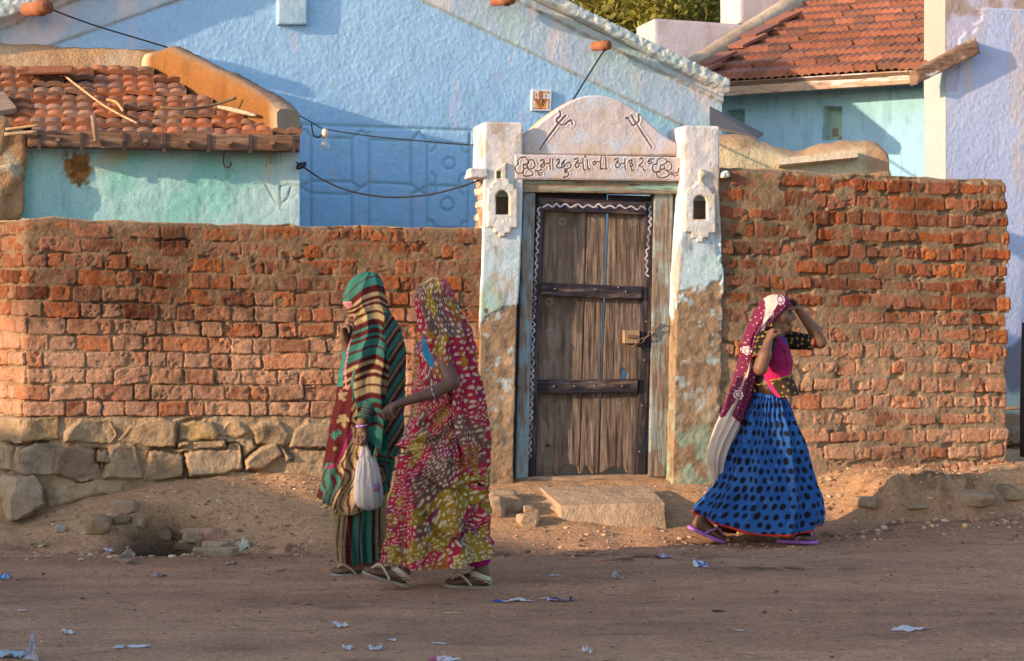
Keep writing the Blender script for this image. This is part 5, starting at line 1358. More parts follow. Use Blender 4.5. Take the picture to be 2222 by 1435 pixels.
def hand(b, wrist, d, n, side, curls, thumb=(.5, .6, .5), sc_=1.0, spread=.07, rs=1.0):
    """wrist point, finger direction d, palm direction n; side=+1 puts the thumb on cross(d,n)"""
    d, n = unit(d), unit(n); n = unit(n - d * n.dot(d)); s = np.cross(d, n) * side
    L = [.040, .045, .042, .034]; 
    for i in range(4):
        off = (1.5 - i) * .0185 * sc_
        k = wrist + d * (.078 - .004 * abs(i - 1.2)) * sc_ + s * off
        b.cap(wrist + s * off * .55 + d * .01, k, .0125 * rs, .0098 * rs, .010)
        dd = unit(d + s * spread * (1.5 - i)); p = k; r = .0092 * rs
        for j in range(3):
            dd = rotv(dd, np.cross(d, n), R(curls[i][j])); Ls = L[i] * (1, .62, .5)[j] * sc_
            b.cap(p, p + dd * Ls, r, r * .9, .0035); p = p + dd * Ls; r *= .9
    b.cap(wrist + s * .004, wrist + d * .045 * sc_, .0185 * rs, .016 * rs, .012)
    t0 = wrist + d * .018 * sc_ + s * .021 * sc_; td = unit(d * .75 + s * thumb[0] + n * thumb[1])
    p = t0 + td * .036 * sc_; b.cap(t0 - s * .006, p, .0125 * rs, .0105 * rs, .008)
    td = unit(td + n * thumb[2] - s * .15); p2 = p + td * .03 * sc_; b.cap(p, p2, .0105 * rs, .0092 * rs, .004)
    td = unit(td + n * thumb[2] * .5 - s * .25); b.cap(p2, p2 + td * .024 * sc_, .0092 * rs, .0078 * rs, .004)

def foot(b, heel, d, up, side, knee, sc_=1.0, k=.012):
    """heel point on the sole, toe direction, big toe on the side s"""
    d, up = unit(d), unit(up); s = np.cross(d, up) * side
    q = lambda t, u, w=0: heel + (d * t + up * u + s * w) * sc_
    b.cap(q(.028, .030), q(.045, .075), .029, .032, .02); b.cap(q(.045, .075), knee, .031, .040, .02)
    b.cap(q(.05, .055), q(.15, .024, .014), .030, .020, .02); b.cap(q(.04, .03), q(.145, .02, -.018), .026, .017, .02)
    for i, (w_, t1, r) in enumerate(((.028, .222, .0125), (.010, .222, .0095), (-.006, .214, .009), (-.020, .203, .0085), (-.033, .190, .008))):
        b.cap(q(.150 - .006 * i, .020, w_ * .9), q(t1 - .022, .019, w_), r, r * .95, .008); b.cap(q(t1 - .022, .019, w_), q(t1, .011, w_), r * .95, r * .85, .003)

def sole(mb, heel, d, up, side, col, L=.25, bend=0.0, th=.014, wd=.044):
    d, up = unit(d), unit(up); s = np.cross(d, up) * side
    t = np.linspace(0, 1, 26)
    wv = np.interp(t, [0, .04, .12, .3, .5, .7, .85, .95, 1], [.15, .55, .78, .74, .74, .98, .92, .55, .12]) * wd
    cx_ = np.interp(t, [0, .5, 1], [0, -.002, .006])
    top = []; V = []
    for i in range(26):
        bz = bend * max(0, t[i] - .55) ** 2
        c_ = heel + d * (t[i] * L - .012) + up * bz + s * cx_[i]
        for w_, z in ((-1, -th), (-1.03, -th * .4), (-1, 0), (-.5, .001), (0, .001), (.5, .001), (1, 0), (1.03, -th * .4), (1, -th), (0, -th)): V.append(c_ + s * wv[i] * w_ + up * z)
    n = 10; Q = [[i * n + k, i * n + (k + 1) % n, (i + 1) * n + (k + 1) % n, (i + 1) * n + k] for i in range(25) for k in range(n)]
    mb.add(V, Q, None, col)
    return d, up, s

def strap(heel, d, up, s, r, lift=.045, L=.25):
    toe = heel + d * (L * .80) + s * .010 + up * .004
    out = []
    for sg in (1, -1):
        e = heel + d * (L * .40) + s * sg * .043 + up * .0
        out.append(spl([toe, toe + up * .018, heel + d * (L * .68) + s * (sg * .020 + .006) + up * (lift + .006), heel + d * (L * .54) + s * sg * .036 + up * (lift * .75), e], 5))
    return out

def loft(rows, Yp, depth, nth=220, nt=260, disp=None, colf=None, name='cloth', m=None, parent=None, pw=1.0, sag=None, cyo=None, mask=None, closetop=True, smooth_rows=3):
    """rows: (xl, yl, xr, yr) in the photograph at distance Yp; depth: (y, half depth) table; returns object"""
    r = np.array(rows, float); ym = (r[:, 1] + r[:, 3]) / 2
    yy = np.linspace(ym[0], ym[-1], nt)
    I = [np.interp(yy, ym, r[:, k]) for k in range(4)]
    for k in range(4):
        for _ in range(smooth_rows):
            a = I[k]; a2 = a.copy(); a2[1:-1] = (a[:-2] + 2 * a[1:-1] + a[2:]) / 4; I[k] = a2
    bd = np.interp(yy, [q[0] for q in depth], [q[1] for q in depth])
    for _ in range(8): bd[1:-1] = (bd[:-2] + 2 * bd[1:-1] + bd[2:]) / 4
    cy = np.interp(yy, [q[0] for q in cyo], [q[1] for q in cyo]) if cyo else 0 * yy
    th = np.linspace(-PY, PY, nth, endpoint=False)
    TH, YY = np.meshgrid(th, yy, indexing='ij')
    xl, yl, xr, yr = [np.broadcast_to(a[None], TH.shape) for a in I]
    c, s = np.cos(TH), np.sin(TH); c2 = np.sign(c) * np.abs(c) ** pw; s2 = np.sign(s) * np.abs(s) ** pw
    f = (c2 + 1) / 2
    px = xl + (xr - xl) * f; py = yl + (yr - yl) * f
    if sag is not None: py = py + np.interp(YY, [q[0] for q in sag], [q[1] for q in sag]) * (1 - c2 ** 2)
    X = (px - CX) / F * Yp; Z = CH + (HY - py) / F * Yp; Y = Yp + cy[None] + bd[None] * s2
    # outward direction in plan
    a = np.maximum((xr - xl) / 2 / F * Yp, .01); nx, ny = c / a, s / np.maximum(bd[None], .01); l = np.hypot(nx, ny); nx, ny = nx / l, ny / l
    U = (TH + PY / 2); U = np.where(U > PY, U - 2 * PY, U)
    if disp is not None:
        dd = disp(TH, px, py, X, Z); X = X + nx * dd; Y = Y + ny * dd
    Pos = np.stack([X, Y, Z], -1); pxd = CX + X * F / Yp
    col = colf(TH, pxd, py, X, Z, U) if colf is not None else np.full(Pos.shape, .5)
    mk = mask(TH, px, py) if mask is not None else None
    if closetop:
        top = Pos[:, :1].mean(0, keepdims=True); Pos = np.concatenate([np.broadcast_to(top, (nth, 1, 3)), Pos], 1); col = np.concatenate([col[:, :1], col], 1)
        if mk is not None: mk = np.concatenate([mk[:, :1], mk], 1)
    return grid(name, Pos[:, ::-1], col[:, ::-1], m, parent, wrap=True, mask=None if mk is None else mk[:, ::-1])

def dots(u, v, cell, r, seed, asp=1.3, jit=.28, stag=True):
    """oval dots on a jittered lattice: 1 inside"""
    a = u / cell; b = v / (cell * asp * .85)
    out = np.zeros(np.shape(u))
    for di in (-1, 0, 1):
        for dj in (-1, 0, 1):
            j = np.floor(b) + dj; i = np.floor(a + (.5 * (j % 2) if stag else 0)) + di
            z = np.zeros_like(i)
            cx_ = i + .5 - (.5 * (j % 2) if stag else 0) + jit * (_h(i, j, z, seed) - .5) * 2; cy_ = j + .5 + jit * (_h(i, j, z, seed + 1) - .5) * 2
            rr = r * (.75 + .5 * _h(i, j, z, seed + 2)); an = (_h(i, j, z, seed + 3) - .5) * 1.2
            dx, dy = (a - cx_) * cell, (b - cy_) * cell * asp * .85
            x2 = dx * np.cos(an) - dy * np.sin(an); y2 = dx * np.sin(an) + dy * np.cos(an)
            out = np.maximum(out, sm(1.15, .85, np.hypot(x2, y2 / asp) / rr))
    return out

def bands(v, lst, aa=(-1.1, -.66, -.22, .22, .66, 1.1)):
    """lst: [(upper edge, colour)...]"""
    e = np.array([q[0] for q in lst]); c = np.array([q[1] for q in lst])
    return sum(c[np.clip(np.searchsorted(e, v + o), 0, len(lst) - 1)] for o in aa) / len(aa)

M['skin'] = mat('skin', None, .55, .35, var=((30, .12), (180, .12)), bumps=((220, .0012, 'noise'),), sss=.06)
M['cloth'] = mat('cloth', None, .85, .15, var=((9, .07), (150, .10)), bumps=(((900, 900, 900), .0012, 'grain'), (22, .006, 'noise')), trans=.10)
M['rubber'] = mat('rubber', None, .7, .3, var=(40, .2))
M['silver'] = mat('silver', None, .35, .5, metal=.8, bumps=((260, .003, 'noise'),))
M['plain'] = mat('plain', None, .6, .3)
SKIN = np.array([.135, .066, .040])
def skincol(V, base=SKIN): return mixc(base, base * .72, sm(-.2, .5, fbm3(V, 12, 3, 701)))

# ================================================================= woman in the striped veil
Y1 = 9.9; q1 = lambda px, py, dy=0.: P(px, py, Y1 + dy)
W1 = thing('person', (q1(790, 1240)[0], Y1, 0), 'woman in a teal, maroon and cream striped veil and sari, carrying a plastic bag', 'person', 'women walking in the street')
TE, MA, CR, DT = np.array([.030, .128, .102]), np.array([.062, .007, .009]), np.array([.29, .215, .115]), np.array([.013, .08, .065])
b = SDF()
b.ell(q1(800, 636), (.085, .072, .105)); b.cap(q1(800, 680), q1(806, 730), .045, .05, .03); b.ell(q1(812, 790), (.11, .15, .17), .05); b.ell(q1(808, 880), (.10, .13, .12), .05); b.ell(q1(808, 960), (.11, .14, .12), .05)
b.cap(q1(803, 990, -.06), q1(805, 1110, -.03), .075, .05, .04); b.cap(q1(803, 990, .06), q1(790, 1110, .05), .075, .05, .04)
b.cap(q1(805, 1110, -.03), q1(812, 1215, -.02), .05, .035, .03); b.cap(q1(790, 1110, .05), q1(805, 1190, .16), .05, .04, .03)
foot(b, q1(812, 1242, -.02), (-1, -.18, 0), (0, 0, 1), 1, q1(811, 1190, -.02))
b.cap(q1(812, 752, -.10), q1(808, 835, -.15), .040, .035, .03); b.cap(q1(808, 835, -.15), q1(786, 915, -.245), .035, .026, .012); b.cap(q1(786, 915, -.245), q1(785, 934, -.245), .026, .026, .012)
hand(b, q1(785, 932, -.245), (.02, -.1, -1), (-.25, -1, 0.02), -1, [(75, 85, 40), (78, 88, 40), (80, 88, 40), (82, 88, 40)], (.15, .55, .5), .92, .04, 1.12)
b.cap(q1(804, 750, .12), q1(776, 805, .05), .042, .036, .03); b.cap(q1(776, 805, .05), q1(747, 735, -.03), .036, .026, .012)
hand(b, q1(747, 737, -.03), (-.05, -.1, 1), (1, -.25, .1), 1, [(22, 38, 25), (45, 55, 30), (62, 60, 35), (75, 65, 40)], (.35, .5, .5), .95, .10, 1.05)
V, Q = b.build(.0042); mesh('body', V, Q, skincol(V), M['skin'], W1)

vb = [(197, TE), (255, MA), (288, CR), (318, MA), (336, CR), (360, MA), (405, CR), (425, MA), (476, CR), (520, MA), (542, TE), (585, MA), (607, TE), (636, MA), (686, TE), (705, MA), (762, TE), (800, MA), (834, CR), (880, MA), (902, CR), (935, MA), (988, CR), (1006, MA), (1066, CR), (1110, MA), (1142, TE), (1186, MA), (1220, TE), (1250, MA), (1300, TE), (1330, MA), (1500, TE)]
vb = [(-9, TE), (118, TE), (130, MA)] + vb
def thread(c, along, across, every, seed):
    """the woven lines of tiny dashes that run down the cloth"""
    q = np.abs((across / every) % 1 - .5) * every
    return mixc(c, c * .35, sm(.9, .4, q) * (np.sin(along * 2.4) > -.2) * .75)
def veil1_col(TH, px, py, X, Z, U):
    x, y = (px - 640) / .2648, (py - 560) / .2648
    wv = 5 * fbm(px, py, .035, 3, 710)
    xs = x - 690 + 22 * fbm(px, py, .02, 2, 712); spx = 28 * np.log1p(np.exp(np.clip(xs / 28, -30, 30)))
    v = y + .42 * (xs - spx) - .80 * spx + .5 * np.minimum(x - 575, 0) * sm(470, 350, y) + wv * 2
    back = np.sin(TH) > .25
    c = bands(v, vb, (-5, -3, -1, 1, 3, 5))
    c = thread(c, py, px + .25 * py, 26, 711)
    # back fall at the right: slanting teal and maroon
    w_ = py + 1.7 * (px - 850); dk = (px > 843 + 6 * np.sin(py / 30)) & (py > 660)
    c2 = bands((w_ % 46), [(14, MA), (30, DT * 1.6), (36, MA), (46, CR * .6)])
    c = np.where(dk[..., None], c2, c)
    # pink beaded trim along the front edge
    e = np.interp(py, [660, 690, 740, 800, 880, 930], [757, 767, 761, 751, 756, 772])
    tr = (np.abs(px - e - 3) < 1.8) & (py > 680) & (np.sin(TH) < .3)
    c = np.where(tr[..., None], np.where((np.sin(py * 2.2) > .2)[..., None], np.array([.55, .40, .42]), np.array([.35, .02, .09])), c)
    fr = (px < 766) & (py > 655) & (py < 668)
    c = np.where(fr[..., None], np.where((np.sin(px * 2.1 + py * 1.7) > .4)[..., None], np.array([.6, .45, .45]), np.array([.33, .01, .04])), c)
    return c
def veil1_disp(TH, px, py, X, Z):
    k = sm(620, 760, py)
    f = TH * 9 + 1.2 * fbm(TH * 2, py * .012, 1, 3, 720) + py * .012
    rd = 1 - np.abs(np.sin(f / 2 + .4)) * 2
    d = (.005 + .018 * k) * rd + .016 * k * fbm(TH * 2.2, py * .01, 1, 3, 721)
    pin = np.exp(-(((px - 772) / 26) ** 2 + ((py - 690) / 24) ** 2))                 # gathered where the fingers hold it
    ang = np.arctan2(py - 690, px - 766)
    d = d + pin * .010 * np.sin(ang * 9) - .012 * pin
    d = d - .030 * np.exp(-((px - 842 - (py - 700) * .02) / 5.5) ** 2) * sm(650, 720, py)
    return d
veil1 = [(796,590,806,590),(788,592,813,592),(776,597,821,597),(764,605,826,605),(757,614,830,614),(751,630,835,630),(747,648,839,648),(747,660,842,660),(755,669,845,669),(764,682,849,682),(766,700,857,700),(763,720,866,720),(757,740,870,740),(751,757,871,757),(748,800,870,800),(750,841,868,841),(757,878,868,878),(765,905,867,920),(774,926,862,990)]
loft(veil1, Y1, [(590, .02), (600, .06), (620, .095), (650, .105), (680, .11), (720, .16), (760, .215), (830, .25), (880, .255), (930, .25)], 260, 300, veil1_disp, veil1_col, 'veil', M['cloth'], W1, .92)

up1 = [(778,735,862,735),(748,765,866,765),(741,798,866,798),(733,841,865,841),(730,878,864,878),(719,931,862,931),(713,981,852,975),(704,1039,845,1025),(690,1083,842,1068)]
def up1_col(TH, px, py, X, Z, U):
    # left: floral maroon panel; middle: wavy stripes; right: slanting stripes
    wob = 7 * np.sin(py / 13 + px / 17) + 8 * fbm(px, py, .03, 3, 730)
    w_ = px + .18 * (py - 1000) + wob
    c = bands(w_, [(711, MA), (719, TE), (724, MA), (733, TE), (739, MA), (746, TE), (751, MA), (758, CR), (763, MA), (770, CR), (774, MA), (782, CR), (787, MA), (999, CR)])
    w2 = (py - 1.55 * (px - 790)) + 3 * wob
    c2 = bands((w2 % 92), [(20, TE), (30, MA), (44, TE), (54, MA), (66, CR), (70, MA), (80, CR), (92, MA)])
    c = np.where((px > 789 - (py - 1000) * .05)[..., None], c2, c)
    pan = (px < np.interp(py, [700, 930, 960, 1000, 1003], [775, 768, 756, 738, 700])) & (py < 1002)
    fl = np.tile(MA, px.shape + (1,)); 
    for cx_, cy_, r, col in ((744, 856, 17, CR * .75), (749, 905, 20, CR * .8), (728, 945, 13, TE), (742, 935, 10, TE), (731, 968, 8, CR * .7), (742, 800, 24, TE), (750, 775, 18, TE), (736, 826, 12, TE), (726, 915, 8, MA * 1.8)):
        a = np.arctan2(py - cy_, px - cx_); rr = np.hypot(px - cx_, py - cy_) / r
        fl = np.where((rr < .35 + .65 * np.abs(np.sin(a * 2.5 + cx_)) * (.6 + .4 * np.sin(a + cy_)))[..., None], col * (1 - .45 * (np.sin(a * 17) > .6))[..., None], fl)
    fl = np.where((py < 838 + 8 * fbm(px, py, .05, 2, 733))[..., None], TE * (1 + .35 * fbm(px, py, .09, 3, 734))[..., None], fl)
    c = np.where(pan[..., None], fl, c)
    e = np.interp(py, [930, 960, 1000], [768, 756, 738]); tr = (np.abs(px - e) < 3.5) & (py > 925) & (py < 1003) | (np.abs(py - 1001 + (px - 738) * .5) < 3.5) & (px < 740) & (px > 712)
    c = np.where(tr[..., None], np.array([.20, .012, .07]), c)
    hem = np.interp(px, [690, 768, 790, 845], [1083, 1117, 1106, 1068]) - py
    c = np.where((hem < 6)[..., None], np.where((np.sin(px * 1.6) > .3)[..., None], np.array([.45, .36, .2]), np.array([.16, .09, .03])), c)
    return thread(c, px, py, 22, 731)
def fold_disp(a1, a2, n, seed, y0, y1):
    def f(TH, px, py, X, Z):
        k = sm(y0, y1, py)
        ph = TH * n + 1.8 * fbm(TH * 1.7, py * .008, 1, 3, seed)
        return (a1 + (a2 - a1) * k) * (1 - 2 * np.abs(np.sin(ph / 2))) + .008 * fbm(TH * 3, py * .02, 1, 3, seed + 1)
    return f
loft(up1, Y1, [(735, .15), (800, .19), (930, .19), (1080, .21)], 240, 240, fold_disp(.005, .019, 13, 735, 800, 1050), up1_col, 'sari', M['cloth'], W1, .95, sag=[(735, 0), (950, 0), (1080, 34)])
lo1 = [(716,1030,840,1030),(714,1080,839,1080),(724,1123,838,1123),(729,1165,836,1165),(736,1195,834,1195),(740,1217,832,1207)]
def lo1_col(TH, px, py, X, Z, U):
    w_ = px + 2.5 * np.sin(py / 30) + (px - 780) * (1150 - py) * .0012
    c = bands(w_, [(737, CR), (741, MA), (750, CR), (753, MA), (757, CR), (771, MA), (784, TE), (790, MA), (797, TE), (801, DT), (812, TE), (816, MA), (820, TE), (825, CR), (829, MA), (900, CR)])
    return thread(c, px, py, 18, 741)
loft(lo1, Y1, [(1030, .16), (1100, .17), (1217, .165)], 260, 190, fold_disp(.008, .020, 17, 745, 1080, 1200), lo1_col, 'skirt', M['cloth'], W1, .95, sag=[(1030, 0), (1150, 0), (1215, 4)], closetop=False)
# sleeve end and bangle at the lowered hand
mb = MB(); t = np.linspace(0, 1, 14)
cl = np.array([bands(np.array([(k * 31) % 40.]), [(14, TE), (22, MA), (33, TE), (40, MA)])[0] for k in range(14)])
mb.tube(q1(800, 880, -.205)[None] * (1 - t[:, None]) + q1(789, 914, -.242)[None] * t[:, None], np.interp(t, [0, .8, 1], [.050, .044, .052]) * (1 + .05 * np.sin(t * 20)), cl, 18, cap=False); mb.build('sleeve', M['cloth'], W1, smooth=True)
mb = MB(); c0 = q1(785.5, 924, -.245); th = np.linspace(0, 2 * PY, 24, endpoint=False)
mb.tube([c0 + np.array([math.cos(a) * .031, math.sin(a) * .031, .004 * math.cos(a)]) for a in th], .0045, np.array([[.22, .12, .5] if k % 3 else [.5, .42, .6] for k in range(24)]), 8, closed=True); mb.build('bangle', M['plain'], W1, smooth=True)
mb = MB(); hl = q1(812, 1243, -.02) - np.array([0, 0, .0]); d, up, s = sole(mb, hl, (-1, -.18, 0), (0, 0, 1), 1, (.22, .23, .25), .245); SD = mb.build('sandal', M['rubber'], W1, smooth=True)
mb = MB()
for pth in strap(hl, d, up, s, .005): mb.tube(pth, .0055, (.32, .25, .18), 6)
mb.build('strap', M['rubber'], SD, smooth=True)

# ---- the plastic bag in her hand
PB_ = thing('plastic_bag', (q1(800, 1106, -.25)[0], Y1 - .25, .33), 'thin white plastic carrier bag of vegetables held by the woman in stripes', 'bag')
bagm = mat('bag_film', None, .3, .5, var=(20, .05), bumps=(((120, 120, 9), .006, 'grain'), (14, .012, 'noise')), trans=.5, alpha=.72)
bag = [(788,978,802,978),(781,990,806,990),(777,1003,816,1003),(774,1018,821,1018),(771,1040,826,1040),(770,1065,830,1065),(771,1085,832,1085),(776,1097,829,1097),(786,1104,818,1104),(798,1107,806,1107)]
loft(bag, Y1 - .25, [(978, .012), (1000, .03), (1040, .06), (1080, .07), (1100, .045), (1107, .01)], 110, 120, lambda TH, px, py, X, Z: .006 * (1 - 2 * np.abs(np.sin(TH * 7 + (py - 970) * .01 * np.cos(TH * 3)))) * sm(985, 1010, py) + .004 * fbm(TH * 3, py * .03, 1, 3, 760), lambda TH, px, py, X, Z, U: np.tile(np.array([.56, .56, .63]), px.shape + (1,)), 'film', bagm, PB_, closetop=False)
mb = MB(); top = q1(790, 955, -.262)
for xe, dy in ((783, -.012), (800, -.012), (785, .012), (799, .012)):
    mb.tube(spl([top + [0, dy, 0], q1(791 + (xe - 791) * .45, 970, -.25 + dy), q1(xe, 992, -.25 + dy)], 5), np.linspace(.006, .012, 11), (.66, .64, .74), 8)
mb.build('handle', bagm, PB_, smooth=True)
veg = MB(); rg = np.random.default_rng(77)
for k in range(12):
    V_, T_ = rockV(q1(786 + rg.uniform(0, 34), 1062 + rg.uniform(-10, 34), -.25 + rg.normal() * .015), (.05, .05, .055), 770 + k, 0, 2, 20, .01); veg.add(V_, None, T_, [(.10, .20, .06), (.18, .26, .12), (.24, .10, .22), (.30, .28, .2)][k % 4])
veg.build('vegetables', M['plain'], PB_, smooth=True)

# ================================================================= woman in the crimson dotted sari
Y2 = 9.42; q2p = lambda px, py, dy=0.: P(px, py, Y2 + dy)
W2 = thing('person', (q2p(960, 1260)[0], Y2, 0), 'woman in a crimson and mustard sari printed with cream dots, seen from behind', 'person', 'women walking in the street')
b = SDF()
b.ell(q2p(938, 652), (.082, .075, .105)); b.cap(q2p(945, 690), q2p(955, 735), .045, .05, .03); b.ell(q2p(958, 790), (.085, .14, .16), .05); b.ell(q2p(962, 900), (.10, .14, .13), .05); b.ell(q2p(966, 960), (.115, .15, .12), .05)
b.cap(q2p(950, 990, -.06), q2p(905, 1110, -.07), .078, .052, .04); b.cap(q2p(975, 990, .06), q2p(1005, 1110, .05), .078, .052, .04)
b.cap(q2p(905, 1110, -.07), q2p(880, 1200, -.07), .05, .04, .03); b.cap(q2p(1005, 1110, .05), q2p(1036, 1215, .03), .05, .038, .03)
f1d = unit(P(790, 1240, Y2 - .09) - P(886, 1268, Y2 - .06)); f1u = unit(np.cross(np.cross(f1d, [0, 0, 1]), f1d))
f1h = q2p(885, 1268, -.06); foot(b, f1h, f1d, f1u, 1, q2p(878, 1195, -.06))
f2d = unit([-1, -.1, .05]); f2u = unit(np.cross(np.cross(f2d, [0, 0, 1]), f2d)); f2h = q2p(1064, 1271, .03); foot(b, f2h, f2d, f2u, 1, q2p(1042, 1205, .03))
b.cap(q2p(948, 742, -.085), q2p(981, 829, -.235), .045, .037, .02); b.cap(q2p(981, 829, -.235), q2p(942, 853, -.27), .037, .031, .012); b.cap(q2p(942, 853, -.27), q2p(878, 872, -.27), .031, .0215, .012)
b.cap(q2p(950, 748, .14), q2p(935, 840, .17), .044, .036, .02); b.cap(q2p(935, 840, .17), q2p(915, 900, .12), .036, .026, .02)
hand(b, q2p(880, 871, -.27), (-1, -.05, -.34), (.3, .25, -1), -1, [(12, 30, 20), (22, 38, 25), (35, 45, 30), (48, 50, 30)], (.25, .5, .3), .92, .05, 1.0)
V, Q = b.build(.0042); mesh('body', V, Q, skincol(V, np.array([.105, .050, .034])), M['skin'], W2)
CRI, BRW, OLI, MAG, CRE = np.array([.31, .016, .045]), np.array([.135, .066, .055]), np.array([.24, .145, .014]), np.array([.20, .012, .07]), np.array([.50, .40, .29])
def dotcloth(U, V, seed, big=1.0, dens=None):
    """patches of colour, burst flowers, cream oval dots; U,V metres on the cloth"""
    a = fbm(U, V, 5.0, 3, seed); b2 = fbm(U, V, 5.5, 3, seed + 3); c3_ = fbm(U, V, 6.5, 3, seed + 6)
    c = mixc(CRI, BRW, sm(-.02, .05, a)); c = mixc(c, MAG, sm(.16, .24, c3_) * .8); c = mixc(c, OLI, sm(.27, .35, b2))
    c = mixc(c, np.array([.28, .10, .008]), sm(.34, .42, c3_ - .2 * a) * .8)
    # burst flowers
    cell = .19
    for di in (-1, 0, 1):
        for dj in (-1, 0, 1):
            i = np.floor(U / cell) + di; j = np.floor(V / cell) + dj; z = np.zeros_like(i)
            fx_ = (i + .5 + .7 * (_h(i, j, z, seed + 20) - .5)) * cell; fy_ = (j + .5 + .7 * (_h(i, j, z, seed + 21) - .5)) * cell
            r = np.hypot(U - fx_, V - fy_); an = np.arctan2(V - fy_, U - fx_)
            rad = .042 * (.6 + .8 * _h(i, j, z, seed + 22)) * (.75 + .25 * np.abs(np.sin(an * 6))) * (_h(i, j, z, seed + 23) > .5)
            fc = np.where((_h(i, j, z, seed + 24) > .5)[..., None], OLI, np.array([.30, .13, .012]))
            c = np.where((r < rad)[..., None], fc * (.75 + .4 * (np.sin(an * 12) > 0))[..., None], c)
    small = dots(U, V, .0180 * big, .0040 * big, seed + 30, 1.4); large = dots(U, V, .028 * big, .0066 * big, seed + 34, 1.45)
    s_ = sm(-.06, .02, fbm(U, V, 4.5, 2, seed + 40) + (dens if dens is not None else 0))
    d_ = small * (1 - s_) + large * s_
    return mixc(c, CRE, d_ * .93)
def w2low_col(TH, px, py, X, Z, U):
    u = U * .24 + .030 * fbm(px, py, .02, 3, 780); v = (py - 700) / 424.6 + .05 * fbm(px, py, .012, 3, 781) + .10 * np.sin(U * 1.5)
    c = dotcloth(u, v, 790, 1.0, sm(900, 1150, py) * .12 - .04)
    pl_ = [(917, 728), (926, 740), (943, 775), (945, 800), (930, 786), (918, 762)]
    c = np.where((inside(px, py, pl_) & (np.sin(TH) < 0))[..., None], np.array([.02, .16, .30]), c)
    hem = py - np.interp(px, [838, 880, 905, 940, 975, 1005, 1064], [1222, 1226, 1226, 1226, 1216, 1206, 1206])
    c = np.where(((hem > -16) & (px > 985))[..., None], mixc(OLI, CRE, dots(px / 424.6, py / 424.6, .022, .0075, 791, 1.0) * .9), c)
    return c
def w2_disp(TH, px, py, X, Z):
    k = sm(900, 1150, py)
    ph = TH * 8 + 2.2 * fbm(TH * 1.6, py * .007, 1, 3, 800) - (py - 700) * .006
    d = (.008 + .022 * k) * (1 - 2 * np.abs(np.sin(ph / 2))) + .026 * fbm(px, py, .020, 4, 801)
    # the big swag from the waist knot round to the back
    for pts, a, w_ in (([(880, 975), (930, 1040), (985, 1060), (1050, 1040)], -.016, 7), ([(895, 985), (905, 1060), (935, 1130), (990, 1165), (1030, 1120), (1050, 1080)], -.020, 7), ([(885, 985), (872, 1080), (866, 1200)], -.014, 6), ([(905, 1000), (925, 1100), (905, 1215)], -.013, 6), ([(905, 930), (950, 905), (985, 870)], -.014, 7), ([(890, 960), (950, 950), (1010, 905)], -.013, 7), ([(1000, 880), (1010, 1000), (1000, 1080)], -.013, 7)):
        ds = dline(px / 200, py / 200, [(x / 200, y / 200) for x, y in spl(pts, 6)]) * 200
        a = a * 1.5; d = d + a * np.exp(-(ds / w_) ** 2) * (np.sin(TH) < .2) - a * .5 * np.exp(-((ds - w_ * 1.9) / w_) ** 2) * (np.sin(TH) < .2)
    d = d + .030 * np.exp(-(((px - 884) / 13) ** 2 + ((py - 962) / 12) ** 2)) * (np.sin(TH) < .3)
    return d
low2 = [(925,712,990,712),(916,735,1008,735),(906,761,1012,761),(895,795,1018,798),(894,815,1026,815),(901,841,1036,841),(899,878,1044,878),(882,925,1053,925),(874,953,1055,953),(876,975,1056,975),(864,1006,1050,1011),(855,1045,1050,1050),(842,1101,1053,1110),(837,1160,1056,1165),(837,1218,1063,1206)]
loft(low2, Y2, [(712, .13), (760, .175), (850, .19), (930, .20), (1050, .20), (1220, .19)], 320, 380, w2_disp, w2low_col, 'sari', M['cloth'], W2, .95, sag=[(712, 0), (1100, 0), (1212, 14)])
def w2v_col(TH, px, py, X, Z, U):
    u = U * .17 + .02 * fbm(px, py, .03, 3, 810); v = (py - 600) / 424.6 + .02 * fbm(px, py, .02, 3, 811) + .1 * (px - 945) / 424
    return dotcloth(u, v, 830, .95, .02 - sm(650, 800, py) * .03)
def w2v_disp(TH, px, py, X, Z):
    k = sm(625, 740, py)
    ph = TH * 11 + 1.4 * fbm(TH * 2, py * .01, 1, 3, 840) - (py - 620) * .018
    return (.002 + .021 * k) * (1 - 2 * np.abs(np.sin(ph / 2))) + .014 * fbm(px, py, .03, 3, 841) * k
veil2 = [(938,602,952,602),(928,604,961,604),(915,612,970,612),(906,624,978,624),(900,645,985,645),(902,671,994,671),(908,695,1006,695),(913,716,1018,716),(912,738,1021,738),(905,761,1022,761),(900,785,1026,785),(896,805,1030,805),(898,835,1040,838),(900,860,1046,870),(898,900,1052,905),(888,950,1058,950),(880,1000,1058,1000),(872,1075,1054,1075)]
loft(veil2, Y2, [(602, .02), (612, .065), (630, .095), (665, .105), (695, .13), (730, .19), (790, .222), (900, .23), (1000, .222), (1075, .21)], 300, 340, w2v_disp, w2v_col, 'veil', M['cloth'], W2, .95,
     mask=lambda TH, px, py: (px > np.interp(py, [600, 716, 722, 735, 756, 788, 798, 830, 870, 930, 1000, 1075], [800, 860, 919, 925, 936, 969, 977, 984, 984, 990, 1012, 1062])) & ((np.sin(TH) < .1) | (py < 725) | (px > 990)))
pt = [(838,1206,880,1212),(838,1216,884,1222),(840,1228,884,1228)]
loft([(1003,1190,1062,1196),(1006,1206,1066,1208),(1012,1222,1062,1220),(1018,1226,1052,1226)], Y2 + .03, [(1190, .10), (1226, .085)], 90, 30, lambda TH, px, py, X, Z: .006 * np.sin(TH * 7 + py * .05), lambda TH, px, py, X, Z, U: np.tile(np.array([.26, .008, .11]), px.shape + (1,)), 'petticoat', M['cloth'], W2, closetop=False)
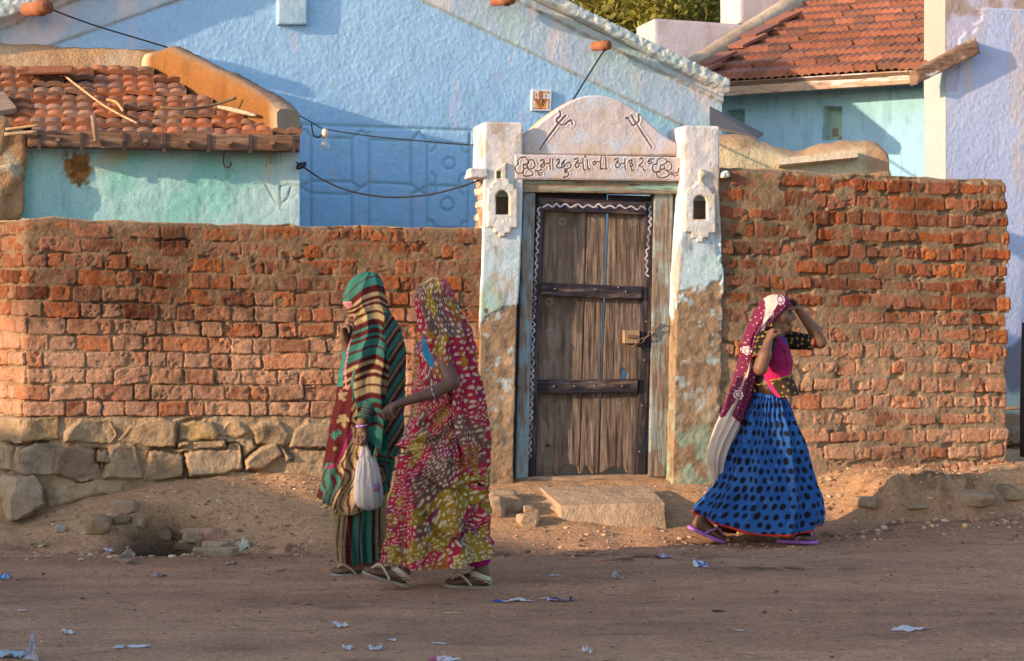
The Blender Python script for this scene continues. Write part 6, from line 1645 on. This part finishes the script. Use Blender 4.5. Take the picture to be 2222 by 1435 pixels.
loft([(846,1195,900,1195),(840,1215,900,1215),(843,1225,870,1225)], Y2 - .03, [(1195, .07), (1230, .05)], 90, 30, lambda TH, px, py, X, Z: .005 * np.sin(TH * 7 + py * .05), lambda TH, px, py, X, Z, U: np.tile(np.array([.26, .008, .11]), px.shape + (1,)), 'petticoat', M['cloth'], W2, closetop=False)
c0 = q2p(940, 852, -.27); ax = unit(q2p(878, 872, -.27) - q2p(942, 853, -.27)); s1_ = unit(np.cross(ax, [0, 1, 0])); s2_ = np.cross(ax, s1_)
mb = MB(); mb.tube([c0 + (s1_ * math.cos(a) + s2_ * math.sin(a)) * .0345 for a in th], .0042, np.array([[.03, .13, .30], [.30, .02, .05], [.4, .4, .45]] * 8), 8, closed=True); mb.build('bangle', M['plain'], W2, smooth=True)
for hl, d0, u0 in ((f1h, f1d, f1u), (f2h, f2d, f2u)):
    mb = MB(); d, up, s = sole(mb, hl - u0 * .002, d0, u0, 1, (.20, .16, .125), .255, .03, .018, .046); SD = mb.build('sandal', M['rubber'], W2, smooth=True)
    mb = MB()
    for pth in strap(hl, d, up, s, .006, .05): mb.tube(pth, .007, (.34, .26, .18), 6)
    mb.build('strap', M['rubber'], SD, smooth=True)
    mb = MB(); rg = np.random.default_rng(9)
    ak = hl + d * .052 + up * .072
    for k in range(3):
        mb.tube([ak + (d * math.cos(a) * (.050 + .003 * k) + s * math.sin(a) * .042) * 1.0 + up * (-.008 * k - .022 * math.cos(a + PY) * .8 - .012) for a in th], .0038, (.62, .55, .45), 6, closed=True)
    for a in np.linspace(0, 2 * PY, 40, endpoint=False):
        V_, T_ = ico(1); mb.add(ak + d * math.cos(a) * .054 + s * math.sin(a) * .045 + up * (-.034 + .018 * math.cos(a) - .008 * rg.random()) + V_ * .0042, None, T_, (.6, .52, .42))
    mb.build('anklet', M['silver'], W2, smooth=True)

# ================================================================= woman in the blue skirt
Y3 = 11.19; q3 = lambda px, py, dy=0.: P(px, py, Y3 + dy)
W3 = thing('person', (q3(1650, 1165)[0], Y3, 0), 'woman in a blue dotted skirt and maroon veil, one hand raised to her brow', 'person', 'women walking in the street')
b = SDF(); sk3 = np.array([.150, .072, .043])
b.ell(q3(1685, 671), (.088, .073, .092), .02); b.cap(q3(1697, 690), q3(1704, 708), .052, .036, .03); b.cap(q3(1708, 714, -.006), q3(1708, 714, .006), .020, .020, .025)
b.cap(q3(1684, 702), q3(1700, 716), .03, .022, .03)
b.cap(q3(1713, 672, -.025), q3(1713, 672, .025), .013, .013, .012); b.chain([q3(1715, 675), q3(1719.5, 683), q3(1723, 690)], [.008, .009, .0125], .012)
b.cap(q3(1719, 693, -.012), q3(1719, 693, .012), .008, .008, .008)
b.cap(q3(1699, 689, -.040), q3(1707, 694, -.024), .022, .018, .035); b.cap(q3(1699, 689, .040), q3(1707, 694, .024), .022, .018, .035)
b.cap(q3(1714.5, 701, -.015), q3(1714.5, 701, .015), .0075, .0075, .006); b.cap(q3(1713.5, 706, -.013), q3(1713.5, 706, .013), .008, .008, .006)
b.cap(q3(1717.5, 703.5, -.02), q3(1717.5, 703.5, .02), .0022, .0022, .003, True)
for sg in (-1, 1):
    b.cap(q3(1717, 680, sg * .030), q3(1712, 680, sg * .040), .010, .008, .014, True); b.ell(q3(1710, 680.5, sg * .030), (.0115, .0115, .0095), .004)
    b.cap(q3(1676, 688, sg * .073), q3(1675, 700, sg * .072), .012, .009, .006)
b.cap(q3(1684, 712), q3(1675, 745), .048, .052, .03)
b.cap(q3(1664, 744, -.12), q3(1690, 742, .12), .045, .045, .05); b.ell(q3(1678, 778), (.095, .135, .11), .05); b.ell(q3(1666, 832), (.082, .115, .085), .05); b.ell(q3(1668, 880), (.082, .098, .09), .05)
b.cap(q3(1668, 900, -.06), q3(1715, 1030, -.05), .070, .05, .04); b.cap(q3(1715, 1030, -.05), q3(1728, 1145, -.05), .05, .033, .03)
b.cap(q3(1660, 890, .07), q3(1605, 1030, .05), .075, .05, .04); b.cap(q3(1605, 1030, .05), q3(1530, 1115, .05), .05, .034, .03)
# near arm, fist under the jaw
b.cap(q3(1657, 744, -.14), q3(1650, 800, -.27), .040, .038, .03); b.cap(q3(1650, 800, -.27), q3(1659, 772, -.265), .040, .040, .012); b.cap(q3(1659, 772, -.265), q3(1667, 742, -.225), .038, .025, .012)
hand(b, q3(1667, 742, -.225), (.30, .30, .95), (.8, .2, -.55), -1, [(70, 85, 50), (72, 88, 50), (75, 88, 50), (78, 88, 50)], (.3, .5, .5), .95, .03, 1.15)
# far arm, hand over the brow
b.cap(q3(1700, 738, .14), q3(1780, 743, .10), .044, .036, .03); b.cap(q3(1780, 743, .10), q3(1765, 715, .09), .038, .037, .012); b.cap(q3(1765, 715, .09), q3(1735, 675, .05), .037, .0245, .012)
hand(b, q3(1735, 676, .05), (-.55, -.25, .85), (-.8, -.35, -.45), 1, [(25, 35, 20), (30, 38, 22), (36, 42, 25), (44, 46, 28)], (.35, .7, .3), .98, .12, 1.05)
b1h = q3(1500, 1141, .05); b1d = unit(q3(1560, 1164, .0) - q3(1497, 1136, .05)); b1u = unit(np.cross(np.cross(b1d, [0, 0, 1]), b1d))
foot(b, b1h, b1d, b1u, -1, q3(1528, 1105, .05), .98)
b2d = unit([1, -.16, -.02]); b2u = unit(np.cross(np.cross(b2d, [0, 0, 1]), b2d)); b2h = q3(1690, 1170, -.05); foot(b, b2h, b2d, b2u, -1, q3(1718, 1120, -.05), .98)
V, Q = b.build(.0042)
pxv = CX + V[:, 0] * F / Y3; pyv_ = HY - (V[:, 2] - CH) * F / Y3
c = skincol(V, sk3)
def spot(x, y, r, col, f, m=None):
    global c
    k = np.exp(-(((pxv - x) / r[0]) ** 2 + ((pyv_ - y) / r[1]) ** 2)) * f
    c = mixc(c, np.array(col), np.clip(k, 0, 1))
hd_ = (pxv > 1695) & (pyv_ < 725) & (V[:, 1] < Y3 + .06)
spot(1714, 701, (4, 2.2), (.12, .035, .03), .8); spot(1713, 706, (4, 2.2), (.13, .04, .033), .8); spot(1716, 703.4, (4, 1.0), (.02, .01, .008), .9)
eye = (np.hypot(pxv - 1713.5, (pyv_ - 680.5)) < 3.2) & hd_
c[eye] = (.055, .033, .024); c[(np.hypot(pxv - 1713.5, pyv_ - 680.5) < 1.8) & hd_] = (.01, .008, .008)
spot(1712, 677.6, (6, 1.2), (.03, .016, .012), .8); spot(1711, 674, (7, 1.8), (.02, .012, .01), .8); spot(1712, 680, (6, 4), (.07, .034, .022), .6); spot(1690, 668, (18, 5), (.03, .025, .022), .6)  # lid, brow and hairline; eye socket coloured darker for the shade there
spot(1710.5, 680.5, (3.6, 1.7), (.012, .008, .006), .92); spot(1708, 674.5, (6.5, 1.3), (.018, .011, .009), .85); spot(1709, 698, (1.3, 5), (.06, .03, .02), .5); spot(1713, 703.5, (5, .9), (.02, .01, .008), .9)
mesh('body', V, Q, c, M['skin'], W3)
# blouse: open at the back, front flap
BLK, PNK = np.array([.014, .010, .009]), np.array([.27, .014, .085])
yel = np.array([.42, .30, .05])
def specks(px, py, cell, r, seed):
    d = np.zeros(px.shape)
    i0, j0 = np.floor(px / cell), np.floor(py / cell)
    for di in (-1, 0, 1):
        for dj in (-1, 0, 1):
            i, j = i0 + di, j0 + dj; z = np.zeros_like(i)
            cx_, cy_ = (i + .2 + .6 * _h(i, j, z, seed)) * cell, (j + .2 + .6 * _h(i, j, z, seed + 1)) * cell
            a = np.arctan2(py - cy_, px - cx_); d = np.maximum(d, (np.hypot(px - cx_, py - cy_) < r * (.55 + .45 * np.abs(np.sin(a * 2.5)))) * 1.0)
    return d
def bl_col(TH, px, py, X, Z, U):
    c = np.tile(PNK, px.shape + (1,))
    c = mixc(c, np.array([.55, .012, .10]), sm(790, 822, py) * .8)
    flap = py > np.interp(px, [1640, 1661, 1715, 1735], [832, 825, 812, 806])
    c = np.where(flap[..., None], mixc(np.array([.055, .032, .022]), yel, specks(px, py, 15, 3.0, 851) * .8), c)
    c = np.where((np.abs(py - np.interp(px, [1640, 1661, 1715, 1735], [832, 825, 812, 806])) < 1.2)[..., None], yel * .8, c)
    e = px - np.interp(py, [790, 812, 830, 850, 864], [1641, 1648, 1655, 1668, 1681])
    c = np.where((e < 4)[..., None], np.array([.13, .03, .30]), c); c = np.where(((e >= 4) & (e < 11) & (py > 808))[..., None], np.array([.60, .02, .09]), c)
    c = np.where(((px < 1671) & (py < 806) & (py > 770))[..., None] , c, c)
    yo = (px > 1692) & (px < 1702) & (py < 752) & (py < 745 + (px - 1692) * .2)
    c = np.where(yo[..., None], np.array([.03, .05, .20]), c)
    c = np.where(((px < 1668 - (py - 745) * .1) & (py < 785))[..., None], BLK, c)
    return c
bl = [(1666,729,1700,729),(1652,742,1706,738),(1645,765,1714,765),(1640,784,1720,784),(1641,806,1717,806),(1644,825,1722,825),(1650,845,1729,842),(1662,862,1732,856)]
loft(bl, Y3, [(729, .09), (745, .155), (784, .158), (825, .145), (860, .15)], 200, 150, lambda TH, px, py, X, Z: .005 * fbm(px, py, .05, 3, 855) + .006 * np.sin(TH * 9) * sm(820, 860, py), bl_col, 'blouse', M['cloth'], W3, .95, closetop=False,
     mask=lambda TH, px, py: px > np.interp(py, [729, 790, 812, 830, 850, 864], [1600, 1641, 1648, 1655, 1668, 1682]))
mb = MB(); t = np.linspace(0, 1, 70)
def sleeve(p0, p1, r0, r1, tip, seed):
    p = p0[None] * (1 - t[:, None]) + p1[None] * t[:, None]
    mb = MB(); n = 56
    mb.tube(p, np.interp(t, [0, .1, .9, 1], [r0 * .8, r0, r1, r1 * 1.05]), BLK, n, cap=False)
    V = mb.V[0]; u = np.tile(np.arange(n), len(t)) * 1.5; v = np.repeat(t * 60, n)
    c = mixc(np.tile(BLK, (len(V), 1)), yel * .8, specks(u, v, 11, 2.6, seed) * .8)
    c[(v > 54) & (v < 57)] = (.14, .12, .11); c[v >= 57] = tip
    mb.C[0] = c; mb.build('sleeve', M['cloth'], W3, smooth=True)
sleeve(q3(1664, 731, -.105), q3(1648, 786, -.25), .066, .052, (.30, .02, .02), 861)
sleeve(q3(1698, 737, .13), q3(1766, 744, .105), .060, .047, (.40, .03, .015), 862)
mb = MB(); mb.tube([q3(1690, 746, -.150), q3(1697, 754, -.152), q3(1703, 762, -.148), q3(1706, 775, -.142), q3(1708, 795, -.140)], .0022, (.015, .01, .01), 5); V_, T_ = ico(2); mb.add(q3(1703, 762, -.152) + V_ * .007, None, T_, (.012, .01, .01)); mb.build('neck_cord', M['plain'], W3, smooth=True)
mb = MB(); e0_ = q3(1671, 705, -.085); mb.tube([e0_ + np.array([math.cos(a) * .0095, 0, math.sin(a) * .0095]) for a in th], .0028, (.55, .36, .10), 8, closed=True); mb.build('earring', mat('gold', None, .35, .5, metal=.9), W3, smooth=True)
mb = MB(); mb.tube([q3(1640, 833, -.11), q3(1646, 836, -.128), q3(1655, 832, -.13)], .0025, (.4, .25, .05), 5); mb.build('waist_thread', M['plain'], W3, smooth=True)
# skirt
BL3 = np.array([.018, .078, .27])
skr = [(1634,849,1704,861),(1630,858,1705,866),(1622,880,1712,880),(1610,905,1721,905),(1593,945,1738,950),(1574,995,1753,1005),(1560,1035,1766,1048),(1541,1068,1778,1080),(1507,1102,1783,1112),(1505,1112,1776,1140)]
def sk_disp(TH, px, py, X, Z):
    k = sm(850, 1000, py); g = sm(1060, 880, py)
    ph = TH * 34 + 1.6 * fbm(TH * 5, py * .006, 1, 3, 870)
    pb = TH * 11 + 2.0 * fbm(TH * 1.8, py * .005, 1, 3, 871)
    return .006 * np.cos(ph) * g * sm(850, 865, py) + (.003 + .020 * k) * (1 - 2 * np.abs(np.sin(pb / 2))) + .006 * fbm(px, py, .03, 3, 872)
def sk_col(TH, px, py, X, Z, U):
    u = U * (.29 + .10 * sm(860, 1010, py)); v = (py - 849) / 357 * 1.02
    c = mixc(BL3, BL3 * np.array([1.9, 1.5, 1.15]), sm(.05, .35, np.abs(fbm(u, v, 9, 4, 875))) * .0 + sm(.0, .5, fbm(u, v, 4, 3, 876)) * .5)
    ln = np.exp(-(np.abs(fbm(u, v, 8, 3, 877)) / .02) ** 2); c = mixc(c, np.array([.10, .27, .60]), ln * .35)
    d = dots(u + .008 * fbm(u, v, 6, 2, 878), v, .062, .0180, 879, 1.05, .12); 
    c = mixc(c, np.array([.008, .009, .014]), d)
    wb = py < np.interp(px, [1634, 1704], [858, 869]); c = np.where(wb[..., None], mixc(BL3 * 1.6, np.array([.01, .01, .016]), dots(u * 2.2, v, .085, .019, 880, 1.0)), c)
    tt_ = (py - np.interp(px, [1505, 1776], [1112, 1140])); sg_ = np.interp((px - 1505) / 271, [0, .15, .5, .8, 1], [0, 15, 27, 18, 0])
    c = np.where((tt_ > sg_ * .92 - 3.5)[..., None] , np.array([.42, .025, .012]), c)
    return c
loft(skr, Y3, [(849, .125), (880, .15), (945, .21), (1035, .27), (1126, .30)], 420, 320, sk_disp, sk_col, 'skirt', M['cloth'], W3, .96, sag=[(849, 1.5), (1000, 0), (1060, 4), (1126, 24)], closetop=False)
loft([(1560,1110,1600,1110),(1556,1135,1604,1140),(1558,1152,1598,1157)], Y3 + .05, [(1110, .06), (1155, .06)], 60, 30, None, lambda TH, px, py, X, Z, U: np.tile(np.array([.03, .008, .008]), px.shape + (1,)), 'petticoat', M['cloth'], W3, closetop=False)
loft([(1690,1120,1765,1120),(1692,1145,1766,1145),(1695,1160,1758,1160)], Y3 - .05, [(1120, .08), (1160, .075)], 60, 30, None, lambda TH, px, py, X, Z, U: np.tile(np.array([.012, .008, .009]), px.shape + (1,)), 'petticoat', M['cloth'], W3, closetop=False)
# veil down her back
MR, PW = np.array([.135, .017, .052]), np.array([.55, .44, .38])
vl = [(1677,639,1690,639),(1667,642,1704,642),(1656,649,1714,649),(1649,657,1718,657),(1643,667,1716,667),(1636,680,1705,680),(1631,690,1691,690),(1627,700,1678,700),(1623,710,1666,710),(1619,722,1656,722),(1614,742,1646,742),(1609,771,1641,771),(1603,796,1640,796),(1596,821,1638,821),(1581,864,1627,864),(1561,909,1611,909),(1543,955,1592,955),(1536,985,1581,985),(1537,1000,1576,1000),(1543,1020,1571,1020),(1548,1045,1562,1045),(1549,1070,1558,1070),(1551,1086,1556,1086)]
def vl_col(TH, px, py, X, Z, U):
    cen = np.interp(py, [640, 655, 700, 740, 800, 860, 900, 930], [1676, 1672, 1655, 1640, 1618, 1596, 1577, 1570])
    dx = px - cen
    pale = (np.abs(dx - 2 * fbm(px, py, .05, 2, 890)) < np.interp(py, [640, 670, 700, 760, 860, 900, 925], [20, 8, 4, 3.0, 2.5, 5, 40])) | (py > 925 + 12 * fbm(px, py, .06, 3, 891)) & (dx < 26)
    c = np.where(pale[..., None], PW, MR)
    sp = dots((px + .45 * py) / 357, (py - .35 * px) / 357, .036, .0036, 892, 1.0, .2) > .5
    c = np.where((sp & ~pale)[..., None], np.array([.50, .34, .38]), c)
    for cx_, cy_, r in ((1690, 650, 10), (1617, 760, 8), (1597, 855, 9), (1668, 682, 7)):
        rr = np.hypot((px - cx_), (py - cy_) / 1.15) / r; an = np.arctan2(py - cy_, px - cx_)
        c = np.where((rr < 1.0 + .08 * np.sin(an * 8))[..., None], np.array([.64, .48, .50]), c)
        c = np.where(((np.abs(rr - .62) < .10) | (np.abs(np.sin(an * 3)) < .12) & (rr < .6))[..., None], MR, c)
    c = np.where((px - np.interp(py, [v_[1] for v_ in vl], [v_[2] for v_ in vl]) > -1.5)[..., None], MR * .8, c)
    return c
def vl_disp(TH, px, py, X, Z):
    k = sm(655, 760, py)
    return (.001 + .009 * k) * (1 - 2 * np.abs(np.sin(TH * 6 + 1.1 * fbm(TH * 2, py * .01, 1, 3, 895)))) + .003 * np.sin(TH * 23 + py * .02) * k
loft(vl, Y3, [(639, .02), (645, .05), (655, .078), (670, .092), (700, .098), (740, .12), (800, .15), (900, .13), (1000, .10), (1086, .02)], 260, 380, vl_disp, vl_col, 'veil', M['cloth'], W3, .95)
for hl, d0, u0, bn in ((b1h, b1d, b1u, .02), (b2h, b2d, b2u, .01)):
    mb = MB(); d, up, s = sole(mb, hl - u0 * .002 - d0 * .006, d0, u0, -1, (.30, .12, .42), .255, bn, .018, .046); SD = mb.build('flip_flop', M['rubber'], W3, smooth=True)
    mb = MB()
    for pth in strap(hl, d, up, s, .006, .048):
        mb.tube(pth, .0075, (.33, .12, .36), 6)
        for p_ in pth[4::2]: V_, T_ = ico(1); mb.add(p_ + up * .008 + V_ * .003, None, T_, (.75, .7, .75))
    mb.build('strap', M['rubber'], SD, smooth=True)
# ------------------------------------------------------------------ rocks, drain and litter
def gpt(px, py, lift=0.0):
    """the ground point seen at a pixel"""
    d = np.array([(px - CX) / F, 1, (HY - py) / F]); t = 7.0
    ts = np.arange(7.0, 12.6, .01); q = d[None] * ts[:, None]; h = CH + q[:, 2] - ground_z(q[:, 0], q[:, 1])
    i = int(np.argmax(h < 0)) if (h < 0).any() else len(ts) - 1
    p = d * ts[i]; return np.array([p[0], p[1], float(ground_z(p[0], p[1])) + lift])
STN = np.array([.34, .235, .155])
rocks = [(270, 1118, .155, .12, .12, 1, 'squared block of stone standing on the earth bank below the left wall', (.33, .23, .16)),
 (214, 1160, .17, .15, .14, 2, 'round lump of earth left of the squared block', (.28, .185, .115)), (262, 1142, .12, .1, .07, 3, 'flat dark stone propping the squared block', (.24, .16, .10)),
 (300, 1145, .09, .08, .07, 4, 'small rounded stone right of the squared block', (.29, .20, .13)), (130, 1156, .075, .06, .055, 5, 'small pale grey stone alone on the earth left of the drain', (.42, .36, .30)),
 (420, 1178, .16, .11, .07, 6, 'slab tilted beside the drain hollow', (.34, .24, .17)), (463, 1172, .14, .1, .09, 7, 'pinkish brick bat behind the flat slab at the drain', (.38, .22, .16)),
 (468, 1189, .19, .09, .05, 8, 'long narrow stone right of the drain', (.36, .26, .18)), (465, 1208, .31, .14, .06, 9, 'broad flat stone at the road edge right of the drain', (.34, .245, .17)),
 (400, 1194, .13, .08, .05, 10, 'dark wet stone at the rim of the drain', (.15, .10, .065)), (425, 1162, .2, .09, .05, 11, 'buried ledge of stone above the drain', (.33, .23, .155)), (268, 1224, .16, .07, .035, 12, 'low flat stone at the near rim of the puddle', (.30, .21, .14)),
 (1143, 1143, .155, .13, .10, 13, 'rounded sandy rock in front of the mud ramp', (.40, .28, .18)), (1150, 1118, .12, .1, .08, 14, 'smaller sandy rock behind the rounded one at the ramp', (.38, .265, .17)),
 (1100, 1112, .22, .16, .13, 15, 'big broken clod against the foot of the mud ramp', (.36, .245, .155)), (1068, 1125, .17, .14, .16, 16, 'clod beside the woman in the dotted sari', (.36, .25, .16)), (1082, 1092, .26, .18, .10, 17, 'flat slab of earth under the left pillar', (.37, .255, .165)),
 (1010, 1110, .2, .15, .12, 18, 'clod half hidden behind the woman in the dotted sari', (.35, .24, .155)), (1225, 1088, .1, .08, .02, 19, None, None),
 (1880, 1100, .22, .15, .08, 20, 'crumbling ledge of earth on the bank below the right wall', (.29, .195, .125)), (2110, 1100, .34, .2, .13, 21, 'large crumbling clod on the bank at the right wall end', (.30, .20, .13)), (1990, 1112, .2, .14, .06, 22, 'low clod in the middle of the bank below the right wall', (.28, .19, .12)), (2180, 1085, .25, .2, .12, 23, 'clod at the far right end of the bank', (.28, .19, .12))]
for px_, py_, sx, sy, sz, sd_, lab, cl in rocks:
    if lab is None: continue
    p = gpt(px_, py_); V_, T_ = rockV(p + [0, sy * .3, sz * .32], (sx, sy, sz), 900 + sd_, rg.uniform(-.5, .5), 4, 7 if sd_ in (1, 8, 9) else 12, .025)
    tag(mesh('rock', V_, None, mixc(np.array(cl), np.array(cl) * .75, sm(-.2, .4, fbm3(V_, 14, 3, sd_))), M['stone'], None, tris=T_, smooth=True), lab, 'rock', 'rocks and clods along the foot of the walls')
p = gpt(360, 1168)
mb = MB(); a0 = p + [0, -.01, .015]; mb.tube([a0 + [.012, .16, .02], a0 + [.004, .05, .008], a0, a0 + [0, .001, 0], a0 + [.004, .08, .004]], [.036, .036, .036, .028, .027], [(.05, .035, .025)] * 2 + [(.15, .11, .08)] * 2 + [(.004, .003, .002)], 16); tag(mb.build('drain_pipe', M['clay'], smooth=False), 'dark drain pipe mouth opening over the wet hollow by the road', 'pipe')

def scrap(px, py, w, d, h, seed, cols, label, yaw=0., lift=.004, name='plastic_scrap', upright=False):
    """a crumpled torn piece of thin plastic or paper"""
    rg = np.random.default_rng(seed); nu, nv = 16, 10
    u, v = np.meshgrid(np.linspace(-1, 1, nu), np.linspace(-1, 1, nv), indexing='ij')
    nz_ = fbm(u + seed * 3.7, v, 1.6, 3, seed); n2 = fbm(u - seed * 1.3, v, 1.3, 3, seed + 1); n3 = fbm(u, v + seed * 2.1, 2.2, 3, seed + 2)
    r = np.maximum(np.abs(u), np.abs(v)); rag = 1 + .5 * fbm(np.cos(np.arctan2(v, u)) * 2 + seed, np.sin(np.arctan2(v, u)) * 2, 1.1, 3, seed + 3) * r
    c_ = np.sqrt(np.clip(1 - .5 * (v * u) ** 2, .3, 1))
    x = w / 2 * u * rag * c_ + .12 * w * n2; y = d / 2 * v * rag * c_ + .15 * d * nz_
    z = h * np.clip(.45 + .9 * nz_ + .4 * n3 - .35 * r, 0.02, 1.2)
    if upright: z = h * (v + 1) / 2 * (1 - .35 * np.abs(u)) ; q_ = (v + 1) / 2; x = w / 2 * (u * (1.05 - .80 * q_ ** (.7 + .5 * nz_)) + .35 * q_ * n2 + .22 * n3) ; y = d * (.6 * n2 + .4 * nz_ * u); z = z * (1 + .25 * n3)
    ca, sa = math.cos(yaw), math.sin(yaw); p = gpt(px, py)
    X_ = p[0] + x * ca - y * sa; Y_ = p[1] + x * sa + y * ca
    Pos = np.stack([X_, Y_, ground_z(X_, Y_) + lift + z], -1)
    cs = [np.array(c) for c in cols]
    c = np.broadcast_to(cs[0], Pos.shape).copy()
    for k, cc in enumerate(cs[1:]):
        m = (u > 1 - 1.1 / (k + 1) - .35) & (u < 1.2 - .8 * k) & (n3 > -.2) if k < 1 else (u < -.55 + .1 * n2)
        c[m] = cc
    return tag(grid(name, Pos, c, M['scrap'], None), label, 'litter', 'scraps of litter on the street')
WH = (.60, .57, .60); WB = (.50, .49, .54); PU = (.42, .30, .52)
for a in [
 (1438, 1211, .105, .07, .035, 1, [WH, PU, (.35, .05, .05)], 'crumpled white wrapper with a red end, in front of the gateway', .1),
 (1520, 1230, .085, .07, .04, 2, [WH, (.08, .14, .42)], 'crumpled white wrapper with a blue patch, near the woman in the blue skirt', .3),
 (1203, 1251, .045, .025, .01, 4, [WB], 'tiny white scrap between the sandals and the clear cup lid', 0.), (1112, 1307, .19, .05, .022, 5, [WH, WH, (.03, .07, .35)], 'long white plastic strip with a blue tip, left half of the torn band', .12),
 (1208, 1305, .16, .05, .022, 6, [PU, (.03, .02, .04), WH], 'torn purple and black end of the long plastic band', -.1), (1560, 1328, .062, .035, .006, 7, [(.04, .045, .06)], 'flat dark grey scrap on the road right of the long strip', 0.),
 (1973, 1367, .14, .10, .012, 8, [WH], 'torn flat white paper on the road at the lower right', .05), (735, 1363, .075, .05, .03, 9, [WH], 'white crumpled scrap below the women\'s sandals', .35), (753, 1409, .05, .05, .024, 10, [WH], 'small white curled scrap near the bottom, left of a translucent one', 0.),
 (815, 1412, .05, .05, .026, 11, [WB], 'translucent curled scrap near the bottom centre-left', .4), (851, 1392, .035, .035, .006, 12, [WH], 'little flat white scrap above the translucent curl', .1), (25, 1427, .12, .09, .03, 14, [(.35, .45, .55)], 'bluish crumpled bag at the lower left corner', 0.),
 (147, 1376, .06, .06, .03, 15, [WH], 'white shredded scrap above the standing plastic', .5), (8, 1256, .085, .06, .03, 16, [WB, (.06, .2, .5)], 'blue and white wrapper at the left edge', -.3), (962, 1434, .11, .06, .015, 17, [(.42, .06, .16), WH], 'pink packet on the road at the bottom edge', .05),
 (1273, 1419, .035, .045, .035, 18, [WB], 'translucent scrap standing near the bottom centre', .3), (527, 1190, .085, .06, .05, 20, [(.5, .48, .36)], 'pale cream paper scrap right of the broad flat stone', .4), (238, 1199, .055, .04, .02, 21, [(.5, .5, .62)], 'lilac scrap left of the big white rag by the drain', -.5),
 (347, 1251, .075, .03, .01, 22, [WH, (.03, .03, .05)], 'white and black scrap below the drain', 0.), (96, 1185, .045, .04, .014, 23, [(.25, .33, .03)], 'yellow-green wrapper on the earth at the left', .2), (391, 1183, .05, .04, .02, 24, [(.22, .36, .03)], 'lime green wrapper on the rim of the drain', .2),
 (300, 1405, .09, .05, .012, 25, [WH], 'thin white shreds on the road at the lower left', .1), (48, 1327, .055, .035, .006, 26, [WH], 'small white flat scrap above the lower left corner', 0.), (1605, 1370, .06, .03, .004, 27, [(.45, .38, .36)], 'faint beige scrap left of the torn flat paper', 0.), (255, 1408, .05, .04, .015, 28, [WB], 'small white scrap left of the thin shreds', .7), (500, 1225, .07, .05, .02, 29, [(.3, .25, .2)], 'brown crumpled scrap near the broad flat stone', .5), (610, 1240, .05, .04, .03, 30, [(.42, .3, .25)], 'beige scrap left of the striped woman\'s sandal', .3), (985, 1332, .09, .012, .004, 31, [(.5, .42, .25)], 'thin straw on the road below the sandals', -.03), (955, 1398, .06, .015, .004, 32, [WB], 'narrow white sliver above the pink packet', 0.)]:
    scrap(*a)
scrap(67, 1434, .062, .05, .115, 13, [(.40, .37, .46)], 'pointed white plastic bag standing upright at the lower left', .1, upright=True)
scrap(278, 1218, .14, .06, .085, 19, [(.38, .29, .26)], 'big pale plastic rag beside the drain hollow', .1, upright=True)
scrap(1341, 1257, .055, .04, .045, 41, [(.36, .33, .33)], 'clear crumpled plastic cup on the road below the doorstep', .4, name='plastic_cup')
